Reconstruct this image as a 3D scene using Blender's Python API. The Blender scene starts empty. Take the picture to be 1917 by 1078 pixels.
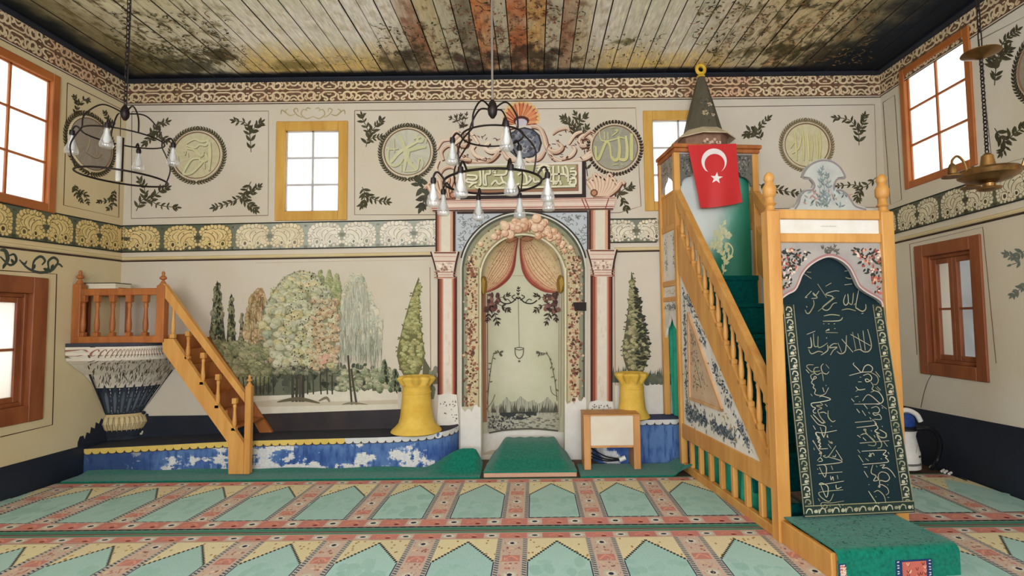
import bpy, math, random
from mathutils import Vector, Matrix
from mathutils.geometry import tessellate_polygon
random.seed(7)
rnd = random.random
def ru(a, b): return a + (b - a) * random.random()
sc = bpy.context.scene
COL = sc.collection
pi = math.pi

# ------------------------------------------------------------------ camera
FPX, CXP, PITCH, ROLL, HCAM = 1010.0, 1000.0, 0.06, -0.0112, 1.5
cp, sp, cr_, sr_ = math.cos(PITCH), math.sin(PITCH), math.cos(ROLL), math.sin(ROLL)
R0, FW, U0 = Vector((1, 0, 0)), Vector((0, cp, sp)), Vector((0, -sp, cp))
RT = R0 * cr_ + U0 * sr_
UP = U0 * cr_ - R0 * sr_
CO = Vector((0, 0, HCAM))
cam = bpy.data.cameras.new('camera')
camo = bpy.data.objects.new('camera', cam)
COL.objects.link(camo)
camo.matrix_world = Matrix(((RT.x, UP.x, -FW.x, 0), (RT.y, UP.y, -FW.y, 0), (RT.z, UP.z, -FW.z, HCAM), (0, 0, 0, 1)))
cam.sensor_width = 36.0
cam.lens = 36.0 * FPX / 1917.0
cam.shift_x = -(CXP - 958.5) / 1917.0
cam.clip_start = 0.05
sc.camera = camo

# ------------------------------------------------------------------ sky, fill lamps, exposure
SKY = 5.0
w = bpy.data.worlds.new('overcast_sky')
sc.world = w
w.use_nodes = True
bg = w.node_tree.nodes['Background']
bg.inputs[0].default_value = (0.93, 0.97, 1.04, 1)
bg.inputs[1].default_value = SKY
def area_lamp(name, loc, rot, sx, sy, power, col=(0.85, 0.95, 1.12)):
    l = bpy.data.lights.new(name, 'AREA')
    l.shape = 'RECTANGLE'; l.size = sx; l.size_y = sy; l.energy = power; l.color = col
    o = bpy.data.objects.new(name, l); COL.objects.link(o)
    o.location = loc; o.rotation_euler = rot
    return o
# added fill lamps behind the viewer, at unseen openings made for them
area_lamp('fill_light_front', (-0.3, -2.9, 2.6), (pi / 2, 0, 0), 3.4, 2.6, 185)
area_lamp('fill_light_ceiling', (-0.3, -2.85, 1.7), (pi / 2 + 0.75, 0, 0), 3.4, 1.0, 400, (0.92, 0.95, 1.04))  # added upward lamp to brighten the ceiling
area_lamp('fill_light_left', (-4.5, -0.6, 2.6), (pi / 2, 0, -pi / 2), 1.0, 2.2, 90)
area_lamp('fill_light_right', (3.86, -0.6, 2.6), (pi / 2, 0, pi / 2), 1.0, 2.2, 70)
def portal(name, loc, rot, sx, sy):
    o = area_lamp(name, loc, rot, sx, sy, 1)
    o.data.cycles.is_portal = True
    return o
sc.view_settings.view_transform = 'Standard'
sc.view_settings.look = 'None'
sc.view_settings.gamma = 1.0
sc.view_settings.exposure = -0.40
sc.view_settings.use_curve_mapping = False
sc.cycles.use_denoising = True
sc.cycles.max_bounces = 8
sc.cycles.diffuse_bounces = 5
sc.cycles.transparent_max_bounces = 12

# ------------------------------------------------------------------ pixel of the survey photo -> point on a real surface
def ray(x, y): return RT * ((x - CXP) / FPX) + FW - UP * ((y - 539.0) / FPX)
XL, XR, D, ZC = -4.57, 3.93, 5.95, 4.27
def atY(x, y, Y=D): d = ray(x, y); return CO + d * (Y / d.y)
def atX(x, y, X): d = ray(x, y); return CO + d * (X / d.x)
def atZ(x, y, z=0.0): d = ray(x, y); return CO + d * ((z - HCAM) / d.z)

# ------------------------------------------------------------------ colour and materials
def lin(c):
    if isinstance(c, str): c = tuple(int(c[i:i + 2], 16) for i in (0, 2, 4))
    return tuple(((v / 255.0) / 12.92 if v / 255.0 <= 0.04045 else ((v / 255.0 + 0.055) / 1.055) ** 2.4) for v in c[:3])
def mixc(a, b, t): return tuple(a[i] + (b[i] - a[i]) * t for i in range(3))
def jit(c, s=10):
    k = ru(-s, s)
    return tuple(max(0, min(255, v + k + ru(-s, s) * 0.3)) for v in c)
MATS = {}
def mat(name, col=(200, 200, 200), rough=0.7, var=0.12, scale=(6, 6, 6), attr=False, metal=0.0, spec=0.3, bump=0.0, col2=None, sheen=0.0, detail=4):
    if name in MATS: return MATS[name]
    m = bpy.data.materials.new(name); m.use_nodes = True
    nt = m.node_tree; N = nt.nodes; L = nt.links
    b = N['Principled BSDF']
    b.inputs['Roughness'].default_value = rough
    b.inputs['Metallic'].default_value = metal
    b.inputs['Specular IOR Level'].default_value = spec
    if sheen:
        b.inputs['Sheen Weight'].default_value = sheen
    tc = N.new('ShaderNodeTexCoord'); mp = N.new('ShaderNodeMapping')
    mp.inputs['Scale'].default_value = scale
    L.new(tc.outputs['Object'], mp.inputs['Vector'])
    nz = N.new('ShaderNodeTexNoise'); nz.inputs['Scale'].default_value = 1.0; nz.inputs['Detail'].default_value = detail
    nz.inputs['Roughness'].default_value = 0.6
    L.new(mp.outputs['Vector'], nz.inputs['Vector'])
    mx = N.new('ShaderNodeMix'); mx.data_type = 'RGBA'
    if attr:
        at = N.new('ShaderNodeAttribute'); at.attribute_name = 'Col'
        mr = N.new('ShaderNodeMapRange'); mr.inputs[3].default_value = 1 - var; mr.inputs[4].default_value = 1 + var
        L.new(nz.outputs['Fac'], mr.inputs[0])
        mx.blend_type = 'MULTIPLY'; mx.inputs[0].default_value = 1.0
        L.new(at.outputs['Color'], mx.inputs[6]); L.new(mr.outputs[0], mx.inputs[7])
    else:
        c1 = lin(col); c2 = lin(col2) if col2 else tuple(v * (1 - 2.2 * var) for v in c1)
        rp = N.new('ShaderNodeValToRGB')
        rp.color_ramp.elements[0].position = 0.35; rp.color_ramp.elements[1].position = 0.68
        L.new(nz.outputs['Fac'], rp.inputs[0]); L.new(rp.outputs[0], mx.inputs[0])
        mx.inputs[6].default_value = (*c1, 1); mx.inputs[7].default_value = (*c2, 1)
    L.new(mx.outputs[2], b.inputs['Base Color'])
    if bump:
        bp = N.new('ShaderNodeBump'); bp.inputs['Strength'].default_value = bump; bp.inputs['Distance'].default_value = 0.01
        L.new(nz.outputs['Fac'], bp.inputs['Height']); L.new(bp.outputs[0], b.inputs['Normal'])
    MATS[name] = m
    return m
def glassmat(name, tint=(1, 1, 1), gl=0.08, rough=0.05):
    if name in MATS: return MATS[name]
    m = bpy.data.materials.new(name); m.use_nodes = True
    nt = m.node_tree; N = nt.nodes; L = nt.links
    N.remove(N['Principled BSDF'])
    t = N.new('ShaderNodeBsdfTransparent'); t.inputs[0].default_value = (*tint, 1)
    g = N.new('ShaderNodeBsdfGlossy'); g.inputs['Roughness'].default_value = rough
    fr = N.new('ShaderNodeLayerWeight'); fr.inputs[0].default_value = 0.35
    mr = N.new('ShaderNodeMapRange'); mr.inputs[3].default_value = gl; mr.inputs[4].default_value = min(1, gl + 0.55)
    mx = N.new('ShaderNodeMixShader')
    L.new(fr.outputs['Facing'], mr.inputs[0]); L.new(mr.outputs[0], mx.inputs[0])
    L.new(t.outputs[0], mx.inputs[1]); L.new(g.outputs[0], mx.inputs[2])
    L.new(mx.outputs[0], N['Material Output'].inputs[0])
    MATS[name] = m
    return m

PLASTER = mat('cream_plaster', (206, 196, 178), 0.9, scale=(0.9, 0.9, 0.9), col2=(199, 187, 163), spec=0.15)
PLASTER_R = mat('aged_cream_plaster', (212, 205, 186), 0.9, scale=(0.8, 0.8, 0.8), col2=(204, 192, 164), spec=0.15)
PLASTER_L = mat('yellowed_cream_plaster', (212, 196, 158), 0.9, scale=(0.8, 0.8, 0.8), col2=(202, 180, 132), spec=0.15)
PAINT = mat('wall_paint', attr=True, rough=0.85, var=0.10, scale=(14, 14, 14), spec=0.15)
WEAVE = mat('woven_pile', attr=True, rough=0.95, var=0.22, scale=(160, 160, 160), spec=0.05, bump=0.3)
CLOTHP = mat('printed_cloth', attr=True, rough=0.75, var=0.08, scale=(60, 60, 60), spec=0.2)
SATIN = mat('satin_cloth', attr=True, rough=0.45, var=0.06, scale=(9, 9, 9), spec=0.4)
PINE = mat('honey_pine', (212, 158, 84), 0.45, scale=(9, 9, 1.2), col2=(190, 130, 62), spec=0.4)
PINEB = mat('brown_pine', (178, 108, 54), 0.5, scale=(9, 9, 1.4), col2=(146, 82, 38), spec=0.4)
WALNUT = mat('red_brown_wood', (150, 86, 46), 0.5, scale=(7, 7, 1.2), col2=(118, 62, 34), spec=0.4)
PALEW = mat('varnished_pale_wood', (206, 162, 78), 0.5, scale=(8, 8, 1.2), col2=(186, 138, 56), spec=0.35)
DADO = mat('dark_navy_gloss_paint', (34, 40, 52), 0.55, scale=(2, 2, 2), col2=(24, 30, 38), spec=0.35)
DADOB = mat('dark_brown_gloss_paint', (62, 50, 46), 0.5, scale=(3, 3, 3), col2=(38, 34, 38), spec=0.35)
GREENC = mat('green_carpet', (16, 122, 98), 0.95, scale=(40, 40, 40), col2=(8, 96, 78), spec=0.05, bump=0.5, sheen=0.2)
GREEND = mat('deep_green_carpet', (10, 92, 84), 0.95, scale=(40, 40, 40), col2=(6, 72, 70), spec=0.05, bump=0.5)
GREENCL = mat('green_cotton', (60, 168, 138), 0.8, scale=(5, 5, 5), col2=(30, 138, 112), spec=0.15)
WHITEP = mat('white_gesso', (226, 222, 212), 0.7, scale=(5, 5, 5), col2=(212, 206, 190), spec=0.2)
YELLOW = mat('yellow_limewash', (226, 190, 88), 0.8, scale=(5, 5, 5), col2=(206, 164, 62), spec=0.2)
IRON = mat('black_iron', (44, 36, 34), 0.45, scale=(20, 20, 20), metal=0.7, spec=0.4)
BRASS = mat('aged_brass', (150, 112, 62), 0.35, scale=(10, 10, 10), col2=(96, 70, 42), metal=0.85)
GLASS = glassmat('window_glass')
def frosted(name, col=(.97, .97, .95), clear=.35):
    m = bpy.data.materials.new(name); m.use_nodes = True; nt = m.node_tree; N = nt.nodes; L = nt.links
    N.remove(N['Principled BSDF'])
    t = N.new('ShaderNodeBsdfTransparent'); d = N.new('ShaderNodeBsdfTranslucent'); d.inputs[0].default_value = (*col, 1)
    nz = N.new('ShaderNodeTexNoise'); nz.inputs['Scale'].default_value = 2.0; tc = N.new('ShaderNodeTexCoord'); L.new(tc.outputs['Object'], nz.inputs['Vector'])
    mr = N.new('ShaderNodeMapRange'); mr.inputs[3].default_value = clear + .08; mr.inputs[4].default_value = clear - .08; L.new(nz.outputs['Fac'], mr.inputs[0])
    mx = N.new('ShaderNodeMixShader'); L.new(mr.outputs[0], mx.inputs[0]); L.new(d.outputs[0], mx.inputs[1]); L.new(t.outputs[0], mx.inputs[2]); L.new(mx.outputs[0], N['Material Output'].inputs[0])
    return m
FROST = frosted('frosted_window_glass'); FROSTC = frosted('milky_window_glass', (.9, .9, .88), .3)
TULIP = glassmat('clear_tulip_glass', (0.97, 0.98, 0.98), 0.10, 0.2)
_n = TULIP.node_tree.nodes; _l = TULIP.node_tree.links
_tr = _n.new('ShaderNodeBsdfTranslucent'); _tr.inputs[0].default_value = (.95, .96, .95, 1)
_df = _n.new('ShaderNodeBsdfDiffuse'); _df.inputs[0].default_value = (.9, .9, .88, 1)
_m1 = _n.new('ShaderNodeMixShader'); _m1.inputs[0].default_value = .5
_m2 = _n.new('ShaderNodeMixShader'); _m2.inputs[0].default_value = .2
_o = _n['Material Output']; _src = _o.inputs[0].links[0].from_socket
_l.new(_tr.outputs[0], _m1.inputs[1]); _l.new(_df.outputs[0], _m1.inputs[2]); _l.new(_src, _m2.inputs[1]); _l.new(_m1.outputs[0], _m2.inputs[2]); _l.new(_m2.outputs[0], _o.inputs[0])
BLACKP = mat('black_plastic', (22, 22, 26), 0.4, scale=(9, 9, 9))
WHITEPL = mat('white_plastic', (228, 224, 214), 0.4, scale=(9, 9, 9), col2=(214, 208, 196))
BLUEPL = mat('blue_plastic', (44, 74, 140), 0.35, scale=(9, 9, 9))
FLOORW = mat('floor_boards', (104, 80, 60), 0.7, scale=(14, 1.2, 4), col2=(78, 58, 44))
STUCCO = mat('grey_outdoor_stucco', (104, 106, 104), 0.9, scale=(3, 3, 3), col2=(84, 86, 86))

# ------------------------------------------------------------------ mesh helpers
def finish(me, cols=None, smooth=False):
    if cols is not None:
        a = me.attributes.new('Col', 'FLOAT_COLOR', 'FACE')
        buf = []
        for c in cols: buf.extend((c[0], c[1], c[2], 1.0))
        a.data.foreach_set('color', buf)
    if smooth:
        me.polygons.foreach_set('use_smooth', [True] * len(me.polygons))
        try: me.set_sharp_from_angle(angle=math.radians(38))
        except Exception: pass
    me.update()
def setparent(o, parent):
    o.parent = parent
    p = parent; M = Matrix.Identity(4)
    chain = []
    while p is not None: chain.append(p); p = p.parent
    for q in reversed(chain): M = M @ q.matrix_parent_inverse @ q.matrix_basis
    o.matrix_parent_inverse = M.inverted()
def link(name, me, parent=None, **kw):
    o = bpy.data.objects.new(name, me); COL.objects.link(o)
    if parent is not None: setparent(o, parent)
    for k, v in kw.items(): o[k] = v
    return o
def thing(name, label, cat, loc=(0, 0, 0), group=None):
    o = bpy.data.objects.new(name, None); COL.objects.link(o)
    o.empty_display_size = 0.1
    o.location = loc; o['label'] = label; o['category'] = cat; o['kind'] = 'thing'
    if group: o['group'] = group
    return o
def ident(a, b, c): return Vector((a, b, c))
class MB:
    def __init__(s, T=ident): s.v = []; s.f = []; s.c = []; s.T = T; s.col = None
    def add(s, vs, fs, T=None):
        T = T or s.T; k = len(s.v)
        for p in vs: s.v.append(tuple(T(*p)))
        for q in fs: s.f.append([i + k for i in q]); s.c.append(s.col)
        return s
    def hexa(s, p, T=None):   # 8 points: bottom 4 (ccw), top 4
        return s.add(p, [(3, 2, 1, 0), (4, 5, 6, 7), (0, 1, 5, 4), (1, 2, 6, 5), (2, 3, 7, 6), (3, 0, 4, 7)], T)
    def box(s, x0, x1, y0, y1, z0, z1, T=None):
        return s.hexa([(x0, y0, z0), (x1, y0, z0), (x1, y1, z0), (x0, y1, z0), (x0, y0, z1), (x1, y0, z1), (x1, y1, z1), (x0, y1, z1)], T)
    def bbox(s, x0, x1, y0, y1, z0, z1, b=0.006, T=None):   # box with chamfered edges
        xs, ys, zs = (x0, x1), (y0, y1), (z0, z1); vs = []; idx = {}
        for i in (0, 1):
            for j in (0, 1):
                for k in (0, 1):
                    sx, sy, sz = (1 if i == 0 else -1), (1 if j == 0 else -1), (1 if k == 0 else -1)
                    for ax in range(3):
                        p = [xs[i] + sx * b, ys[j] + sy * b, zs[k] + sz * b]
                        p[ax] = (xs, ys, zs)[ax][(i, j, k)[ax]]
                        idx[(i, j, k, ax)] = len(vs); vs.append(tuple(p))
        F = []
        cyc = [(0, 0), (1, 0), (1, 1), (0, 1)]
        for ax in range(3):
            o1, o2 = [a for a in range(3) if a != ax]
            for e in (0, 1):
                q = []
                for (m, n) in cyc:
                    c = [0, 0, 0]; c[ax] = e; c[o1] = m; c[o2] = n; q.append(idx[(*c, ax)])
                F.append(q)
        for ax in range(3):
            o1, o2 = [a for a in range(3) if a != ax]
            for m in (0, 1):
                for n in (0, 1):
                    q = []
                    for e, which in ((0, o1), (1, o1), (1, o2), (0, o2)):
                        c = [0, 0, 0]; c[ax] = e; c[o1] = m; c[o2] = n; q.append(idx[(*c, which)])
                    F.append(q)
        for i in (0, 1):
            for j in (0, 1):
                for k in (0, 1): F.append([idx[(i, j, k, a)] for a in range(3)])
        return s.add(vs, F, T)
    def beam(s, p, q, wv, hv, T=None):   # p,q local points; wv,hv local half-vectors
        p, q, wv, hv = map(Vector, (p, q, wv, hv))
        P = [p - wv - hv, p + wv - hv, p + wv + hv, p - wv + hv, q - wv - hv, q + wv - hv, q + wv + hv, q - wv + hv]
        return s.hexa([tuple(a) for a in P], T)
    def prism(s, pts, m0, m1, T=None):   # pts 2D; m0/m1 map (u,v)->point for the two caps
        n = len(pts)
        vs = [tuple(m0(u, v)) for u, v in pts] + [tuple(m1(u, v)) for u, v in pts]
        return s.add(vs, [list(range(n))[::-1], list(range(n, 2 * n))] + [(i, (i + 1) % n, n + (i + 1) % n, n + i) for i in range(n)], T)
    def lathe(s, prof, c=(0, 0, 0), n=16, T=None, sx=1, sy=1, rot=0.0, flute=0.0, nf=8):
        vs = []; F = []; m = len(prof)
        for (r, z) in prof:
            for i in range(n):
                a = 2 * pi * i / n + rot
                rr = r * (1 + flute * math.cos(nf * a))
                vs.append((c[0] + rr * math.cos(a) * sx, c[1] + rr * math.sin(a) * sy, c[2] + z))
        for j in range(m - 1):
            for i in range(n): F.append((j * n + i, j * n + (i + 1) % n, (j + 1) * n + (i + 1) % n, (j + 1) * n + i))
        F.append([i for i in range(n)][::-1]); F.append([(m - 1) * n + i for i in range(n)])
        return s.add(vs, F, T)
    def tube(s, pts, r, n=8, T=None, closed=False, rs=None):
        pts = [Vector(p) for p in pts]; m = len(pts); vs = []; F = []
        up = Vector((0, 0, 1)); prev = None
        for i, p in enumerate(pts):
            a = pts[(i - 1) % m] if (closed or i > 0) else pts[i]
            b = pts[(i + 1) % m] if (closed or i < m - 1) else pts[i]
            t = (b - a).normalized()
            if prev is None:
                x = t.cross(up)
                if x.length < 1e-3: x = t.cross(Vector((1, 0, 0)))
            else: x = prev - t * prev.dot(t)
            x.normalize(); prev = x; y = t.cross(x)
            rr = rs[i] if rs else r
            for k in range(n):
                an = 2 * pi * k / n; vs.append(tuple(p + x * math.cos(an) * rr + y * math.sin(an) * rr))
        for j in range(m if closed else m - 1):
            for k in range(n):
                j2 = (j + 1) % m
                F.append((j * n + k, j * n + (k + 1) % n, j2 * n + (k + 1) % n, j2 * n + k))
        if not closed: F.append(list(range(n))[::-1]); F.append([(m - 1) * n + k for k in range(n)])
        return s.add(vs, F, T)
    def sheet(s, S, nu, nv, th=0.003, colf=None):   # S(u,v,off), u,v in 0..1: a cloth with real thickness
        k = len(s.v); W = nu + 1
        for side in (0, 1):
            for j in range(nv + 1):
                for i in range(W): s.v.append(tuple(S(i / nu, j / nv, -th if side else 0.0)))
        M = W * (nv + 1)
        for side in (0, 1):
            for j in range(nv):
                for i in range(nu):
                    a = k + side * M + j * W + i
                    q = [a, a + 1, a + W + 1, a + W]
                    s.f.append(q if not side else q[::-1]); s.c.append(colf((i + .5) / nu, (j + .5) / nv) if colf else s.col)
        ring = [i for i in range(W)] + [j * W + nu for j in range(1, nv + 1)] + [nv * W + i for i in range(nu - 1, -1, -1)] + [j * W for j in range(nv - 1, 0, -1)]
        for a, b in zip(ring, ring[1:] + ring[:1]):
            s.f.append([k + a, k + M + a, k + M + b, k + b]); s.c.append(colf(0.5, 0.5) if colf else s.col)
        return s
    def build(s, name, m, parent=None, smooth=False, **kw):
        me = bpy.data.meshes.new(name); me.from_pydata(s.v, [], s.f); me.materials.append(m)
        cols = None
        if any(c is not None for c in s.c): cols = [lin(c) if c is not None else (0.5, 0.5, 0.5) for c in s.c]
        finish(me, cols, smooth)
        return link(name, me, parent, **kw)

def crv(pts, n=6, closed=False):
    P = [Vector(p) if len(p) == 3 else Vector((p[0], p[1], 0)) for p in pts]; out = []; m = len(P)
    if m < 3 and not closed: return [tuple(p[:len(pts[0])]) for p in P]
    for i in range(m if closed else m - 1):
        p0 = P[(i - 1) % m] if (closed or i > 0) else P[0]
        p1 = P[i]; p2 = P[(i + 1) % m]
        p3 = P[(i + 2) % m] if (closed or i < m - 2) else P[m - 1]
        for k in range(n):
            t = k / n
            q = 0.5 * ((2 * p1) + (p2 - p0) * t + (2 * p0 - 5 * p1 + 4 * p2 - p3) * t * t + (3 * p1 - p0 - 3 * p2 + p3) * t ** 3)
            out.append(q)
    if not closed: out.append(P[-1])
    d = len(pts[0])
    return [tuple(q[:d]) for q in out]

class Paint:   # flat painted motifs laid on a surface S(u,v,off)
    def __init__(s, S, base=0.0012, step=4e-6): s.S = S; s.o = base; s.st = step; s.v = []; s.f = []; s.c = []
    def face(s, pts, col, adv=True):
        if adv: s.o += s.st
        k = len(s.v)
        for u, v in pts: s.v.append(tuple(s.S(u, v, s.o)))
        s.f.append(list(range(k, k + len(pts)))); s.c.append(lin(col))
    poly = face
    def area(s, top, bot, n, col):
        s.o += s.st; k = len(s.v); lc = lin(col)
        def at(L, x):
            for (a, b), (c, d) in zip(L, L[1:]):
                if x <= c + 1e-6: return b + (d - b) * ((x - a) / (c - a) if c > a else 0)
            return L[-1][1]
        x0, x1 = max(top[0][0], bot[0][0]), min(top[-1][0], bot[-1][0])
        for i in range(n + 1):
            x = x0 + (x1 - x0) * i / n; t, b = at(top, x), at(bot, x)
            for j in range(3): s.v.append(tuple(s.S(x, t + (b - t) * j / 2, s.o)))
        for i in range(n):
            for j in range(2): q = k + 3 * i + j; s.f.append([q, q + 1, q + 4, q + 3]); s.c.append(lc)
    def quadgrid(s, pts4, nu, nv, colf):
        s.o += s.st; k = len(s.v); W = nu + 1
        (a, b, c, d) = pts4
        for j in range(nv + 1):
            for i in range(W):
                t, q = i / nu, j / nv
                u = (a[0] * (1 - t) + b[0] * t) * (1 - q) + (d[0] * (1 - t) + c[0] * t) * q
                v = (a[1] * (1 - t) + b[1] * t) * (1 - q) + (d[1] * (1 - t) + c[1] * t) * q
                s.v.append(tuple(s.S(u, v, s.o)))
        for j in range(nv):
            for i in range(nu):
                q = k + j * W + i
                s.f.append([q, q + 1, q + W + 1, q + W]); s.c.append(lin(colf((i + .5) / nu, (j + .5) / nv) if callable(colf) else colf))
    def ell(s, cx, cy, rx, ry, col, rot=0.0, n=12, wob=0.0):
        c, q = math.cos(rot), math.sin(rot); pts = []
        for i in range(n):
            a = 2 * pi * i / n; k = 1 + (ru(-wob, wob) if wob else 0)
            x, y = rx * math.cos(a) * k, ry * math.sin(a) * k
            pts.append((cx + x * c - y * q, cy + x * q + y * c))
        s.face(pts, col)
    def stroke(s, pts, wd, col, taper=0.0, n=5, closed=False, smooth=True):
        P = crv(pts, n, closed) if smooth and len(pts) > 2 else pts
        if closed: P = P + [P[0]]
        s.o += s.st; m = len(P); k = len(s.v); lc = lin(col)
        for i, p in enumerate(P):
            a, b = P[max(0, i - 1)], P[min(m - 1, i + 1)]
            if closed and i in (0, m - 1): a, b = P[m - 2], P[1]
            dx, dy = b[0] - a[0], b[1] - a[1]; L = math.hypot(dx, dy) or 1
            t = i / (m - 1)
            h = wd * 0.5 * ((1 - taper) + taper * math.sin(pi * min(1, max(0, t))) if taper else 1)
            nx, ny = -dy / L * h, dx / L * h
            s.v.append(tuple(s.S(p[0] + nx, p[1] + ny, s.o))); s.v.append(tuple(s.S(p[0] - nx, p[1] - ny, s.o)))
        for i in range(m - 1):
            s.f.append([k + 2 * i, k + 2 * i + 1, k + 2 * i + 3, k + 2 * i + 2]); s.c.append(lc)
    def leaf(s, x, y, a, L, W, col, bend=0.0):
        c, q = math.cos(a), math.sin(a); pts = []
        for t, h in ((0, 0), (.25, .8), (.5, 1), (.78, .6), (1, 0), (.78, -.6), (.5, -1), (.25, -.8)):
            X, Y = t * L, h * W * 0.5 + bend * L * t * t
            pts.append((x + X * c - Y * q, y + X * q + Y * c))
        s.face(pts, col)
    def sprig(s, pts, n, L, W, col, stemw=None, spread=0.75, jitter=0.25, both=True, tipleaf=True):
        P = crv(pts, 10); s.stroke(pts, stemw or W * 0.28, col)
        m = len(P)
        for i in range(n):
            t = 0.12 + 0.88 * i / max(1, n - 1); k = min(m - 2, int(t * (m - 1))); p = P[k]; r = P[k + 1]
            a = math.atan2(r[1] - p[1], r[0] - p[0])
            for sg in ((1, -1) if both else ((1,) if i % 2 else (-1,))):
                l = L * ru(1 - jitter, 1 + jitter) * (1.05 - 0.35 * t)
                s.leaf(p[0], p[1], a + sg * spread * ru(.75, 1.25), l, W * l / L, jit(col, 9), ru(-.2, .2))
        if tipleaf:
            p, r = P[-2], P[-1]; s.leaf(r[0], r[1], math.atan2(r[1] - p[1], r[0] - p[0]), L * .8, W * .8, col)
    def build(s, name, parent, m=None, **kw):
        me = bpy.data.meshes.new(name); me.from_pydata(s.v, [], s.f); me.materials.append(m or PAINT)
        finish(me, s.c)
        return link(name, me, parent, **kw)

# surfaces: photo pixels or metres on each wall
def SB(x, y, o=0): p = atY(x, y); return Vector((p.x, D - o, p.z))          # back wall, photo pixels
def SBm(x, z, o=0): return Vector((x, D - o, z))                            # back wall, metres
def SLm(y, z, o=0): return Vector((XL + o, y, z))                           # left wall, metres
def SRm(y, z, o=0): return Vector((XR - o, y, z))                           # right wall, metres
def SL(x, y, o=0): p = atX(x, y, XL); return Vector((XL + o, p.y, p.z))
def SR(x, y, o=0): p = atX(x, y, XR); return Vector((XR - o, p.y, p.z))
from mathutils import noise as mnoise
def fbm(x, y, z=0.0, o=4): return mnoise.fractal(Vector((x, y, z)), 0.8, 2.1, o)   # about -1..1
def project(P):
    v = Vector(P) - CO; wv = v.dot(FW)
    return CXP + FPX * v.dot(RT) / wv, 539.0 - FPX * v.dot(UP) / wv
def cl(x, a=0.0, b=1.0): return max(a, min(b, x))
def ss(a, b, x): t = cl((x - a) / (b - a)); return t * t * (3 - 2 * t)

# ================================================================== ROOM SHELL
def wall(name, outer, holes, mp, th, m, **kw):
    loops = [outer] + holes
    vs = []; F = []
    flat = [p for l in loops for p in l]
    tris = tessellate_polygon([[Vector((p[0], p[1], 0)) for p in l] for l in loops])
    n = len(flat)
    for p in flat: vs.append(tuple(mp(p[0], p[1], 0)))
    for p in flat: vs.append(tuple(mp(p[0], p[1], th)))
    for t in tris: F.append(tuple(t)); F.append(tuple(i + n for i in t[::-1]))
    k = 0
    for l in loops:
        for i in range(len(l)): a, b = k + i, k + (i + 1) % len(l); F.append((a, b, b + n, a + n))
        k += len(l)
    me = bpy.data.meshes.new(name); me.from_pydata(vs, [], F); me.materials.append(m); me.update()
    o = link(name, me); o['kind'] = 'structure'
    for q, v in kw.items(): o[q] = v
    return o
def rect(a, b, c, d): return [(a, c), (b, c), (b, d), (a, d)]
YB = -3.0
TB = lambda u, v, o: Vector((u, D + o, v))
TL = lambda u, v, o: Vector((XL - o, u, v))
TR = lambda u, v, o: Vector((XR + o, u, v))
TF = lambda u, v, o: Vector((u, YB - o, v))
# niche opening of the mihrab
NXC, NHW = atY(979, 600).x, (atY(1057, 600).x - atY(901, 600).x) / 2
NZS, NZT = atY(979, 522).z, atY(979, 441).z
def nichearch(hw, zt, n=20, zs=None, zb=0.0):
    zs = NZS if zs is None else zs
    return [(NXC - hw, zb)] + [(NXC - hw * math.cos(pi * i / n), zs + (zt - zs) * math.sin(pi * i / n)) for i in range(n + 1)] + [(NXC + hw, zb)]
WB1 = (-2.878, -2.073, 2.637, 3.764)
WB2 = (1.244, 2.05, 2.70, 3.84)
WL1 = (4.17, 5.087, 2.566, 3.90)
WL2 = (4.17, 5.05, 0.64, 1.945)
WR1 = (4.69, 5.615, 2.828, 4.105)
WR2 = (4.705, 5.53, 0.918, 2.215)
def hole(wd, f=0.05): return rect(wd[0] + f, wd[1] - f, wd[2] + f, wd[3] - f)
wall_back = wall('wall_back', rect(XL, XR, -0.02, ZC), [hole(WB1), hole(WB2), [(x, max(0.05, z)) for x, z in nichearch(NHW, NZT)]], TB, 0.5, PLASTER)
wall_left = wall('wall_left', rect(YB, D, -0.02, ZC), [hole(WL1), hole(WL2), rect(-1.1, -0.1, 1.4, 3.7)], TL, 0.4, PLASTER_L)
wall_right = wall('wall_right', rect(YB, D, -0.02, ZC), [hole(WR1), hole(WR2), rect(-1.1, -0.1, 1.4, 3.7)], TR, 0.4, PLASTER_R)
wall_front = wall('wall_front', rect(XL, XR, -0.02, ZC), [rect(-2.1, 1.5, 1.2, 4.0)], TF, 0.4, PLASTER_R)  # openings behind the viewer, here and in the side walls, added for the fill lamps
f = MB().box(XL - .3, XR + .3, YB - .3, D + .5, -0.12, 0.0).build('floor', FLOORW); f['kind'] = 'structure'

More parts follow.
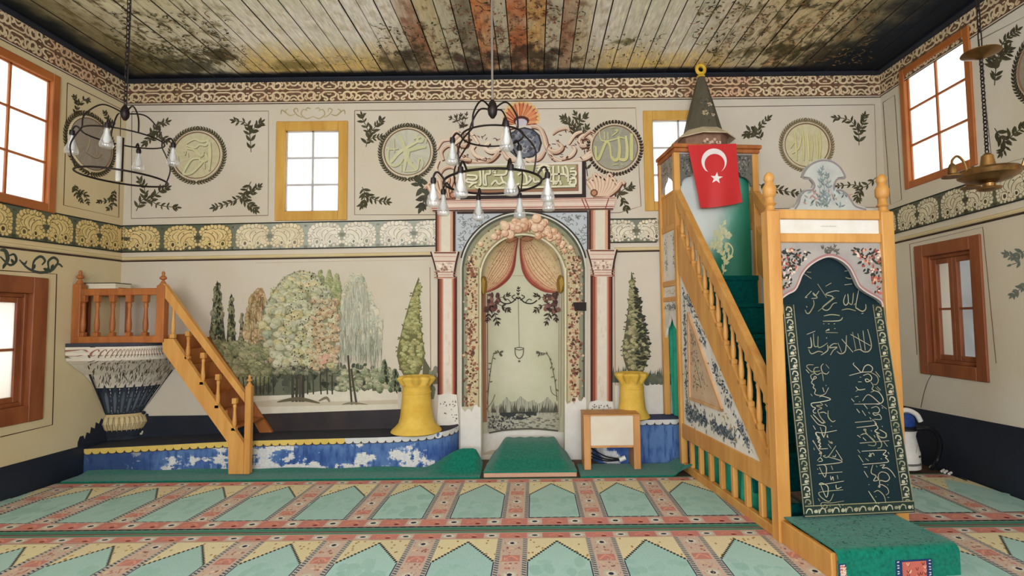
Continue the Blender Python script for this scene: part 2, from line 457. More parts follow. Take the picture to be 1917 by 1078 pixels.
# ceiling: painted boards running away from the viewer
def ceilcol(x, y, tint):
    px, py = project((x, y, ZC))
    nA = fbm(x * 1.1, y * 1.1, 1.3); nB = fbm(x * 4, y * 4, 5.1, 6); nC = fbm(x * 15, y * 8, 9.7, 5)
    c = mixc((236, 230, 216), (216, 212, 186), cl(.5 + nA))
    c = mixc(c, (196, 188, 156), cl(nC * .8))
    for a, b in ((420, 770), (1080, 1400)):
        k = ss(a, a + 60, px) * (1 - ss(b - 60, b, px)) * ss(70 + nB * 22, 122, py)
        c = mixc(c, (226, 196, 116) if nC > -.1 else (206, 178, 122), k * .85)
    k = ss(700, 800, px) * (1 - ss(1060, 1150, px))          # grey-green centre with red and orange boards
    c = mixc(c, (182, 174, 142), k * .75)
    if tint is not None: c = mixc(c, tint, k * (.35 + .5 * cl(.5 + nB)))
    c = mixc(c, (112, 72, 56), k * cl(nC * 1.6 - .25) * .8)
    k = ss(1300, 1480, px)
    c = mixc(c, (204, 180, 122), k * .7)
    if tint is not None: c = mixc(c, tint, k * .55 * cl(.4 + nB))
    c = mixc(c, (112, 102, 70), k * cl(nC * 1.5 + .05))
    k = 1 - ss(230, 520, px)
    c = mixc(c, (184, 172, 128), k * .5); c = mixc(c, (104, 94, 62), k * cl(nC * 1.5 - .15))
    # tree masses
    for cx, cy, rx, ry, col in ((330, 118, 130, 30, (66, 66, 48)), (410, 104, 40, 16, (84, 72, 48)), (760, 118, 60, 34, (86, 78, 56)), (770, 100, 36, 12, (70, 62, 50)),
                                (880, 112, 70, 26, (60, 52, 48)), (990, 112, 90, 30, (58, 52, 46)), (1560, 108, 140, 36, (58, 54, 40)), (1400, 98, 60, 12, (92, 84, 54)), (1480, 92, 60, 10, (80, 72, 44)),
                                (560, 122, 50, 12, (120, 108, 62)), (1170, 78, 26, 6, (96, 88, 50))):
        q = ((px - cx) / rx) ** 2 + ((py - cy) / ry) ** 2
        c = mixc(c, jit(col, 8), cl((1.0 + nB * .9 + nC * .8 - q) * 1.1) * .75)
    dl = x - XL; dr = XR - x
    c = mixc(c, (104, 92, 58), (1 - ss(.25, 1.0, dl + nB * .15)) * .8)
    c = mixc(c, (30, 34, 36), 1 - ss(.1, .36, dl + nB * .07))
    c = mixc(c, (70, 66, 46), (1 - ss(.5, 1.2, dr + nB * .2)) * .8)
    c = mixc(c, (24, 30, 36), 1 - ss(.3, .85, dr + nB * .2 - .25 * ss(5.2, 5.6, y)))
    c = mixc(c, (22, 24, 32), ss(.20, .09, D - y + nB * .03))  # shadow along the ceiling's back edge painted into the boards
    k = 1 + .10 * fbm(x * 60, y * 7, 2.2, 2); return tuple(cl(v * k * ru(.98, 1.02), 0, 255) for v in c)
bm = MB(); x = XL; k = 0
tints = [(198, 108, 62), (206, 150, 76), None, (150, 96, 66), (196, 178, 130), None, (128, 118, 96), (206, 124, 70), None]
rows = [YB, 0.0, 2.5, 3.4] + [3.8 + i * 0.0115 for i in range(1, 187)] + [D]
rows = [r for r in rows if r <= D]
while x < XR - 0.01:
    wd = ru(.13, .19); x1 = min(x + wd, XR); z = ZC - ru(0, .012); tint = tints[k % 9] if rnd() < .8 else None; k += 1
    nc = 11; g = .005
    xs = [x + g + (x1 - x - 2 * g) * i / nc for i in range(nc + 1)]
    base = len(bm.v)
    for yy in rows:
        for q in xs: bm.v.append((q, yy, z))
    for j in range(len(rows) - 1):
        for i in range(nc):
            a = base + j * (nc + 1) + i
            bm.f.append([a, a + nc + 1, a + nc + 2, a + 1])
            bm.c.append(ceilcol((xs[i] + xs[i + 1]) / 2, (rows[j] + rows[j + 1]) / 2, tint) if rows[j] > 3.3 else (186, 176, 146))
    for e, q in ((0, xs[0]), (1, xs[-1])):
        b2 = len(bm.v)
        bm.v += [(q, YB, z), (q, D, z), (q, D, ZC + .03), (q, YB, ZC + .03)]; bm.f.append([b2, b2 + 1, b2 + 2, b2 + 3]); bm.c.append((60, 48, 38))
    x = x1
bm.col = (40, 34, 30)
bm.box(XL - .3, XR + .3, YB - .3, D + .3, ZC + .03, ZC + .12)
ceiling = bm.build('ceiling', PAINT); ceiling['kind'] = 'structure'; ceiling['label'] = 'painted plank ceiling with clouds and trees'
Pc = Paint(lambda u, v, o: Vector((u, v, ZC - .0125 - o)), .001)
def cx_(px, py): q = atZ(px, py, ZC); return q.x, q.y
def twigs(px0, px1, py0, py1, n, cols, L=.05):
    for i in range(n):
        x, y = cx_(ru(px0, px1), ru(py0, py1))
        if y > D - .12 or y < 3.5 or x < XL + .1 or x > XR - .1: continue
        a = ru(0, 6.3); c = jit(random.choice(cols), 12); l = L * ru(.5, 1.6)
        if rnd() < .3: Pc.stroke([(x, y), (x + l * math.cos(a), y + l * math.sin(a)), (x + 1.8 * l * math.cos(a + .5), y + 1.8 * l * math.sin(a + .5))], .008, c, taper=.5)
        Pc.leaf(x, y, a, l * .7, l * .3, c)
DKT = [(86, 80, 58), (108, 96, 66), (72, 66, 52), (130, 112, 76)]
twigs(210, 430, 20, 110, 260, DKT, .05); twigs(240, 460, 80, 118, 200, DKT, .05); twigs(700, 860, 40, 120, 170, DKT, .045); twigs(850, 1090, 0, 120, 420, DKT + [(128, 62, 48), (120, 74, 62), (150, 96, 76)], .045)
twigs(1100, 1240, 60, 125, 90, DKT, .04); twigs(1300, 1640, 0, 118, 520, DKT + [(150, 110, 70)], .05); twigs(480, 700, 100, 125, 60, [(160, 140, 76), (130, 116, 70)], .04)
Pc.build('painted_branches', ceiling)
# dark moulding where ceiling and walls meet
t = MB().prism([(0, 0), (.05, .02), (.05, .035), (0, .035)], lambda u, v: (XL, D - u, ZC - .05 + v), lambda u, v: (XR, D - u, ZC - .05 + v)).build('trim_1', DADO); t['kind'] = 'structure'
t = MB().prism([(0, 0), (.05, .02), (.05, .035), (0, .035)], lambda u, v: (XL + u, YB, ZC - .05 + v), lambda u, v: (XL + u, D, ZC - .05 + v)).build('trim_2', DADO); t['kind'] = 'structure'
t = MB().prism([(0, 0), (.05, .02), (.05, .035), (0, .035)], lambda u, v: (XR - u, YB, ZC - .05 + v), lambda u, v: (XR - u, D, ZC - .05 + v)).build('trim_3', DADO); t['kind'] = 'structure'

# dados
def dado(name, S, poly, m):
    o = MB().prism(poly, lambda u, v: S(u, v, 0), lambda u, v: S(u, v, .006)).build(name, m); o['kind'] = 'structure'; return o
dado('baseboard_left', SLm, [(YB, 0), (D, 0), (D, .29), (4.6, .30), (YB, .34)], DADO)
dado('baseboard_right', SRm, [(YB, 0), (D, 0), (D, .545), (4.4, .59), (YB, .6)], DADO)
zb = lambda x, y: atY(x, y).z
dado('baseboard_back', SBm, [(XL, .2), (-3.05, .2), (-3.05, zb(475, 776)), (XL, zb(228, 779))], DADO)
dado('trim_4', SBm, [(-3.05, .2), (-1.2, .2), (-1.2, zb(800, 764)), (-3.05, zb(475, 775))], DADOB)

# plaster cornice under the lower frieze, with its brown shadow line painted below
CORN = mat('yellowed_cornice_plaster', (216, 200, 160), 0.85, scale=(1.5, 1.5, 1.5), col2=(206, 182, 124), spec=0.15)
LINE = mat('dark_brown_shadow_line', (70, 52, 40), 0.8)
def cornice(name, A, Bp, nrm, z0, z1, dz):
    A = Vector(A); Bp = Vector(Bp); nrm = Vector(nrm)
    prof = [(0, 0), (.012, .004), (.022, .018), (.022, .03), (.010, .036), (0, .04)]
    o = MB().prism(prof, lambda u, v: A + nrm * u + Vector((0, 0, z0 + v)), lambda u, v: Bp + nrm * u + Vector((0, 0, z1 + v))).build(name, CORN); o['kind'] = 'structure'
    l = MB().prism([(0, -.016), (.008, -.014), (.012, 0), (0, 0)], lambda u, v: A + nrm * u + Vector((0, 0, z0 + v)), lambda u, v: Bp + nrm * u + Vector((0, 0, z1 + v))).build('painted_shadow_line', LINE, o)
    return o
cornice('trim_5', (XL, D, 0), (atY(808, 478).x, D, 0), (0, -1, 0), zb(228, 488), zb(800, 478), 0)
cornice('trim_6', (atY(1150, 470).x, D, 0), (1.62, D, 0), (0, -1, 0), zb(1150, 470), zb(1230, 468), 0)
cornice('trim_7', (XL, YB, 0), (XL, D, 0), (1, 0, 0), 2.03, 2.215, 0)
cornice('trim_8', (XR, YB, 0), (XR, D, 0), (-1, 0, 0), 2.42, 2.30, 0)

# ------------------------------------------------------------------ windows
def window(name, T, W, frame_mat, label, fw=0.095, cols=2, rows=3, casement=False, mm=None, proud=0.018, glass=None):
    u0, u1, v0, v1 = W
    root = bpy.data.objects.new(name, None); COL.objects.link(root); root.location = T((u0 + u1) / 2, v0, 0); root['kind'] = 'structure'; root['label'] = label
    mm = mm or frame_mat
    fr = MB(lambda a, b, c: T(a, b, c))
    for (a, b, c, d) in ((u0, u0 + fw, v0, v1), (u1 - fw, u1, v0, v1), (u0 + fw, u1 - fw, v0, v0 + fw), (u0 + fw, u1 - fw, v1 - fw, v1)):
        fr.bbox(a, b, c, d, -proud, .05, .006)
    fr.build('window_frame', frame_mat, root)
    a0, a1, b0, b1 = u0 + fw, u1 - fw, v0 + fw, v1 - fw
    if not casement:
        s = MB(lambda a, b, c: T(a, b, c)); e = .012
        for (a, b, c, d) in ((a0, a0 + e, b0, b1), (a1 - e, a1, b0, b1), (a0, a1, b0, b0 + e), (a0, a1, b1 - e, b1)): s.box(a, b, c, d, .02, .06)
        for i in range(1, cols): q = a0 + (a1 - a0) * i / cols; s.box(q - .010, q + .010, b0, b1, .02, .05)
        for i in range(1, rows): q = b0 + (b1 - b0) * i / rows; s.box(a0, a1, q - .010, q + .010, .022, .048)
        s.build('glazing_bar', mm, root)
        g = MB(lambda a, b, c: T(a, b, c)).box(a0, a1, b0, b1, .034, .038).build('window_pane', glass or FROST, root)
    else:
        mid = (a0 + a1) / 2; inset = .035
        rim = MB(lambda a, b, c: T(a, b, c))
        for (a, b, c, d) in ((a0, a0 + inset, b0, b1), (a1 - inset, a1, b0, b1), (a0 + inset, a1 - inset, b0, b0 + inset), (a0 + inset, a1 - inset, b1 - inset, b1)): rim.bbox(a, b, c, d, .03, .1, .005)
        rim.build('inner_rim', frame_mat, root)
        for (p, q) in ((a0 + inset, mid), (mid, a1 - inset)):
            s = MB(lambda a, b, c: T(a, b, c)); e = .05; c0, c1 = b0 + inset, b1 - inset
            for (a, b, c, d) in ((p, p + e, c0, c1), (q - e, q, c0, c1), (p + e, q - e, c0, c0 + e), (p + e, q - e, c1 - e, c1)): s.bbox(a, b, c, d, .05, .09, .004)
            h = (c0 + c1) / 2; s.box(p + e, q - e, h - .011, h + .011, .06, .08)
            sh = s.build('casement_sash', mm, root)
            MB(lambda a, b, c: T(a, b, c)).box(p + e, q - e, c0 + e, c1 - e, .068, .072).build('window_pane', glass or GLASS, sh)
    return root
GREYBAR = mat('white_grey_glazing_bar', (196, 192, 186), 0.6)
window('window_1', TB, WB1, PALEW, 'small six-pane window in a pale yellow frame left of the prayer niche', .105, mm=GREYBAR)
window('window_2', TB, WB2, PALEW, 'six-pane yellow-framed window half hidden behind the pulpit spire', .105, mm=GREYBAR)
ORANGEW = mat('orange_stained_wood', (176, 104, 48), 0.5, scale=(7, 1.5, 2), col2=(152, 82, 36), spec=0.4)
window('window_3', TL, WL1, ORANGEW, 'large six-pane upper window at the left edge', .078)
window('window_4', TL, WL2, WALNUT, 'dark brown casement window low on the left wall', .15, casement=True, glass=FROSTC)
window('window_5', TR, WR1, ORANGEW, 'large six-pane upper window on the right wall', .07)
window('window_6', TR, WR2, WALNUT, 'brown two-leaf casement window low on the right wall', .12, casement=True)
for i, (T, W, rz) in enumerate(((TB, WB1, pi), (TB, WB2, pi), (TL, WL1, -pi / 2), (TL, WL2, -pi / 2), (TR, WR1, pi / 2), (TR, WR2, pi / 2))):
    portal('window_daylight', T((W[0] + W[1]) / 2, (W[2] + W[3]) / 2, .2), (pi / 2, 0, rz), W[1] - W[0], W[3] - W[2])
# outside: roof eaves over the side windows and the neighbouring walls they look on to
EAVE = mat('pink_white_eave_boards', (214, 200, 190), 0.8)
for nm, a, b in (('eave_left', XL - 1.0, XL - .4), ('eave_right', XR + .4, XR + 1.0)):
    o = MB().box(a, b, 2.0, D + .6, 4.12, 4.18).build(nm, EAVE); o['kind'] = 'structure'
o = MB().box(XR + 1.5, XR + 1.7, 2.0, 9.0, -.5, 2.6).build('outdoor_wall_right', STUCCO); o['kind'] = 'structure'
o = MB().box(XL - 2.0, XL - 1.8, 2.0, 9.0, -.5, 2.2).build('outdoor_wall_left', mat('pale_outdoor_stucco', (200, 198, 192), .9)); o['kind'] = 'structure'

# ================================================================== WALL PAINTING
BRN, OLV, DGR, CRM = (84, 56, 42), (72, 68, 48), (62, 72, 58), (216, 202, 168)
def scroll_unit(P, M, h, tone):   # one period of the scrollwork frieze; M(s,t)->surface coords, s,t in 0..1
    wd = h * .076
    def S(pts, w=1.0, col=None):
        for mx in (0, 1):
            for my in (0, 1):
                Q = []
                for a, b in pts:
                    u, v = a / 138.0, .5 + b / 40.0
                    Q.append(M(1 - u if mx else u, 1 - v if my else v))
                P.stroke(Q, wd * w, jit(col or tone, 9), n=4)
    def E(a, b, r, q, c):
        for mx in (0, 1):
            for my in (0, 1):
                u, v = a / 138.0, .5 + b / 40.0; w_ = M(1 - u if mx else u, 1 - v if my else v); P.ell(w_[0], w_[1], h * r, h * r * q, jit(c, 12), n=7)
    E(6, 12, .05, 1.4, (104, 84, 54)); E(35, 12, .06, 1.2, (96, 78, 50)); E(55, 12, .05, 1.2, (108, 88, 56)); E(24, 12, .05, 1.3, (88, 70, 48)); E(66, 14, .05, 1.3, (96, 80, 50)); E(45, 14, .05, 1, (84, 62, 46))
    S([(0, 2.6), (9, 2.6)], .8); S([(9, 2.6), (13, 6), (12, 11), (6, 13.5), (2.5, 17), (6.5, 19), (10, 16.4)])
    S([(12.5, 6), (18, 9), (18, 15), (23, 18.4), (28, 15), (26.5, 10), (21.5, 9.4)], 1.1); S([(26.5, 10.5), (29.5, 5), (36, 2.8), (42, 6), (43, 12.5), (38, 15.5), (34, 12.4)], 1.15)
    S([(29.5, 5.5), (31.5, 12), (30, 17), (36, 19)], .9); S([(41.5, 5.5), (47, 3.6), (52.5, 6), (53, 12), (50, 17), (55.5, 18.8), (60.5, 16), (59, 11), (54.5, 10)], 1.1); S([(52.5, 5.6), (59, 2.6), (69, 2.6)], .8)
    S([(60.2, 15.4), (65, 10.6), (69, 9.6)], .9); S([(63, 18.6), (69, 15.6)], .8); S([(0, 8), (4, 7)], .7); S([(18, 4), (24, 4.5)], .7); S([(46, 9), (47, 14), (43, 18)], .7)
def frieze(parent, S, u0, u1, zb0, zb1, h, unit, flip=False, off=0.0):
    P = Paint(S); zz = lambda u: zb0 + (zb1 - zb0) * (u - u0) / (u1 - u0)
    n = 60
    P.quadgrid([(u0, zz(u0)), (u1, zz(u1)), (u1, zz(u1) + h), (u0, zz(u0) + h)], 200, 3, lambda a, b: jit(mixc((116, 82, 60), (90, 72, 54), rnd()), 8))
    P.o = .0016
    u = u0 + off
    while u < u1 - .01:
        if u + unit > u0 and u + unit <= u1 + .25:
            t = fbm(u * 1.3, 3.3); tone = mixc((216, 196, 162), (206, 182, 140), cl(.5 + t))
            if rnd() < .2: tone = mixc(tone, (206, 150, 116), .4)
            M = lambda s, t, u=u: (min(u1, max(u0, u + s * unit)), zz(u + s * unit) + .012 + t * (h - .024))
            scroll_unit(P, M, h, tone)
        u += unit
    P.o = .0075
    P.poly([(u0, zz(u0) - .012), (u1, zz(u1) - .012), (u1, zz(u1) - .002), (u0, zz(u0) - .002)], (208, 196, 170))
    P.poly([(u0, zz(u0) - .022), (u1, zz(u1) - .022), (u1, zz(u1) - .012), (u0, zz(u0) - .012)], (70, 52, 42))
    P.build('painted_frieze', parent)
frieze(wall_back, SBm, XL, XR, 3.990, 3.985, .262, .80, off=-.12)
frieze(wall_left, SLm, 3.2, D, 3.975, 3.992, .262, .62, off=-.1)
frieze(wall_right, SRm, 3.2, D, 3.985, 3.992, .262, .62, off=-.2)

def acanthus_unit(P, M, h, tone, haze_fade=0.0):  # paint fading and window haze put into the colours as lost contrast
    dk = mixc(tone, (84, 70, 48), .75 - .4 * haze_fade)
    bgd = mixc((82, 78, 58), (140, 140, 124), haze_fade)
    for mx in (0, 1):
        X = lambda a: 1 - a if mx else a
        def E(a, b, r, c, q=1.0): P.ell(*M(X(a), b), r * h, r * h * q, c, n=9, wob=.1)
        def lobe(a, b, r):
            E(a, b, r * 1.12 + .012, jit(dk, 8)); E(a, b, r, jit(tone, 10))
        for a, b, r in ((.16, .70, .24), (.30, .62, .26), (.40, .60, .20), (.20, .40, .24), (.33, .36, .22), (.42, .30, .14), (.12, .45, .15), (.24, .2, .17), (.10, .2, .13)): E(a, b, r, jit(tone, 6))
        for a, b, r in ((.055, .58, .075), (.07, .71, .085), (.105, .82, .085), (.155, .89, .08), (.205, .92, .075), (.26, .90, .08), (.31, .94, .07), (.355, .89, .075), (.40, .90, .06), (.44, .82, .07), (.465, .72, .06), (.455, .62, .05), (.425, .45, .06), (.46, .36, .05), (.475, .22, .06), (.44, .14, .06), (.39, .09, .055),
                        (.30, .10, .06), (.265, .06, .055), (.215, .09, .065), (.16, .07, .06), (.10, .08, .055), (.06, .17, .065), (.05, .29, .065), (.06, .40, .06), (.045, .48, .05)): lobe(a, b, r)
        L = lambda pts, w=.026, c=None: P.stroke([M(X(a), b) for a, b in pts], h * w, jit(c or dk, 10), taper=.7, n=4)
        hi = mixc(tone, (236, 226, 196), .6)
        L([(.30, .08), (.26, .30), (.28, .52), (.36, .68), (.43, .66)], .03); L([(.34, .10), (.32, .32), (.35, .48), (.41, .52)], .026); L([(.25, .34), (.22, .52), (.25, .68), (.31, .76)], .028); L([(.20, .36), (.15, .50), (.16, .64), (.22, .76)], .026); L([(.14, .40), (.10, .52), (.10, .64)], .022)
        L([(.11, .72), (.15, .80), (.20, .80)], .022); L([(.25, .80), (.29, .84), (.33, .80)], .02); L([(.36, .78), (.40, .80), (.43, .75)], .02); L([(.38, .36), (.43, .26)], .022); L([(.17, .62), (.21, .60)], .02)
        L([(.29, .15), (.245, .36), (.265, .56), (.34, .72)], .02, hi); L([(.19, .42), (.17, .55), (.20, .70)], .018, hi); L([(.35, .2), (.345, .40)], .016, hi)
        for a, b, r in ((.155, .23, .105), (.335, .23, .085)):
            E(a, b, r * 1.25, jit(dk, 8), 1.15); E(a, b, r * 1.1, jit(tone, 8), 1.15); E(a, b, r * .55, jit(mixc((84, 72, 50), bgd, haze_fade), 10), 1.25)
        L([(.09, .36), (.15, .38), (.205, .30)], .024)
        for a, b, r in ((.49, .50, .08), (.455, .53, .035), (.0, .5, .03), (.49, .07, .07), (.185, .03, .035), (.01, .05, .055), (.35, .03, .03), (.01, .88, .04), (.225, .30, .03), (.115, .60, .022), (.30, .66, .025), (.40, .70, .022)): E(a, b, r, jit(bgd, 8))
def lowfrieze(parent, S, u0, u1, zf, h, unit, off, tonef, fd=lambda u: 0.0):  # fd: how much fading and painted window haze along the band
    P = Paint(S); n = 120
    P.quadgrid([(u0, zf(u0)), (u1, zf(u1)), (u1, zf(u1) + h), (u0, zf(u0) + h)], 40, 1, lambda a, b: mixc((92, 98, 78), (164, 168, 152), fd(u0 + (u1 - u0) * a)))
    P.o = .0014
    u = u0 + off
    while u < u1:
        if u > u0 - unit:
            M = lambda s, t, u=u: (min(u1, max(u0, u + s * unit)), zf(u + s * unit) + .008 + cl(t) * (h - .014))
            acanthus_unit(P, M, h, tonef(u), fd(u + unit / 2))
        u += unit
    P.o = .009
    P.poly([(u0, zf(u0) - .006), (u1, zf(u1) - .006), (u1, zf(u1) + .006), (u0, zf(u0) + .006)], (46, 48, 40))
    P.poly([(u0, zf(u0) + h - .006), (u1, zf(u1) + h - .006), (u1, zf(u1) + h + .006), (u0, zf(u0) + h + .006)], (46, 48, 40))
    P.build('painted_border', parent)
tb = lambda u: mixc((214, 190, 130), (222, 214, 194), ss(-3.9, -2.9, u))
lowfrieze(wall_back, SBm, XL, atY(816, 440).x, lambda u: 2.305 + (u - XL) * .009, .295, .80, -.36, tb, lambda u: ss(-3.7, -2.7, u))
lowfrieze(wall_back, SBm, atY(1141, 440).x, atY(1229, 440).x, lambda u: 2.352, .262, .80, -.1, lambda u: (216, 208, 184), lambda u: .45)
lowfrieze(wall_left, SLm, 3.4, D, lambda u: 2.305 - (D - u) * .026, .29, .62, .06, lambda u: (212, 186, 122))
lowfrieze(wall_right, SRm, 3.4, D, lambda u: 2.395 + (D - u) * .018, .27, .62, -.1, lambda u: (214, 204, 170))

# thin painted panel lines
def boxline(P, pts, wd, col): P.stroke(list(pts) + [pts[0]], wd, col, smooth=False)
P = Paint(SB)
for pts, c in (([(247, 209), (503, 208), (502, 403), (246, 409)], (96, 72, 58)), ([(664, 207), (1190, 202), (1200, 386), (1160, 398), (820, 402), (664, 402)], (110, 84, 70)), ([(1338, 200), (1637, 196), (1643, 388), (1338, 392)], (96, 76, 62))): boxline(P, pts, 1.3, c)
P.stroke([(478, 492), (800, 486)], .6, (170, 150, 120), smooth=False)
P.stroke([(805, 500), (807, 750)], 1.2, (120, 84, 66), smooth=False)
P.stroke([(1150, 480), (1152, 720)], 1.2, (150, 96, 76), smooth=False)
P.build('painted_panel_line', wall_back)
P = Paint(SL); boxline(P, [(126, 155), (226, 204), (222, 407), (119, 384)], 1.5, (86, 62, 46)); P.stroke([(0, 506), (106, 513), (98, 795), (0, 818)], 2.0, (70, 48, 36), smooth=False); P.build('painted_panel_line', wall_left)
P = Paint(SR)
boxline(P, [(1653, 192), (1675, 178), (1688, 374), (1667, 383)], 1.2, (96, 76, 56)); boxline(P, [(1833, 75), (1960, 10), (1975, 280), (1858, 312)], 1.4, (86, 66, 48))
P.stroke([(1717, 664), (1703, 457), (1840, 425), (1865, 680)], 1.3, (110, 70, 54), smooth=False)
P.stroke([(1744, 702), (1738, 712), (1730, 735), (1724, 763)], 1.2, (70, 60, 50))
P.build('painted_panel_line', wall_right)

# olive sprigs
def sprigs(parent, S, lst, L=13, W=4.4, col=OLV):
    for it in lst:
        P = Paint(S)
        for pts, n in it: P.sprig(pts, int(n * 1.4 + .5), L * 1.08, W * 1.2, col)
        P.build('painted_sprig', parent)
sprigs(wall_back, SB, [
    [([(305, 305 - 80), (290, 250), (272, 268)], 5), ([(283, 262), (290, 240), (312, 229)], 4), ([(280, 262), (300, 256), (312, 262)], 3)],
    [([(470, 285), (468, 255), (462, 232), (440, 226)], 6), ([(468, 250), (478, 238), (488, 230)], 4)],
    [([(255, 395), (270, 372), (298, 384), (330, 388)], 7), ([(272, 375), (270, 350), (262, 338)], 4), ([(280, 375), (300, 358), (312, 352)], 4)],
    [([(470, 340), (455, 365), (430, 380), (402, 388)], 7), ([(452, 366), (470, 362), (484, 350)], 4), ([(450, 370), (466, 382), (478, 392)], 4)],
    [([(685, 275), (690, 250), (680, 225), (678, 218)], 6), ([(690, 252), (704, 236), (714, 226)], 4), ([(686, 262), (700, 258), (712, 256)], 3)],
    [([(678, 350), (686, 365), (705, 375), (724, 378)], 6), ([(682, 358), (682, 375), (678, 384)], 4)],
    [([(1425, 262), (1420, 240), (1438, 222)], 5), ([(1420, 250), (1404, 246), (1398, 252)], 4)],
    [([(1608, 272), (1606, 245), (1590, 225), (1565, 220)], 6), ([(1606, 248), (1615, 232), (1618, 218)], 4)],
    [([(1640, 332), (1618, 350), (1598, 346), (1570, 348)], 6), ([(1612, 352), (1604, 366), (1606, 372)], 4)],
    [([(1420, 345), (1440, 352), (1462, 356), (1490, 362)], 6)],
    [([(1100, 330), (1088, 240), (1078, 215)], 3), ([(1078, 262), (1080, 235), (1095, 218)], 5), ([(1076, 255), (1068, 232), (1055, 222)], 5), ([(1076, 258), (1092, 248), (1098, 240)], 4)],
    [([(1150, 356), (1165, 372), (1172, 390)], 4), ([(1158, 362), (1172, 352), (1180, 350)], 3)],
])
sprigs(wall_back, SB, [[([(812, 352), (798, 368), (790, 385)], 4), ([(805, 345), (790, 350), (784, 340)], 3)]], 20, 8, (70, 70, 56))
sprigs(wall_left, SL, [
    [([(140, 215), (146, 195), (140, 182)], 4), ([(146, 198), (158, 186), (164, 188)], 3)],
    [([(214, 238), (205, 225), (196, 212)], 4)],
    [([(140, 345), (143, 362), (152, 375)], 4), ([(143, 360), (158, 362), (164, 378)], 4)],
    [([(215, 355), (208, 372), (186, 378)], 5), ([(210, 368), (212, 382), (204, 390)], 3)],
], 9, 3.6)
sprigs(wall_right, SR, [
    [([(1862, 160), (1866, 120), (1878, 80), (1904, 58)], 9), ([(1864, 130), (1858, 110), (1852, 96)], 4), ([(1870, 110), (1884, 100), (1888, 92)], 4)],
    [([(1862, 240), (1880, 262), (1900, 250), (1917, 235)], 7), ([(1880, 262), (1882, 276), (1876, 285)], 3)],
], 17, 5.5)
sprigs(wall_right, SR, [[([(1917, 470), (1900, 480), (1884, 476)], 4), ([(1910, 490), (1895, 495)], 3)], [([(1925, 530), (1905, 545), (1897, 552)], 4)]], 13, 5, (110, 116, 104))
# dark green scroll over the low left window, faint scroll over the small back window
P = Paint(SL)
for pts, wv in (([(0, 480), (18, 496), (30, 488), (26, 476), (14, 480)], 5), ([(0, 468), (10, 470), (14, 486), (6, 500)], 8), ([(36, 486), (52, 502), (74, 510), (96, 506), (108, 494), (117, 500)], 5.5), ([(60, 504), (64, 488), (76, 480), (84, 488), (78, 496)], 5), ([(92, 506), (90, 490), (100, 482), (108, 488), (106, 496)], 5), ([(40, 490), (46, 494), (50, 488)], 4)):
    P.stroke(pts, wv, jit((66, 72, 60), 6), taper=.5)
for a, b, q in ((66, 494, 2), (80, 502, .4), (100, 494, 2), (20, 484, 1), (10, 492, 2), (88, 500, 1)): P.leaf(a, b, q, 13, 6, (60, 68, 56))
P.build('painted_scroll', wall_left)
P = Paint(SB)
for sg in (1, -1):
    X = lambda a: 586 + sg * a
    for pts in ([(0, 218), (12, 222), (22, 214), (18, 205), (10, 208)], [(20, 220), (30, 215), (36, 206), (30, 203), (28, 210)], [(34, 214), (44, 216), (52, 208), (46, 204)], [(50, 212), (58, 206), (60, 214)], [(4, 204), (10, 202), (14, 206)]): P.stroke([(X(a), b) for a, b in pts], 2.4, jit((166, 152, 108), 10), taper=.5)
P.build('painted_scroll', wall_back)

# ------------------------------------------------------------------ mural of trees left of the prayer niche
def blobtree(P, edge, y0, y1, cols, n, size, sq=1.0, dark=(70, 72, 56), hl=.35, order=1):
    pts = []
    for _ in range(n):
        y = y0 + (y1 - y0) * rnd(); a, b = edge((y - y0) / (y1 - y0))
        pts.append((ru(a, b), y))
    pts.sort(key=lambda p: p[1] * order)
    for x, y in pts:
        r = size * ru(.65, 1.25); c = jit(random.choice(cols), 12)
        P.ell(x + r * .12, y + r * .2, r * 1.0, r * sq * 1.0, mixc(c, dark, .5), n=9, wob=.25)
        P.ell(x, y, r * .95, r * .9 * sq, c, n=9, wob=.2)
        P.ell(x - r * .18, y - r * .25 * sq, r * .55, r * .42 * sq, mixc(c, (226, 218, 190), hl * .7), n=8, wob=.35)
        for _q in range(2): P.leaf(x + ru(-r, r) * .8, y + ru(-r, r) * .8 * sq, ru(0, 6.3), r * .45, r * .2, mixc(c, dark, ru(.2, .6)))
        if rnd() < .5: P.leaf(x + ru(-r, r) * .8, y + r * .5 * sq, ru(0, 3), r * .7, r * .3, mixc(c, dark, .8))
def tri(xc, w, p=0.8): return lambda t: (xc - w * t ** p, xc + w * t ** p)
P = Paint(SB)
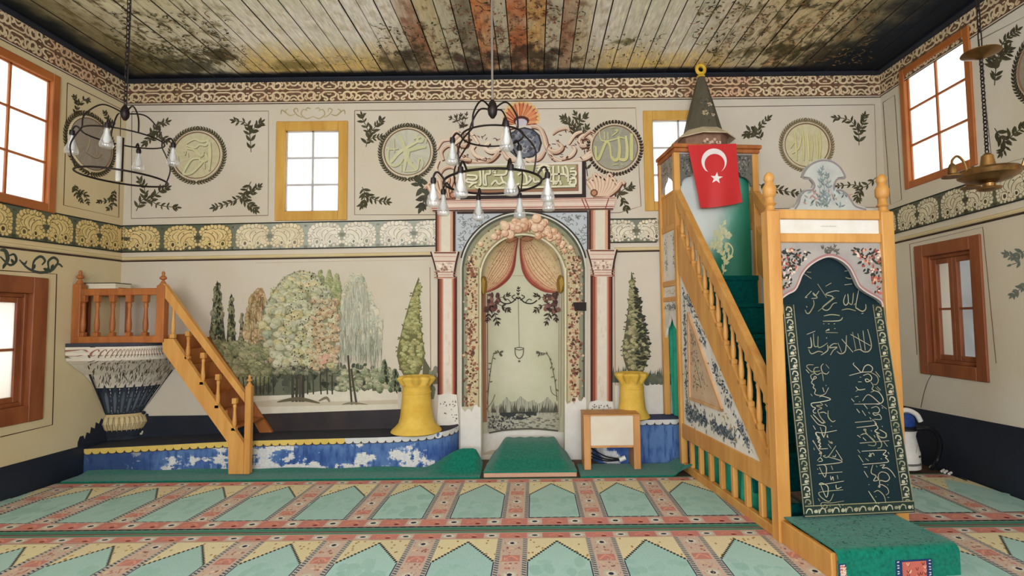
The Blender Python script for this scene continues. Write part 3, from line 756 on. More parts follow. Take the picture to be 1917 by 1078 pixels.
# pale ground and the strip below it
P.poly([(472, 738), (600, 728), (745, 726), (745, 768), (600, 772), (472, 776)], (214, 206, 184))
P.poly([(472, 752), (560, 744), (600, 752), (745, 748), (745, 756), (472, 762)], (196, 184, 158))
P.poly([(432, 690), (470, 694), (505, 690), (560, 694), (640, 692), (640, 728), (600, 732), (560, 738), (520, 740), (436, 742)], (104, 106, 86))
for i in range(160):   # dark undergrowth behind the trunks
    x = ru(398, 712); t = (x - 398) / 314; P.ell(x, ru(690, 734) - 8 * t, ru(3, 9), ru(3, 9), jit(random.choice([(62, 66, 54), (84, 88, 70), (102, 104, 82)]), 10), n=8, wob=.25)
P.build('painted_ground', wall_back)
def tree(draw, label=None):
    P = Paint(SB, 0.0022); draw(P); o = P.build('painted_tree', wall_back)
    if label: o['label'] = label
def cyp(xc, top, bot, w, cols, n, s):
    def d(P):
        P.poly([(xc, top)] + [(xc + w * ((t / 8) ** .7), top + (bot - top) * t / 8) for t in range(1, 9)] + [(xc - w * ((t / 8) ** .7), top + (bot - top) * t / 8) for t in range(8, 0, -1)], (66, 70, 52))
        blobtree(P, tri(xc, w * .92, .7), top + 4, bot, cols, n, s, 1.3, (44, 48, 38), .2)
        for i in range(int(n * .5)):
            t = rnd(); y = top + (bot - top) * t; P.leaf(xc + ru(-.1, 1) * w * t ** .7 * .9, y, pi / 2 + ru(-.4, .4), s * 2.2, s * .8, jit((50, 54, 40), 8))
    return d
tree(cyp(407, 524, 690, 20, [(126, 124, 92), (98, 100, 72), (146, 140, 106)], 120, 4.0))
tree(cyp(433, 548, 690, 12, [(110, 114, 80), (134, 130, 92)], 70, 3.4))
tree(cyp(453, 584, 690, 9, [(122, 118, 88), (140, 134, 104)], 40, 3.2))
def t_brown(P):
    ed = lambda t: (484 - 34 * (t ** .45), 484 + 32 * (t ** .45))
    blobtree(P, ed, 543, 676, [(176, 146, 104), (190, 164, 120), (150, 130, 88), (170, 152, 110)], 240, 4.2, 1.9, (92, 66, 42), .3)
    for i in range(70):
        t = rnd(); a, b = ed(t); x = ru(a, b); y = 545 + 140 * t; P.stroke([(x, y), (x + ru(-2, 2), y + ru(10, 26))], 1.3, jit((118, 84, 54), 16), taper=.6)
    for x in (466, 474, 484, 492): P.stroke([(x, 670), (x + ru(-2, 2), 720)], 2, (86, 80, 66))
tree(t_brown)
def t_big(P):
    ed = lambda t: (566 - 4 - 70 * min(1, math.sqrt(t * 2.3)) * (1 - .22 * max(0, t - .6) / .4), 570 + 62 * min(1, math.sqrt(t * 2.6)) * (1 - .12 * max(0, t - .6) / .4))
    for x in (548, 556, 562, 568, 576, 586, 600, 612, 622): P.stroke([(x + ru(-6, 6), 672), (x, 705), (x + ru(-2, 2), 752 if x < 570 else 738)], ru(3, 5.5) if x < 570 else 2.6, jit((74, 72, 60), 10))
    blobtree(P, lambda t: (500, 632), 660, 700, [(120, 120, 92), (96, 98, 78), (150, 146, 116)], 190, 4.6, .8, (40, 42, 36), .2)
    P.poly([ (ed(t / 20)[0], 506 + 178 * t / 20) for t in range(21)] + [(ed(t / 20)[1], 506 + 178 * t / 20) for t in range(20, -1, -1)], (142, 140, 108))
    blobtree(P, ed, 512, 684, [(176, 174, 136), (186, 184, 150), (166, 168, 138), (190, 178, 130)], 330, 8.6, .85, (96, 96, 70), .45)
    blobtree(P, lambda t: (584, 634), 560, 690, [(190, 164, 128), (176, 150, 112), (190, 176, 140)], 190, 4.4, .9, (92, 72, 50), .35)
    for i in range(150):
        t = rnd(); a, b = ed(t); x = ru(a + 40, b); P.ell(x, 510 + 180 * t, ru(.8, 1.7), ru(.8, 1.7), jit((76, 62, 46), 14), n=6)
    for t in range(40):
        q = t / 39 * .45
        for e in ed(q): P.ell(e + ru(-2, 2), 508 + 178 * q, 1.5, 2.2, jit((132, 128, 102), 12), n=7) if rnd() < .6 else None
    P.stroke([(520, 752), (560, 746), (600, 754)], 7, (104, 96, 74), taper=.8); P.stroke([(598, 750), (612, 744), (618, 752)], 5, (128, 116, 92), taper=.6)
    for i in range(12): P.ell(607 + ru(-8, 10), 672 + ru(-7, 7), 3.6, 3, jit((206, 160, 136), 8), n=8)
tree(t_big, 'large round-crowned painted tree with sage and rust leaves')
def t_pop(P):
    for xc, tp, wv in ((600, 508, 7), (617, 509, 9), (631, 515, 7)):
        blobtree(P, lambda t, xc=xc, wv=wv: (xc - wv * math.sin(pi * cl(t, .08, .75)), xc + wv * math.sin(pi * cl(t, .08, .75))), tp, 575, [(158, 160, 112), (142, 148, 100), (170, 168, 122)], 90, 3.2, 1.5, (84, 90, 62), .25)
tree(t_pop)
def t_willow(P):
    ed = lambda t: (672 - 36 * cl(t * 2.2 + .18) ** .6, 668 + 46 * cl(t * 1.2 + .1) ** .75)
    P.poly([(ed(t / 14)[0], 516 + 150 * t / 14) for t in range(15)] + [(ed(t / 14)[1], 516 + 150 * t / 14) for t in range(14, -1, -1)], (172, 172, 148))
    blobtree(P, ed, 518, 640, [(188, 186, 162), (176, 178, 154), (196, 186, 156)], 210, 5.2, 1.7, (122, 120, 98), .35)
    for i in range(330):
        t = rnd() ** .8; a, b = ed(t); x = ru(a, b); y = 520 + 140 * t
        P.stroke([(x, y), (x + ru(-2, 2), y + ru(8, 18)), (x + ru(-3, 3), y + ru(20, 42))], ru(.9, 2.0), jit(mixc((198, 196, 174), (106, 108, 88), rnd() * (.35 + .6 * t)), 8), taper=.7, n=3)
    P.stroke([(652, 665), (655, 705), (659, 757)], 3.6, (74, 68, 56)); P.stroke([(658, 690), (662, 720), (668, 757)], 3.8, (80, 74, 60)); P.stroke([(640, 757), (660, 754), (690, 757)], 4, (134, 124, 100), taper=.9)
tree(t_willow, 'painted weeping willow with pale hanging strands')
def t_hedge(P):
    blobtree(P, lambda t: (630, 748), 690, 730, [(150, 152, 120), (126, 132, 100), (166, 164, 132)], 120, 6, .8, (70, 76, 56), .3)
    cyp(720, 671, 715, 9, [(120, 126, 96), (98, 106, 78)], 40, 3.4)(P); cyp(740, 690, 730, 10, [(120, 126, 96), (98, 106, 78)], 34, 3.4)(P)
    blobtree(P, lambda t: (392 + 22 * t, 502), 640, 716, [(140, 138, 98), (118, 120, 84), (158, 152, 112)], 190, 7, .9, (62, 66, 48), .25)
    for i in range(10): x = 440 + i * 8; P.stroke([(x, 705), (x + ru(-3, 3), 738)], 2.2, (66, 66, 56))
tree(t_hedge)
def potcyp(top, bot, xc, wl, wr, lean, cols, dark, side):
    def d(P):
        prof = lambda t: max(.12, 1 - ((t - .76) / .24) ** 2 * .45) if t > .76 else (.02 + .98 * (t / .76) ** 1.05)
        ed = lambda t: (xc + lean * (1 - t) ** 3 - wl * prof(t), xc + lean * (1 - t) ** 3 + wr * prof(t))
        H = bot - top
        P.poly([(ed(t / 16)[0], top + H * t / 16) for t in range(17)] + [(ed(t / 16)[1], top + H * t / 16) for t in range(16, -1, -1)], mixc(cols[0], dark, .6))
        blobtree(P, lambda t: (ed(t)[0] + 4 * t, ed(t)[1] - 4 * t), top + 16, bot - 4, cols, 230, 4.6, .75, dark, .3)
        for i in range(60):
            t = rnd(); a, b = ed(t); s = a if rnd() < .35 else b; P.leaf(s, top + H * t, ru(0, 6), 5, 2.4, jit(mixc(cols[0], dark, .7), 8))
        if side:
            for i in range(150): t = ru(.15, .97); a, b = ed(t); P.leaf(ru((a + b) / 2 - 2, b), top + H * t, ru(-.6, .6), 8, 4, jit(dark, 7))
    return d
tree(potcyp(519, 702, 770, 27, 25, 14, [(150, 146, 92), (168, 164, 110), (134, 134, 84)], (82, 80, 50), False), 'pale green painted cypress rising from the left pedestal')
tree(potcyp(509, 696, 1189, 24, 26, -7, [(140, 134, 94), (160, 152, 110), (120, 116, 80)], (58, 60, 48), True), 'dark painted cypress rising from the right pedestal')
P = Paint(SB, .0018)
P.poly([(1152, 722), (1240, 712), (1262, 715), (1262, 785), (1152, 785)], (216, 210, 196))
for i in range(46):
    x = random.choice([ru(1148, 1172), ru(1208, 1262)]); h = ru(10, 34) if x < 1180 else ru(8, 22) + (x - 1208) * .4
    P.poly([(x - 4, 716), (x + 4, 716), (x, 716 - h)], jit((92, 96, 80), 12))
for i in range(40): P.ell(ru(1210, 1262), ru(702, 718), 5, 4, jit((98, 100, 84), 12), n=7)
for i in range(24): P.ell(ru(790, 818), ru(690, 745), ru(3, 7), ru(4, 9), jit((118, 118, 96), 14), n=8)
P.poly([(793, 668), (806, 690), (796, 716), (790, 716)], (98, 96, 74))
P.build('painted_hedge', wall_back)

# ------------------------------------------------------------------ calligraphy roundels
def medallion(name, label, S, cx, cz, R, disc, letter, glyphs, wcol, ring=(206, 190, 156), rope=False):
    c = S(cx, cz, 0); t = thing(name, label, 'medallion', c, 'calligraphy roundels on the walls')
    b = MB(lambda u, v, o: S(u, v, o))
    n = 48; vs = []; r1 = R * .80
    prof = [(r1 + .012, 0.0), (r1 + .012, .008), (r1, .012), (r1 - .012, .006), (0.001, .006)]
    b.v = []; 
    for (r, o) in prof:
        for i in range(n): b.v.append(tuple(S(cx + r * math.cos(2 * pi * i / n), cz + r * math.sin(2 * pi * i / n), o)))
    for j in range(len(prof) - 1):
        for i in range(n): b.f.append([j * n + i, j * n + (i + 1) % n, (j + 1) * n + (i + 1) % n, (j + 1) * n + i]); b.c.append(ring if j < 2 else ((124, 96, 74) if j == 2 else jit(disc, 5)))
    b.build('disc', PAINT, t)
    P = Paint(S, .0075)
    for k in range(60): P.ell(cx + ru(-.6, .6) * R, cz + ru(-.6, .6) * R * .6, ru(.02, .07) * R * 2, ru(.01, .03) * R * 2, jit(disc, 7), ru(0, 3), n=8, wob=.3) if False else None
    for pts, wd in glyphs:
        Q = [(cx + a * R, cz + b_ * R) for a, b_ in pts]
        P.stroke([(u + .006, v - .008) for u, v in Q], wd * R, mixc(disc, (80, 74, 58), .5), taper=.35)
    P.o = .0105
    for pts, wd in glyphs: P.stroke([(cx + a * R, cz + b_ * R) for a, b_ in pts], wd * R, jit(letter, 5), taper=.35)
    P.build('lettering', t)
    W = Paint(S, .002)
    m = 62 if not rope else 54
    W.stroke([(cx + R * .92 * math.cos(2 * pi * i / 40), cz + R * .92 * math.sin(2 * pi * i / 40)) for i in range(40)], R * .03, mixc(wcol, (120, 100, 80), .4), closed=True)
    for i in range(m):
        a = -pi / 2 + pi * (i % (m // 2)) / (m // 2) * (1 if i < m // 2 else -1); d = a + (pi / 2 if i < m // 2 else -pi / 2)
        x, y = cx + R * .92 * math.cos(a), cz + R * .92 * math.sin(a)
        for q in (.55, -.55): W.leaf(x, y, d + q, R * (.15 if not rope else .12), R * (.055 if not rope else .075), jit(wcol, 8))
    W.build('laurel_wreath', t)
    return t
G_ALLAH = [([(.58, .50), (.57, .0), (.56, -.45)], .13), ([(.38, .42), (.42, .0), (.38, -.38), (.20, -.42), (.10, -.30)], .11), ([(.12, .40), (.16, .0), (.12, -.34), (-.02, -.44), (-.14, -.30)], .11),
           ([(-.14, -.30), (-.18, .10), (-.30, .20), (-.44, -.10), (-.58, -.40), (-.66, -.30), (-.66, .0), (-.72, .05)], .09), ([(.40, .30), (.20, .36), (.0, .30), (-.30, .24), (-.48, .30), (-.54, .66)], .05), ([(-.34, .30), (-.36, .56)], .05), ([(-.22, .30), (-.24, .54)], .05), ([(-.10, .42), (.06, .54), (.10, .62), (.0, .60)], .05), ([(-.15, .70), (.0, .72)], .04), ([(-.1, -.6), (.1, -.58)], .04), ([(.2, -.56), (.28, -.62)], .04)]
G_MUH = [([(.44, .52), (.34, .46), (.36, .36), (.48, .36), (.52, .46), (.44, .52)], .09), ([(.36, .36), (.10, .22), (-.18, .06), (-.36, -.10), (-.52, -.30), (-.62, -.36)], .10), ([(-.28, .58), (-.16, .36), (-.10, .10), (.0, -.2), (.14, -.44), (.30, -.60)], .13), ([(.62, .18), (.36, .14), (.06, .06), (-.06, .06)], .12), ([(.06, .06), (.02, -.2), (.16, -.36)], .09),
         ([(-.10, .0), (-.06, -.3), (-.12, -.66)], .09), ([(-.62, .18), (-.66, -.1), (-.62, -.36), (-.44, -.46), (-.26, -.38), (-.14, -.2)], .09), ([(-.46, .48), (-.44, .0)], .06), ([(-.72, .12), (-.5, .10), (-.30, .12)], .05), ([(-.12, -.66), (.2, -.64), (.34, -.56), (.38, -.28), (.46, -.22), (.52, -.4), (.46, -.56)], .06), ([(-.2, -.4), (-.2, -.66)], .05), ([(.2, .62), (.3, .5), (.2, .44)], .05), ([(.62, .3), (.64, .5)], .05)]
G_L = [([(.42, .46), (.44, .0), (.42, -.52)], .11), ([(-.36, .40), (-.1, .54), (.16, .46), (.36, .50), (.30, .34), (.08, .36), (-.06, .26), (-.36, .34)], .07), ([(-.34, .24), (-.08, .18), (.14, -.02), (.26, .10), (.34, -.16), (.14, -.18), (.10, -.06)], .09), ([(.10, -.10), (-.16, -.14), (-.34, -.40), (-.42, -.62), (-.16, -.60), (.12, -.34), (.24, -.18)], .08), ([(-.46, .16), (-.40, .02), (-.36, .16)], .04), ([(-.3, .1), (-.28, -.06)], .04), ([(-.62, .0), (-.6, -.2)], .04), ([(.26, -.2), (.28, -.46)], .05)]
G_R = [([(x, .45 + ru(-.1, .15)), (x + .02, .0), (x + ru(-.06, .06), -.55)], .06) for x in (-.42, -.14, .02, .16, .34, .46)] + [([(-.56, -.3), (-.3, -.1), (-.2, .3)], .05), ([(-.6, -.1), (-.45, .1)], .04)]
G_D = [([(-.3, .3), (-.1, .1), (-.2, -.3)], .06), ([(.1, .4), (.2, -.3)], .06), ([(-.2, -.3), (.2, -.35), (.4, -.1)], .05), ([(.36, .2), (.4, -.2)], .05)]
c = atY(369, 291); medallion('calligraphy_medallion', 'pale roundel with faint looping letters left of the small pale-framed window', SBm, c.x, c.z, .335, (196, 186, 148), (202, 196, 150), G_L, (78, 70, 46))
c = atY(763, 285); medallion('calligraphy_medallion', 'grey-green roundel of interlaced letters left of the prayer niche crest', SBm, c.x, c.z, .335, (186, 182, 160), (196, 192, 148), G_MUH, (70, 64, 46))
c = atY(1151, 277); medallion('calligraphy_medallion', 'grey roundel with large yellow Allah lettering right of the niche crest', SBm, c.x, c.z, .325, (156, 152, 132), (196, 190, 130), G_ALLAH, (62, 50, 38), rope=True)
c = atY(1510, 272); medallion('calligraphy_medallion', 'pale yellow roundel on the back wall above the pulpit door crest', SBm, c.x, c.z, .315, (200, 190, 150), (210, 202, 140), G_R, (120, 106, 74))
medallion('calligraphy_medallion', 'dark grey-brown roundel on the left wall behind the iron chandelier', SLm, 5.482, 3.37, .335, (152, 140, 124), (166, 150, 122), G_D, (66, 58, 40))
medallion('calligraphy_medallion', 'roundel cut off by the right edge, beside the hanging brass lamp', SRm, 3.98, 3.42, .335, (150, 140, 118), (190, 180, 130), G_D, (62, 58, 42))

# ================================================================== MIHRAB
mih = thing('prayer_niche', 'painted arched prayer niche with pink columns and swagged curtains in the wall centre', 'prayer niche', (NXC, D - .03, 0))
ND = .34
def niche_y(x, z):
    u = cl((x - NXC) / NHW, -1, 1)
    q = 1 - u * u
    if z > NZS: q = max(0.0, q - ((z - NZS) / (NZT - NZS)) ** 2)
    return D + ND * math.sqrt(max(0, q)) ** .9
def SN(x, y, o=0):   # photo pixel -> curved niche wall
    p = atY(x, y); X, Z = p.x, p.z
    d = ray(x, y); Y = D
    for _ in range(8):
        Y = niche_y(X, Z); q = CO + d * (Y / d.y); X, Z = q.x, q.z
    v = Vector((NXC, D - .3, Z)) - Vector((X, Y, Z)); v.normalize()
    return Vector((X, Y, Z)) + v * o
NICHE = mat('pale_sage_plaster', (206, 202, 176), .9, scale=(2, 2, 2), col2=(192, 190, 158), spec=.15)
b = MB(); n = 28; rows_ = [0.0, .3, .8, 1.4, NZS] + [NZS + (NZT - NZS) * math.sin(pi / 2 * i / 14) for i in range(1, 15)]
for z in rows_:
    hw = NHW * math.sqrt(max(0, 1 - ((z - NZS) / (NZT - NZS)) ** 2)) if z > NZS else NHW
    for i in range(n + 1):
        X = NXC - hw * math.cos(pi * i / n); b.v.append((X, niche_y(X, z) + .001, z))
W_ = n + 1
for j in range(len(rows_) - 1):
    for i in range(n): b.f.append([j * W_ + i, j * W_ + i + 1, (j + 1) * W_ + i + 1, (j + 1) * W_ + i]); b.c.append(None)
b.c = [None] * len(b.f)
b.build('niche_wall', NICHE, mih, smooth=True)
# arch surround: a raised plaster band
def archring(x0, x1, top, bot, spring, S=None):
    cx, rx, ry = (x0 + x1) / 2, (x1 - x0) / 2, spring - top
    return [(x0, bot)] + [(cx - rx * math.cos(pi * i / 28), spring - ry * math.sin(pi * i / 28)) for i in range(29)] + [(x1, bot)]
O_ = archring(863, 1097, 398, 893, 506); I_ = archring(901, 1057, 441, 893, 522)
def ringmesh(A, Bq, o0, o1, col):
    b = MB(lambda u, v, o: SB(u, v, o)); m = len(A)
    b.v = [tuple(SB(u, v, o)) for o in (o0, o1) for L in (A, Bq) for u, v in L]
    for i in range(m - 1):
        b.f += [[2 * m + i, 2 * m + i + 1, 3 * m + i + 1, 3 * m + i], [i, i + 1, 2 * m + i + 1, 2 * m + i], [m + i, m + i + 1, 3 * m + i + 1, 3 * m + i]]
    b.f += [[0, m, 3 * m, 2 * m], [m - 1, 2 * m - 1, 4 * m - 1, 3 * m - 1]]
    b.c = [col] * len(b.f)
    return b
arch = ringmesh(O_, I_, 0.0, .035, (190, 182, 150)).build('arch_surround', PAINT, mih)
P = Paint(SB, .0362)
def ringpt(t, k):   # t 0..1 along, k 0 outer..1 inner
    m = len(O_) - 1; f_ = t * m; i = min(m - 1, int(f_)); q = f_ - i
    o = mixc((*O_[i], 0), (*O_[i + 1], 0), q); e = mixc((*I_[i], 0), (*I_[i + 1], 0), q)
    return (o[0] + (e[0] - o[0]) * k, o[1] + (e[1] - o[1]) * k)
def legpt(side, y, k):   # straight legs
    return (863 + 38 * k, y) if side == 0 else (1097 - 40 * k, y)
ARC = lambda a, k: ringpt((1 + 28 * a) / 30, k)
for k0, k1, col in ((.0, .06, (206, 204, 190)), (.06, .16, (86, 88, 74)), (.16, .34, (138, 136, 110)), (.34, .86, (190, 178, 140)), (.86, .93, (150, 138, 104)), (.93, 1.0, (214, 204, 170))):
    for j in range(40): P.poly([ARC(j / 40, k0), ARC((j + 1) / 40, k0), ARC((j + 1) / 40, k1), ARC(j / 40, k1)], jit(col, 4))
    for s in (0, 1):
        y0 = 506 if s == 0 else 506
        P.poly([legpt(s, 506, k0), legpt(s, 506, k1) if k1 < .9 else legpt(s, 522, k1), legpt(s, 760, k1), legpt(s, 760, k0)], jit(col, 3))
        P.poly([legpt(s, 500, k0), legpt(s, 524, k0), legpt(s, 524, k1), legpt(s, 505, k1)], jit(col, 3))
for i in range(330):   # flowers and dots along the band
    a = rnd(); k = ru(.3, .85); p = ARC(a, k); tip = abs(a - .5)
    if rnd() < .5: P.ell(p[0], p[1], ru(1, 2.2), ru(1, 2.2), jit(random.choice([(124, 112, 78), (150, 110, 84), (110, 96, 70)]), 12), n=7)
for i in range(70):
    a = .5 + random.gauss(0, .17); k = .55 + random.gauss(0, .12); p = ARC(cl(a), k); r = 8.5 * (1.1 - 1.5 * abs(a - .5)) * ru(.7, 1.1)
    if r < 2: continue
    c = jit(random.choice([(216, 176, 142), (222, 190, 156), (206, 162, 126)]), 8)
    P.ell(p[0] + 1.2, p[1] + 1.6, r, r, mixc(c, (132, 84, 62), .65), n=11); P.ell(p[0], p[1], r * .93, r * .92, c, n=11); P.ell(p[0] - r * .2, p[1] - r * .25, r * .5, r * .42, mixc(c, (240, 222, 196), .6), n=8)
for s in (0, 1):
    for i in range(420):
        y = ru(480, 758); p = legpt(s, y, cl(random.gauss(.52, .15), .16, .84)); t = ss(520, 700, y)
        c = jit(random.choice([(206, 182, 146), (150, 96, 76), (92, 70, 56), (196, 160, 124), (128, 84, 64)]), 12); r = ru(1.2, 3.2)
        P.ell(p[0], p[1], r, r * ru(.7, 1.2), c, n=8, wob=.2)
P.poly([(1072, 566), (1097, 566), (1097, 582), (1076, 582)], (52, 44, 40))
for s, yb in ((0, 762), (1, 748)):   # worn white plaster over the feet of the band
    pts = [legpt(s, 893, 0)] + [legpt(s, yb + ru(-9, 8), k / 9) for k in range(10)] + [legpt(s, 893, 1)]
    P.poly(pts, (222, 216, 204))
P.build('painted_flower_band', arch)
# niche painting
P = Paint(SN, .004, 6e-6)
gx, gy = 971, 444
def swag(side):
    if side == 0: out = [(gx - 1, gy + 2), (967, 470), (962, 500), (950, 524), (930, 540), (908, 548)]; inn = [(gx - 6, gy + 1), (950, 447), (930, 462), (914, 486), (906, 512), (904, 530)]
    else: out = [(gx + 3, gy + 2), (973, 478), (980, 508), (996, 532), (1020, 546), (1046, 548)]; inn = [(gx + 8, gy), (1005, 446), (1028, 458), (1044, 480), (1051, 505), (1053, 524)]
    A = crv(out, 8); Bq = crv(inn, 8); m = min(len(A), len(Bq)) - 1
    for j in range(m):
        for k in range(9):
            k0, k1 = k / 9, (k + 1) / 9
            f = lambda i, q: (A[i][0] + (Bq[i][0] - A[i][0]) * q, A[i][1] + (Bq[i][1] - A[i][1]) * q)
            c = mixc((178, 104, 84), (216, 184, 142), ss(0, .3, k0 + .06)); c = mixc(c, (214, 194, 150), ss(.3, 1, k0)); c = mixc(c, (186, 116, 92), (1 - ss(0, .2, j / m)) * .6)
            P.poly([f(j, k0), f(j + 1, k0), f(j + 1, k1), f(j, k1)], jit(c, 5))
    for q in (.0, .03, .07, .12, .2, .27, .35, .44, .53, .62, .72, .82):
        w_ = 2.2 if q < .1 else 1.1
        pts = [(A[i][0] + (Bq[i][0] - A[i][0]) * (q + .03 * math.sin(i * .25)), A[i][1] + (Bq[i][1] - A[i][1]) * q) for i in range(0, m + 1, 4)]
        P.stroke(pts, w_, jit((140, 70, 58) if q < .1 else (168, 112, 84), 10), taper=.5)
    for i in range(90):
        j = random.randrange(4, m); q = ru(.1, .95); P.ell(A[j][0] + (Bq[j][0] - A[j][0]) * q, A[j][1] + (Bq[j][1] - A[j][1]) * q, .9, .9, (150, 104, 82), n=6)
# red-brown stripe down the left edge and pale pilaster lines on the right
P.quadgrid([(902, 545), (909, 548), (911, 790), (904, 790)], 2, 20, (168, 116, 88)); P.stroke([(912, 550), (913, 780)], 1.3, (120, 76, 60))
for x in (1047, 1051): P.stroke([(x, 550), (x - 1, 780)], 1.0, (164, 140, 118))
P.stroke([(960, 516), (984, 516)], 1, (170, 158, 130), smooth=False)
swag(0); swag(1)
for pts in ([(gx - 26, 452), (950, 446), (gx - 2, 446), (955, 454)], [(gx + 4, 446), (985, 443), (998, 446), (990, 452), (978, 450)]): P.poly(pts, (206, 156, 124)); P.stroke(pts, 1.2, (150, 84, 66), closed=True)
for cx, cy, rx, ry in ((905, 534, 5.5, 17), (1050, 532, 6.5, 17)): P.ell(cx, cy, rx + 1, ry + 1, (150, 116, 58)); P.ell(cx, cy, rx, ry, (206, 172, 88)); P.ell(cx - 1, cy - 3, rx * .5, ry * .6, (222, 194, 116))
for sx, x0 in ((1, 908), (-1, 1046)):
    for i in range(26): P.ell(x0 + sx * ru(0, 26), 552 + ru(0, 34) - .3 * 10, ru(3, 6), ru(3, 6), jit(random.choice([(112, 78, 72), (138, 100, 90), (84, 60, 58)]), 10), n=9)
    P.sprig([(x0 + sx * 6, 570), (x0 + sx * 16, 585), (x0 + sx * 22, 602)], 5, 12, 4, (62, 52, 44)); P.sprig([(x0 + sx * 16, 566), (x0 + sx * 34, 574), (x0 + sx * 42, 580)], 4, 11, 4, (66, 56, 46)); P.sprig([(x0 + sx * 4, 575), (x0 + sx * 6, 590), (x0 + sx * 4, 598)], 4, 9, 3.4, (70, 54, 46)); P.sprig([(x0 + sx * 20, 556), (x0 + sx * 36, 556), (x0 + sx * 42, 552)], 4, 9, 3.2, (60, 56, 44))
    P.stroke([(970 - sx * 2, 556), (970 - sx * 12, 566), (970 - sx * 26, 568), (970 - sx * 36, 562)], 2.2, (54, 50, 44)); P.stroke([(970 - sx * 4, 562), (970 - sx * 12, 556), (970 - sx * 6, 552)], 1.8, (54, 50, 44)); P.stroke([(970 - sx * 14, 566), (970 - sx * 20, 560), (970 - sx * 26, 562)], 1.5, (54, 50, 44))
P.sprig([(970, 562), (970, 550), (970, 541)], 4, 7, 3, (54, 50, 44))
P.stroke([(970, 560), (971, 600), (972, 650)], .9, (120, 112, 92)); P.stroke([(964, 652), (965, 664), (972, 671), (979, 664), (980, 652)], 1.6, (86, 82, 68)); P.stroke([(963, 652), (972, 650), (981, 652), (972, 655)], 1.3, (86, 82, 68), closed=True); P.ell(972, 676, 2.4, 2, (96, 90, 74))
for sx, pts in ((1, [(911, 756), (915, 715), (918, 690), (924, 662), (934, 660)]), (-1, [(1044, 750), (1040, 715), (1034, 685), (1026, 664), (1012, 660)])):
    P.stroke(pts, 1.5, (110, 108, 84))
    for (x, y) in crv(pts, 3)[2:]: P.leaf(x, y, ru(0, 6.2), 7, 2.6, jit((104, 102, 78), 10))
    e = pts[-1]
    for i in range(6): P.leaf(e[0], e[1], ru(-.6, 1.2) if sx == 1 else ru(1.9, 3.8), 9, 3, jit((92, 88, 72), 10))
P.stroke([(908, 768), (920, 752), (926, 738)], 1.4, (110, 108, 84)); P.stroke([(1045, 742), (1034, 735), (1031, 722)], 1.4, (110, 108, 84))
hor = [(911, 772), (920, 762), (936, 757), (948, 742), (956, 752), (966, 750), (974, 741), (988, 752), (1000, 748), (1006, 756), (1016, 752), (1026, 742), (1034, 752), (1040, 765), (1048, 772)]
P.area(hor, [(911, 808), (975, 802), (1048, 806)], 40, (176, 172, 150))
P.area(hor, [(911, 776), (930, 779), (1006, 778), (1048, 774)], 60, (100, 100, 86))
for i in range(60): x = ru(915, 1044); P.poly([(x - 2, 772), (x + 2, 772), (x, ru(748, 768))], jit((88, 88, 74), 10))
P.area([(935, 772), (1005, 770)], [(935, 776), (950, 785), (975, 786), (1005, 777)], 24, (60, 64, 62)); P.o += .0004
for i in range(150): P.ell(ru(914, 965), ru(779, 804), ru(1, 3), ru(1, 2.6), jit(random.choice([(86, 84, 80), (120, 118, 108), (170, 166, 150), (64, 62, 60)]), 10), n=7)
for i in range(110): P.ell(ru(965, 1046), ru(774, 802), ru(1.5, 5), ru(.8, 1.8), jit(random.choice([(130, 126, 108), (176, 170, 148), (106, 102, 88)]), 10), n=7)
P.stroke([(914, 810), (950, 804), (1000, 802), (1046, 806)], 3.2, (92, 88, 76))
P.build('niche_painting', mih)
P = Paint(SN, .004)
P.area([(902, 812), (940, 807), (1010, 805), (1056, 809)], [(902, 880), (1056, 880)], 50, (222, 216, 204))
P.build('white_plaster_patch', mih)

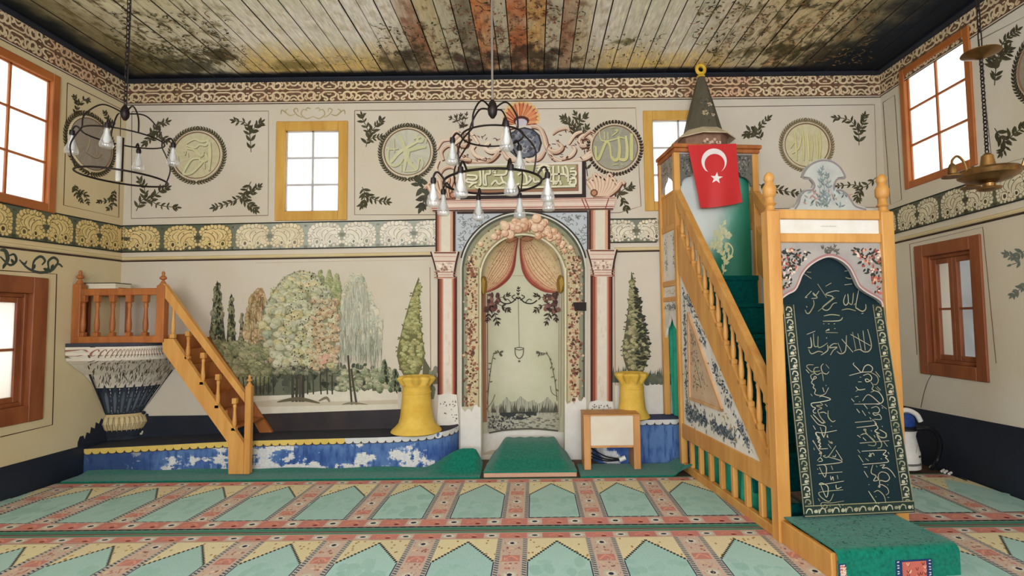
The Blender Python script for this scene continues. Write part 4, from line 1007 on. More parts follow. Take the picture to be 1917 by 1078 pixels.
# columns, capitals and entablature in shallow relief
PINK, RED, DK, PW = (206, 158, 132), (150, 78, 62), (62, 44, 40), (216, 204, 186)
def relief(name, pts, o, col, parent, m=PAINT):
    b = MB(); b.col = col
    b.prism(pts, lambda u, v: SB(u, v, 0), lambda u, v: SB(u, v, o)); return b.build(name, m, parent)
for sx, (sh, cap, up, base) in enumerate((((820, 856, 518, 738), (808, 860, 472, 522), (816, 853, 392, 472), (822, 860, 735, 795)), ((1105, 1146, 514, 750), (1098, 1154, 468, 518), (1102, 1142, 392, 468), (1103, 1150, 748, 774)))):
    col = relief('column', [(sh[0], sh[2]), (sh[1], sh[2]), (sh[1], sh[3]), (sh[0], sh[3])], .03, PW, mih)
    P = Paint(SB, .0312)
    a, b_, c0, c1 = sh; wv = b_ - a
    for k0, k1, c in ((0, .1, (74, 46, 40)), (.1, .22, (142, 78, 60)), (.22, .3, (190, 136, 110)), (.3, .74, (218, 206, 188)), (.74, .82, (196, 140, 112)), (.82, .92, (138, 66, 52)), (.92, 1.0, DK)): P.poly([(a + wv * k0, c0), (a + wv * k1, c0), (a + wv * k1, c1), (a + wv * k0, c1)], c)
    for i in range(14): P.ell(ru(a + wv * .35, a + wv * .7), ru(c0, c1), ru(1, 3), ru(3, 9), (212, 196, 174), n=8, wob=.2)
    P.build('painted_shading', col)
    a, b_, c0, c1 = cap
    cp_ = relief('capital', [(a, c0), (b_, c0), (b_ - 5, c0 + 20), (b_ - 9, c0 + 44), (b_ - 7, c1), (a + 12, c1), (a + 12, c0 + 44), (a + 6, c0 + 20)], .045, (216, 196, 176), mih)
    P = Paint(SB, .0462)
    P.stroke([(a, c0), (a + 6, c0 + 20), (a + 12, c0 + 44), (a + 12, c1)], 2.6, DK, smooth=False); P.stroke([(b_, c0), (b_ - 5, c0 + 20), (b_ - 9, c0 + 44), (b_ - 7, c1)], 3.4, DK, smooth=False)
    for y, wd, c in ((c0 + 2, 2.6, (120, 72, 58)), (c0 + 9, 1.2, (190, 140, 118)), (c0 + 18, 1.6, (150, 96, 78)), (c0 + 38, 1.4, (150, 96, 78)), (c0 + 43, 1.2, (180, 130, 108)), (c1 - 2, 2, (170, 112, 92))): P.stroke([(a + 6, y), (b_ - 5, y)], wd, c, smooth=False)
    for i in range(40): P.ell(ru(a + 10, b_ - 12), ru(c0 + 21, c0 + 37), ru(1.2, 3), ru(1, 2.6), jit(random.choice([(226, 210, 186), (150, 120, 100), (196, 170, 148)]), 10), n=8)
    P.build('painted_carving', cp_)
    a, b_, c0, c1 = up; wv = b_ - a
    up_ = relief('upper_pilaster', [(a, c0), (b_, c0), (b_, c1), (a, c1)], .03, PW, mih)
    P = Paint(SB, .0312)
    for k0, k1, c in ((0, .1, (78, 52, 44)), (.1, .2, (170, 110, 88)), (.2, .3, (210, 170, 144)), (.3, .75, (216, 208, 184)), (.75, .88, (206, 156, 128)), (.88, 1.0, (72, 46, 42))): P.poly([(a + wv * k0, c0), (a + wv * k1, c0), (a + wv * k1, c1), (a + wv * k0, c1)], c)
    P.build('painted_shading', up_)
    a, b_, c0, c1 = base
    bs = relief('column_base', [(a, c0 + 4), (a + 14, c0), (b_ - 4, c0 + 3), (b_, c1), (a - 3, c1)], .032, (222, 216, 202), mih)
    P = Paint(SB, .033)
    for i in range(22): P.ell(ru(a + 3, b_ - 4), ru(c0 + 8, c1 - 4), ru(.8, 2), ru(.8, 2), jit((120, 112, 98), 12), n=6)
    P.build('speckle_pattern', bs)
ent = relief('entablature', [(803, 377), (1152, 371), (1146, 394), (812, 397)], .06, (216, 190, 170), mih)
P = Paint(SB, .0612)
for q, wd, c in ((.08, 1.6, (160, 104, 86)), (.26, 1.2, (190, 146, 126)), (.52, 3, (224, 206, 188)), (.76, 1.6, (150, 84, 70)), (.95, 2.4, (88, 60, 52))): P.stroke([(804 + 8 * q, 377 + 20 * q), (1151 - 5 * q, 371 + 23 * q)], wd, c, smooth=False)
for x in (1088, 1094, 1138): P.stroke([(x, 374), (x + 8 if x < 1100 else x - 6, 393)], 1.8, (140, 66, 58), smooth=False)
P.build('painted_moulding', ent)
sp = relief('spandrel_panel', [(854, 397), (1101, 394), (1101, 468), (1090, 468)] + [(980 + 117 * math.cos(pi * i / 24), 506 - 108 * math.sin(pi * i / 24)) for i in range(3, 22)] + [(866, 470), (854, 470)], .012, (186, 192, 192), mih)
P = Paint(SB, .0132)
for s in (0, 1):
    for i in range(90):
        x = ru(858, 915) if s == 0 else ru(1045, 1098); y = ru(402, 466)
        if ((x - 980) / 119) ** 2 + ((y - 506) / 111) ** 2 < 1.02: continue
        r = ru(2, 4.2); a0 = ru(0, 6); P.stroke([(x + r * math.cos(a0 + k), y + r * .8 * math.sin(a0 + k)) for k in (0, 1, 2, 3)], 1.2, jit((120, 120, 116), 14), n=3)
P.stroke([(856, 399), (1100, 396)], 4, (70, 58, 54), smooth=False); P.stroke([(1100, 396), (1100, 468)], 3, (84, 64, 60), smooth=False)
A = [(980 + 119 * math.cos(pi * i / 30), 506 - 110 * math.sin(pi * i / 30)) for i in range(2, 29)]; P.stroke(A, 3.2, (66, 60, 52))
P.build('painted_scrolls', sp)
# inscription tablet
tab = relief('inscription_tablet', [(862, 308), (1096, 303), (1097, 372), (862, 376)], .02, (58, 48, 46), mih)  # dark slab shows right and below as the frame's painted shadow
fr_ = MB(); fr_.col = (214, 204, 186)
fr_.prism([(860, 309), (1089, 304), (1089, 364), (860, 368)], lambda u, v: SB(u, v, .0), lambda u, v: SB(u, v, .034))
fr_.build('tablet_frame', PAINT, tab)
P = Paint(SB, .0352)
P.poly([(872, 313), (1082, 309), (1083, 359), (872, 363)], (150, 110, 84)); P.poly([(873, 313), (1078, 310), (1078, 352), (873, 356)], (166, 162, 120))
ZI = lambda pts: [(860 + a / 7.668, 290 + b / 7.668) for a, b in pts]
LET = [[(1660, 460), (1200, 470), (800, 480), (420, 490), (260, 482), (230, 450)], [(140, 470), (200, 420), (260, 400)], [(110, 300), (240, 310), (250, 350), (200, 370), (120, 360), (120, 400), (250, 410)], [(300, 230), (310, 420), (280, 440)], [(350, 220), (350, 420), (400, 440)], [(440, 210), (440, 280), (380, 300), (390, 440)], [(480, 210), (530, 230), (480, 250), (530, 270)], [(500, 300), (660, 290), (680, 200)], [(460, 440), (520, 380), (570, 430), (640, 400), (700, 440), (780, 430)], [(600, 320), (640, 420)], [(760, 240), (760, 330), (720, 400), (800, 440), (860, 420)], [(840, 300), (900, 260), (960, 320), (960, 420), (880, 430)], [(1000, 310), (1030, 360), (960, 430)], [(1060, 340), (1080, 400), (1140, 390), (1160, 440)], [(1120, 240), (1200, 220), (1240, 330), (1270, 340)], [(1100, 200), (1220, 160), (1300, 200), (1100, 210)], [(1290, 220), (1300, 350), (1220, 430)], [(1345, 170), (1350, 440)], [(1420, 170), (1420, 380), (1300, 380), (1300, 300), (1500, 290), (1540, 330)], [(1480, 180), (1500, 300)], [(1510, 170), (1550, 230), (1560, 400)], [(1580, 250), (1660, 250), (1660, 300), (1580, 310), (1660, 330)], [(1580, 360), (1660, 350), (1660, 430), (1580, 430), (1600, 380)], [(1590, 210), (1650, 200)], [(1360, 390), (1400, 410), (1370, 430)], [(1440, 380), (1460, 440)]]
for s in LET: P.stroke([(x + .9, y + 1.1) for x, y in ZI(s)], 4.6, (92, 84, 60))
P.o = .037
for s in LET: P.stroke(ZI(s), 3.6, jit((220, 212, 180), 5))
P.build('lettering', tab)
# painted crest of shells and scrolls above the tablet
crest_o = Paint(SB, .0030)
P = crest_o
PE = [(208, 184, 158), (198, 172, 146), (216, 198, 174), (188, 158, 132)]
def scroll(pts, wd, col=None, sh=(96, 58, 44)):
    c = col or random.choice(PE)
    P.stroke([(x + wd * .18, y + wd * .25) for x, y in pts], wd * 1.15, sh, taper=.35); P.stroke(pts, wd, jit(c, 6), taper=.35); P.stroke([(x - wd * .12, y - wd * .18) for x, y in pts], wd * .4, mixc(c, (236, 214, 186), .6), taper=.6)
for i in range(15):   # sunburst shell
    a = pi + pi * (i + .5) / 15; r = 27 + 14 * math.sin(pi * (i + .5) / 15) ** .7
    x1, y1 = 976 + r * math.cos(a) * 1.02, 232 + r * math.sin(a)
    P.stroke([(976 + 9 * math.cos(a), 232 + 9 * math.sin(a)), (x1, y1)], 7.6, (136, 66, 46), smooth=False)
    P.stroke([(976 + 9 * math.cos(a), 231 + 9 * math.sin(a)), (x1, y1 - 1)], 5.4, jit((206, 124, 82) if i % 2 else (214, 152, 104), 8), smooth=False); P.ell(x1, y1, 3.6, 3.6, jit((216, 178, 116), 8), n=8)
P.ell(976, 226, 15, 9, (84, 46, 40)); P.ell(976, 229, 11, 7, (196, 186, 190))
P.ell(982, 268, 33, 30, (58, 56, 58)); P.ell(981, 268, 30, 27, (110, 112, 120))
for i in range(60): P.ell(981 + ru(-24, 24), 268 + ru(-20, 22), ru(2, 6), ru(1.5, 4), jit(random.choice([(92, 94, 104), (140, 140, 142), (84, 78, 72), (74, 78, 92)]), 8), ru(0, 3), n=8)
for i in range(9): x, y = 960 + ru(0, 40), 258 + ru(0, 28); P.stroke([(x, y), (x + 6, y + 3), (x + 10, y - 3)], 1.5, (168, 164, 156))
for s in (-1, 1):   # frame of the shield
    X = lambda a: 980 + s * a
    for pts, wd in (([(14, 236), (30, 240), (38, 256), (44, 276), (60, 284), (72, 276), (64, 266)], 9), ([(30, 292), (16, 300), (4, 298)], 8), ([(40, 282), (30, 296), (14, 302)], 7), ([(46, 284), (60, 298), (84, 304), (108, 298), (126, 284), (130, 264), (118, 254), (106, 260), (108, 272), (118, 272)], 10),
                    ([(70, 298), (88, 292), (96, 280), (90, 272)], 7), ([(98, 300), (116, 296), (130, 288)], 8), ([(54, 252), (64, 244), (80, 240), (86, 246)], 5), ([(112, 256), (124, 246), (132, 252), (136, 266)], 6), ([(84, 270), (96, 252), (110, 246)], 6)):
        if s < 0 and wd in (5,): continue
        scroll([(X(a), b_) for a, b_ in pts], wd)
    for i in range(26): x, y = X(ru(48, 134)), ru(246, 304); P.stroke([(x, y), (x + ru(-5, 5), y + ru(-4, 4)), (x + ru(-8, 8), y + ru(-2, 6))], 1.6, jit((92, 54, 42), 10), taper=.5)
for a in (0, 1, 2, 3): P.sprig([(868, 240), (856 + 5 * a, 228 - a), (846 + 9 * a, 222 - a * 2)], 3, 10, 3.4, (72, 62, 48))
for sx, x0, y0 in ((1, 1104, 368), (-1, 856, 372)):   # acanthus leaves on the entablature ends
    for i in range(9):
        a = -pi / 2 + sx * (-.5 + i * .17); L_ = ru(34, 46); e = (x0 + sx * (8 + i * 3) + L_ * math.cos(a) * .8, y0 + L_ * math.sin(a) * .95)
        scroll([(x0 + sx * (8 + i * 3), y0), ((x0 + sx * (8 + i * 3) + e[0]) / 2 + 3 * sx, (y0 + e[1]) / 2), e, (e[0] + sx * 6, e[1] + 4)], 8, (202, 168, 140))
    P.ell(x0 + sx * 8, y0 - 7, 7, 7, (110, 70, 54)); P.ell(x0 + sx * 8, y0 - 7, 4.5, 4.5, (190, 134, 100))
for pts, wd in (([(830, 300), (826, 284), (838, 272), (852, 276), (850, 290), (840, 290)], 7), ([(822, 330), (830, 316), (844, 312), (856, 320)], 6), ([(822, 300), (816, 316), (826, 330), (838, 340)], 6), ([(850, 270), (862, 260), (866, 248)], 6), ([(818, 280), (828, 264), (842, 262)], 5)): scroll(pts, wd)
P.build('painted_crest', mih)

# ================================================================== PLASTER BENCHES
def bench(name, label, top, foot, mcol):
    """top: front-top edge points (x,y,z) left to right; the back edge meets the wall"""
    t = thing(name, label, 'bench', (sum(p[0] for p in top) / len(top), D - .2, 0))
    BLUE = (70, 98, 146)
    b = MB(); n = len(top)
    for p in top: b.v += [(p[0], p[1], 0.0), (p[0], p[1], p[2]), (p[0], D - .007, p[2] + .012), (p[0], D - .007, 0.0)]
    for i in range(n - 1):
        a, c = 4 * i, 4 * i + 4
        b.f += [[a, c, c + 1, a + 1], [a + 1, c + 1, c + 2, a + 2]]; b.c += [BLUE, mcol]
    b.f += [[0, 1, 2, 3], [4 * n - 4, 4 * n - 1, 4 * n - 2, 4 * n - 3]]; b.c += [BLUE, BLUE]
    body = b.build('bench_body', PAINT, t)
    return t, body
bt = []
for px, z, Y in ((150, .258, 5.53), (320, .290, 5.53), (430, .313, 5.54), (480, .318, 5.54), (600, .327, 5.55), (720, .335, 5.555), (780, .345, 5.57), (820, .36, 5.62), (843, .372, 5.71), (855, .38, 5.82), (858, .383, 5.90)):
    p = atY(px, 850, Y); bt.append((max(p.x, XL + .012), Y, z))
bt[0] = (XL + .012, 5.53, .256)
BEN, BB = bench('plaster_bench', 'long blue plaster bench with scalloped yellow edge under the tree mural', bt, None, (62, 62, 68))
def benchsurf(bt):
    L = [0.0]
    for a, c in zip(bt, bt[1:]): L.append(L[-1] + math.hypot(c[0] - a[0], c[1] - a[1]))
    def S(s, h, o=0):   # s metres along the front, h metres below the top edge
        s = cl(s, 0, L[-1] - 1e-4); i = max(k for k in range(len(L)) if L[k] <= s); i = min(i, len(bt) - 2)
        q = (s - L[i]) / (L[i + 1] - L[i]); a, c = bt[i], bt[i + 1]
        d = Vector((c[0] - a[0], c[1] - a[1], 0)).normalized(); nrm = Vector((d.y, -d.x, 0))
        return Vector((a[0] + (c[0] - a[0]) * q, a[1] + (c[1] - a[1]) * q, a[2] + (c[2] - a[2]) * q - h)) + nrm * o
    return S, L[-1]
def benchpaint(bt, parent, whiteto, worn, edge=.03):
    S, Lt = benchsurf(bt); P = Paint(S, .0015)
    s = 0.0; k = 0
    def hat(a): return bt[0][2] if False else (S(a, 0).z)
    n = int(Lt / .12)
    gr = 64 if Lt < 2 else 300
    def bc(a, b):
        x = a * Lt; h = b; n1 = fbm(x * 5, h * 3.2, whiteto + 3, 6); n2 = fbm(x * 1.7, h * 1.2, whiteto + 9, 3); n3 = fbm(x * 26, h * 2.5, 4.4, 3)
        c = mixc((62, 92, 148), (92, 122, 166), cl(.5 + n2 + n3 * .4)); c = mixc(c, (44, 68, 116), cl(-n3 * .8))
        thr = .9
        for a0, a1, dens, low in worn:
            if a0 - .15 < x < a1 + .15:
                k = ss(a0 - .15, a0 + .1, x) * (1 - ss(a1 - .1, a1 + .15, x)); t_ = .34 - .30 * dens / 100.0 + (.45 * (1 - ss(.25, .6, h)) if low else .25 * (1 - ss(.12, .3, h))); thr = min(thr, 1 - (1 - t_) * k)
        if n1 + n3 * .25 > thr: c = jit(random.choice([(214, 210, 202), (200, 202, 204), (216, 212, 200)]), 6)
        elif n1 + n3 * .25 > thr - .12: c = mixc(c, (186, 196, 208), .5)
        if x < .9 and whiteto > 1: c = mixc(c, (44, 56, 84), (1 - ss(.3, .95, x)) * .55)  # shade at the bench's left end painted into the blue
        return c
    k0 = len(P.v); P.o += P.st; ny = 26
    for j in range(ny + 1):
        for i in range(gr + 1):
            a = Lt * i / gr; H = S(a, 0).z; P.v.append(tuple(S(a, .012 + (H - .018) * j / ny, P.o)))
    for j in range(ny):
        for i in range(gr): q = k0 + j * (gr + 1) + i; P.f.append([q, q + 1, q + gr + 2, q + gr + 1]); P.c.append(lin(bc((i + .5) / gr, (j + .5) / ny)))
    P.o = .006
    while s < Lt - .01:
        e = min(s + n and s + .082, Lt); c = (214, 184, 96) if s < whiteto else (206, 204, 196); m = (s + e) / 2
        P.poly([(s, 0), (e, 0), (e, edge)] + [(m + (e - m) * math.cos(pi * i / 8), edge + .026 * math.sin(pi * i / 8)) for i in range(1, 8)] + [(s, edge)], jit(c, 5))
        P.stroke([(m + (e - m) * math.cos(pi * i / 8), edge + .003 + .027 * math.sin(pi * i / 8)) for i in range(0, 9)], .006, (70, 60, 50), smooth=False)
        P.ell(s, edge + .022, .007, .010, (66, 58, 50), n=6)
        s += .082
    P.build('edging_pattern', parent)
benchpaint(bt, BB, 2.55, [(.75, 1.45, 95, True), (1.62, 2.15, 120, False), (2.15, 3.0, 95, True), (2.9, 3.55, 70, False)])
bt2 = []
for px, z, Y in ((1110, .45, 5.88), (1118, .45, 5.78), (1130, .45, 5.70), (1160, .452, 5.68), (1290, .46, 5.68)):
    p = atY(px, 850, Y); bt2.append((p.x, Y, z))
BEN2, BB2 = bench('plaster_bench', 'short blue plaster bench with white scallops behind the small white-fronted desk', bt2, None, (76, 82, 112))
benchpaint(bt2, BB2, 0, [(.12, .4, 80, False)], .026)

# ================================================================== YELLOW PEDESTALS
def pedestal(label, cx, cy, zb_, prof):
    t = thing('plaster_pedestal', label, 'pedestal', (cx, cy, zb_), 'yellow plaster pedestals')
    body = MB().lathe(prof['body'], (cx, cy, zb_), 28).build('shaft', YELLOW, t, smooth=True)
    r, z = prof['top']
    n = 80; b = MB(); P_ = []
    pr = [(r * .80, z - .105), (r * .86, z - .085), (r * 1.02, z - .05), (r * 1.12, z - .02), (r * 1.02, z), (r * .80, z + .008), (r * .6, z - .01)]
    b.lathe(pr, (cx, cy, zb_), n, flute=.10, nf=9).build('petal_rim', YELLOW, t, smooth=True)
    return t
k_ = 5.72 / FPX
c = atY(780, 808, 5.71); zb1 = .354
pedestal('yellow plaster pedestal with petal rim left of the niche, on the yellow-edged bench', c.x, 5.70, zb1,
         dict(body=[(.24, 0), (.262, .012), (.255, .03), (.22, .06), (.185, .10), (.168, .16), (.158, .24), (.15, .34), (.146, .40), (.152, .405), (.152, .42), (.143, .425), (.14, .47), (.15, .485), (.13, .50)], top=(.165, .575)))
c = atY(1183, 785, 5.78)
pedestal('yellow plaster pedestal with petal rim right of the niche, behind the small desk', c.x, 5.75, .461,
         dict(body=[(.165, 0), (.185, .012), (.18, .03), (.16, .06), (.142, .10), (.134, .16), (.128, .22), (.124, .31), (.128, .315), (.128, .33), (.122, .335), (.12, .38), (.126, .39), (.11, .41)], top=(.150, .475)))

# ================================================================== PREACHER'S LECTERN (left corner)
KY = 5.36
kz = lambda x, y, Y=KY: atY(x, y, Y).z
kx = lambda x, y, Y=KY: atY(x, y, Y).x
kur = thing('preaching_lectern', 'wooden railed lectern balcony with stairs on a painted funnel in the left corner', 'lectern', (-4.2, 5.6, 0))
TURN = [(.030, 0), (.030, .10), (.018, .12), (.026, .17), (.028, .30), (.020, .50), (.017, .68), (.025, .76), (.018, .80), (.030, .83), (.030, 1.0)]
def baluster(name, x, y, z0, z1, r, m, parent, T=ident, sq=True):
    h = z1 - z0; b = MB(T)
    pr = [(rr * r / .03, z0 + zz * h) for rr, zz in TURN if .10 <= zz <= .83]
    b.lathe(pr, (x, y, 0), 10)
    for a, c_ in ((0, .10), (.83, 1.0)): b.bbox(x - r, x + r, y - r, y + r, z0 + a * h, z0 + c_ * h, r * .15)
    return b.build(name, m, parent, smooth=True)
def newel(name, x, y, z0, z1, r, m, parent, T=ident, fin=True):
    b = MB(T); b.bbox(x - r, x + r, y - r, y + r, z0, z1, .006)
    o = b.build(name, m, parent)
    if fin: MB(T).lathe([(r * .95, z1), (r * .35, z1 + r * 1.1), (r * .3, z1 + r * 1.3), (r * .75, z1 + r * 1.55), (r * .82, z1 + r * 1.9), (r * .5, z1 + r * 2.3), (r * .3, z1 + r * 2.5), (r * .38, z1 + r * 3.1), (r * .2, z1 + r * 3.5)], (x, y, 0), 12).build('finial', m, o, smooth=True)
    return o
zt = kz(215, 545); zr = kz(215, 636); xl = XL + .045; xr = kx(304, 580)
newel('corner_post', xl, KY, kz(135, 642), kz(140, 532), .040, PINEB, kur); newel('corner_post', xr, KY, kz(304, 640), kz(304, 534), .040, PINEB, kur)
MB().bbox(xl, xr, KY - .03, KY + .03, kz(220, 553), kz(220, 540), .006).build('top_rail', PINEB, kur)
MB().bbox(XL + .012, xr + .03, KY - .045, KY + .045, kz(220, 642), kz(220, 629), .006).build('bottom_rail', PINEB, kur)
for px in (156, 182, 211, 242, 273): baluster('baluster', kx(px, 590), KY, kz(px, 630), kz(px, 552), .026, PINEB, kur)
MB().bbox(XL + .012, xr, KY, D - .012, kz(220, 641), kz(220, 634), .004).build('platform_floor', PINEB, kur)
MB().beam((XL + .05, KY, zt), (XL + .05, D - .02, zt), (.02, 0, 0), (0, 0, .03)).build('side_rail', PINEB, kur)
# painted plaster funnel growing out of the corner
fun = []
for xlft, y, Rx, e in ((122, 643, 319, 6), (122, 650, 320, 6), (122, 665, 321, 5), (124, 676, 320, 4.2), (135, 685, 313, 3.4), (158, 702, 297, 2.8), (172, 718, 287, 2.5), (181, 735, 277, 2.3), (189, 755, 266, 2.1), (195, 772, 257, 2.0), (198, 778, 255, 2.0), (193, 784, 261, 2.0), (191, 795, 263, 2.0), (196, 806, 258, 2.0), (200, 820, 252, 2.0)):
    p = atX(xlft, y, XL); F_ = p.y; z = p.z
    A_ = atY(Rx, y, (F_ + D) / 2).x - XL
    fun.append((z, A_, D - F_, e))
fun.append((.275, fun[-1][1], fun[-1][2], 2.0))
def SFUN(t, v, o=0):   # t 0..1 round the front (0 = right end at the back wall, 1 = left wall), v row index float
    i = min(len(fun) - 2, int(v)); q = v - i; a = fun[i]; b_ = fun[i + 1]
    z, A_, B_, e = [a[j] + (b_[j] - a[j]) * q for j in range(4)]
    th = t * pi / 2; cx_, sy_ = math.cos(th), math.sin(th)
    x = XL + .006 + (A_ + o) * max(0, cx_) ** (2 / e); y = D - .006 - (B_ + o) * max(0, sy_) ** (2 / e)
    return Vector((x, y, z))
b = MB(); nt_ = 40; sub = 4; nr = (len(fun) - 1) * sub + 1
for j in range(nr):
    for i in range(nt_ + 1): b.v.append(tuple(SFUN(i / nt_, min(j / sub, len(fun) - 1.0001))))
for j in range(nr - 1):
    for i in range(nt_):
        q = j * (nt_ + 1) + i; b.f.append([q, q + nt_ + 1, q + nt_ + 2, q + 1])
        v = j / sub; c = (64, 64, 70) if v < .9 else (214, 204, 184) if v < 6.5 else (48, 52, 60) if v < 9.6 else (206, 184, 136) if v < 13 else (44, 48, 54)
        b.c.append(jit(c, 5))
b.f.append([i for i in range(nt_ + 1)]); b.c.append((90, 80, 70))
fo = b.build('painted_funnel', PAINT, kur)
P = Paint(SFUN, .004)
for i in range(26):
    t = i / 26 + .02; r = .012
    P.stroke([(t, 1.6), (t + .012, 1.3), (t + .026, 1.7), (t + .018, 2.2), (t + .006, 2.0)], .008, jit((150, 104, 84), 16), taper=.4); P.stroke([(t + .02, 2.5), (t + .03, 2.0)], .006, jit((112, 100, 80), 16))
for i in range(230):
    t = ru(.03, .97); v = ru(2.9, 6.2); a = ru(-.9, .9) + (.5 - t) * 1.5
    dt, dv = .03 * math.sin(a), .55
    P.stroke([(t, v + dv * .5), (t + dt * .4, v + .1), (t + dt, v - dv * .4)], ru(.004, .009), jit(random.choice([(84, 78, 58), (104, 92, 70), (72, 66, 52)]), 10), taper=.6, n=3)
    if rnd() < .35: P.ell(t + dt, v - .3, .007, .13, jit((222, 210, 186), 6), n=7)
for i in range(7):   # dark pointed petals with pale ribs
    t0, t1 = .06 + i * .128, .06 + (i + 1) * .128; m = (t0 + t1) / 2
    P.poly([(t0 + .004, 9.4), (t0 + .002, 7.3), (m, 6.1), (t1 - .002, 7.3), (t1 - .004, 9.4)], jit((56, 62, 70), 6)); P.poly([(m - .018, 9), (m - .026, 7.5), (m, 6.7), (m + .026, 7.5), (m + .016, 9)], jit((92, 100, 108), 6))
    for q in (0, 1, 2, 3, 4, 5, 6, 7): P.ell(t0 + (.003 if q % 2 else -.003), 9.2 - q * .36, .006, .14, jit((186, 184, 170), 8), n=7)
for tt in (.975, .012): P.stroke([(tt, .9), (tt, 5), (tt, 9.5)], .014, (44, 44, 50), smooth=False)
for i in range(9): t = .06 + i * .105; P.poly([(t, 10.6), (t + .09, 10.6), (t + .075, 12.2), (t + .045, 13.2), (t + .015, 12.2)], jit((210, 188, 134), 6)); P.stroke([(t, 10.6), (t + .012, 12), (t + .045, 13.2), (t + .08, 12), (t + .09, 10.6)], .008, (92, 72, 62))
P.build('painted_foliage', fo)
Pf = Paint(SL, .002)
Pf.poly([(144, 845), (145, 828), (149, 817), (156, 815), (158, 822), (162, 809), (168, 811), (170, 799), (177, 802), (179, 790), (185, 793), (189, 783), (196, 787), (203, 812), (203, 845)], (40, 44, 54))
Pf.build('painted_fringe', wall_left)
Pf = Paint(SB, .008)
for x, y, r in ((262, 776, 6), (270, 772, 4), (256, 784, 6), (276, 777, 3.5), (264, 786, 8)): Pf.ell(x, y, r, r * .9, (38, 42, 52), n=10, wob=.15)
for sg, x0 in ((1, 262), (-1, 190)): Pf.stroke([(x0, 782), (x0 + sg * 3, 792), (x0 - sg * 3, 802), (x0 + sg * 3, 812), (x0 + sg * 6, 806)], 3.0, (196, 186, 156))
Pf.build('painted_fringe', wall_back)
# stairs
SW = D - .015 - KY
X0, X1 = kx(312, 640), kx(464, 800)
def kl(px0, py0, px1, py1): return (kx(px0, py0), kz(px0, py0)), (kx(px1, py1), kz(px1, py1))
def board(name, pts, y0, y1, m, parent): return MB().prism([(kx(a, c_), kz(a, c_)) for a, c_ in pts], lambda u, v: (u, y0, v), lambda u, v: (u, y1, v)).build(name, m, parent)
board('stringer', [(306, 634), (327, 634), (461, 832), (461, 886), (430, 886), (429, 828), (308, 658)], KY - .022, KY + .022, PINE, kur)
board('stringer', [(320, 634), (327, 634), (461, 832), (445, 850)], D - .055, D - .015, PINEB, kur)
board('handrail', [(304, 530), (312, 532), (460, 735), (460, 752), (304, 547)], KY - .026, KY + .026, PINE, kur)
newel('bottom_newel', kx(465.5, 800), KY, .04, kz(466, 722), .030, PINE, kur)
for px, y0, y1 in ((326, 555, 633), (353, 620, 672), (381, 660, 720), (409, 700, 764), (440, 745, 806)): baluster('baluster', kx(px, y0), KY, kz(px, y1), kz(px, y0), .022, PINE, kur)
for i in range(6):
    q = (i + .5) / 7; x = X0 + (X1 - X0) * q; z = kz(312, 650) + (kz(460, 850) - kz(312, 650)) * q
    wd = (X1 - X0) / 7
    if z < .32: continue
    MB().bbox(x - wd * .5, x + wd * .55, KY + .022, D - .055, z + .02, z + .045, .003).build('tread', PINEB, kur)
    MB().bbox(x - wd * .5, x - wd * .5 + .018, KY + .022, D - .055, z + .045, z + .2, .002).build('riser', PINEB, kur)
# things lying on the lectern rail
bk = thing('book', 'thick white-edged book with dark covers lying on the lectern rail', 'book', (kx(194, 536), 5.6, kz(194, 540)))
by = 5.50; z0, z1 = kz(190, 538, by), kz(190, 526, by); x0, x1 = kx(161, 530, by), kx(224, 530, by)
rest = thing('book_rest', 'brown wooden board on the lectern balcony rail, under the white-edged book', 'book rest', (kx(200, 545), 5.6, zt))
zb_ = kz(200, 541, 5.5)
MB().prism([(0, 0), (.32, .0), (.32, .012), (0, .012)], lambda u, v: (XL + .03, 5.40 + u, zb_ + v - .018), lambda u, v: (kx(252, 540, 5.5), 5.40 + u, zb_ + v - .018)).build('board', WALNUT, rest)
MB().prism([(0, 0), (.05, 0), (.05, .012), (0, .02)], lambda u, v: (kx(236, 540, 5.5) + u * 2, 5.40, zb_ + v - .012), lambda u, v: (kx(236, 540, 5.5) + u * 2, 5.66, zb_ + v - .012)).build('ledge', WALNUT, rest)
for xx in (kx(165, 540, 5.5), kx(238, 540, 5.5)): MB().bbox(xx - .015, xx + .015, 5.5, 5.53, kz(220, 634), zb_ - .018, .003).build('leg', WALNUT, rest)
bz = zb_ - .006; H_ = .068
MB().bbox(x0 + .006, x1 - .006, 5.45, 5.66, bz + .006, bz + H_ - .006, .003).build('page_block', mat('page_edges', (226, 216, 190), .8, scale=(2, 2, 200), col2=(206, 194, 164)), bk)
MB().bbox(x0, x1, 5.442, 5.67, bz, bz + .006, .002).build('cover', BLACKP, bk); MB().bbox(x0, x1, 5.442, 5.67, bz + H_ - .006, bz + H_, .002).build('cover', BLACKP, bk)

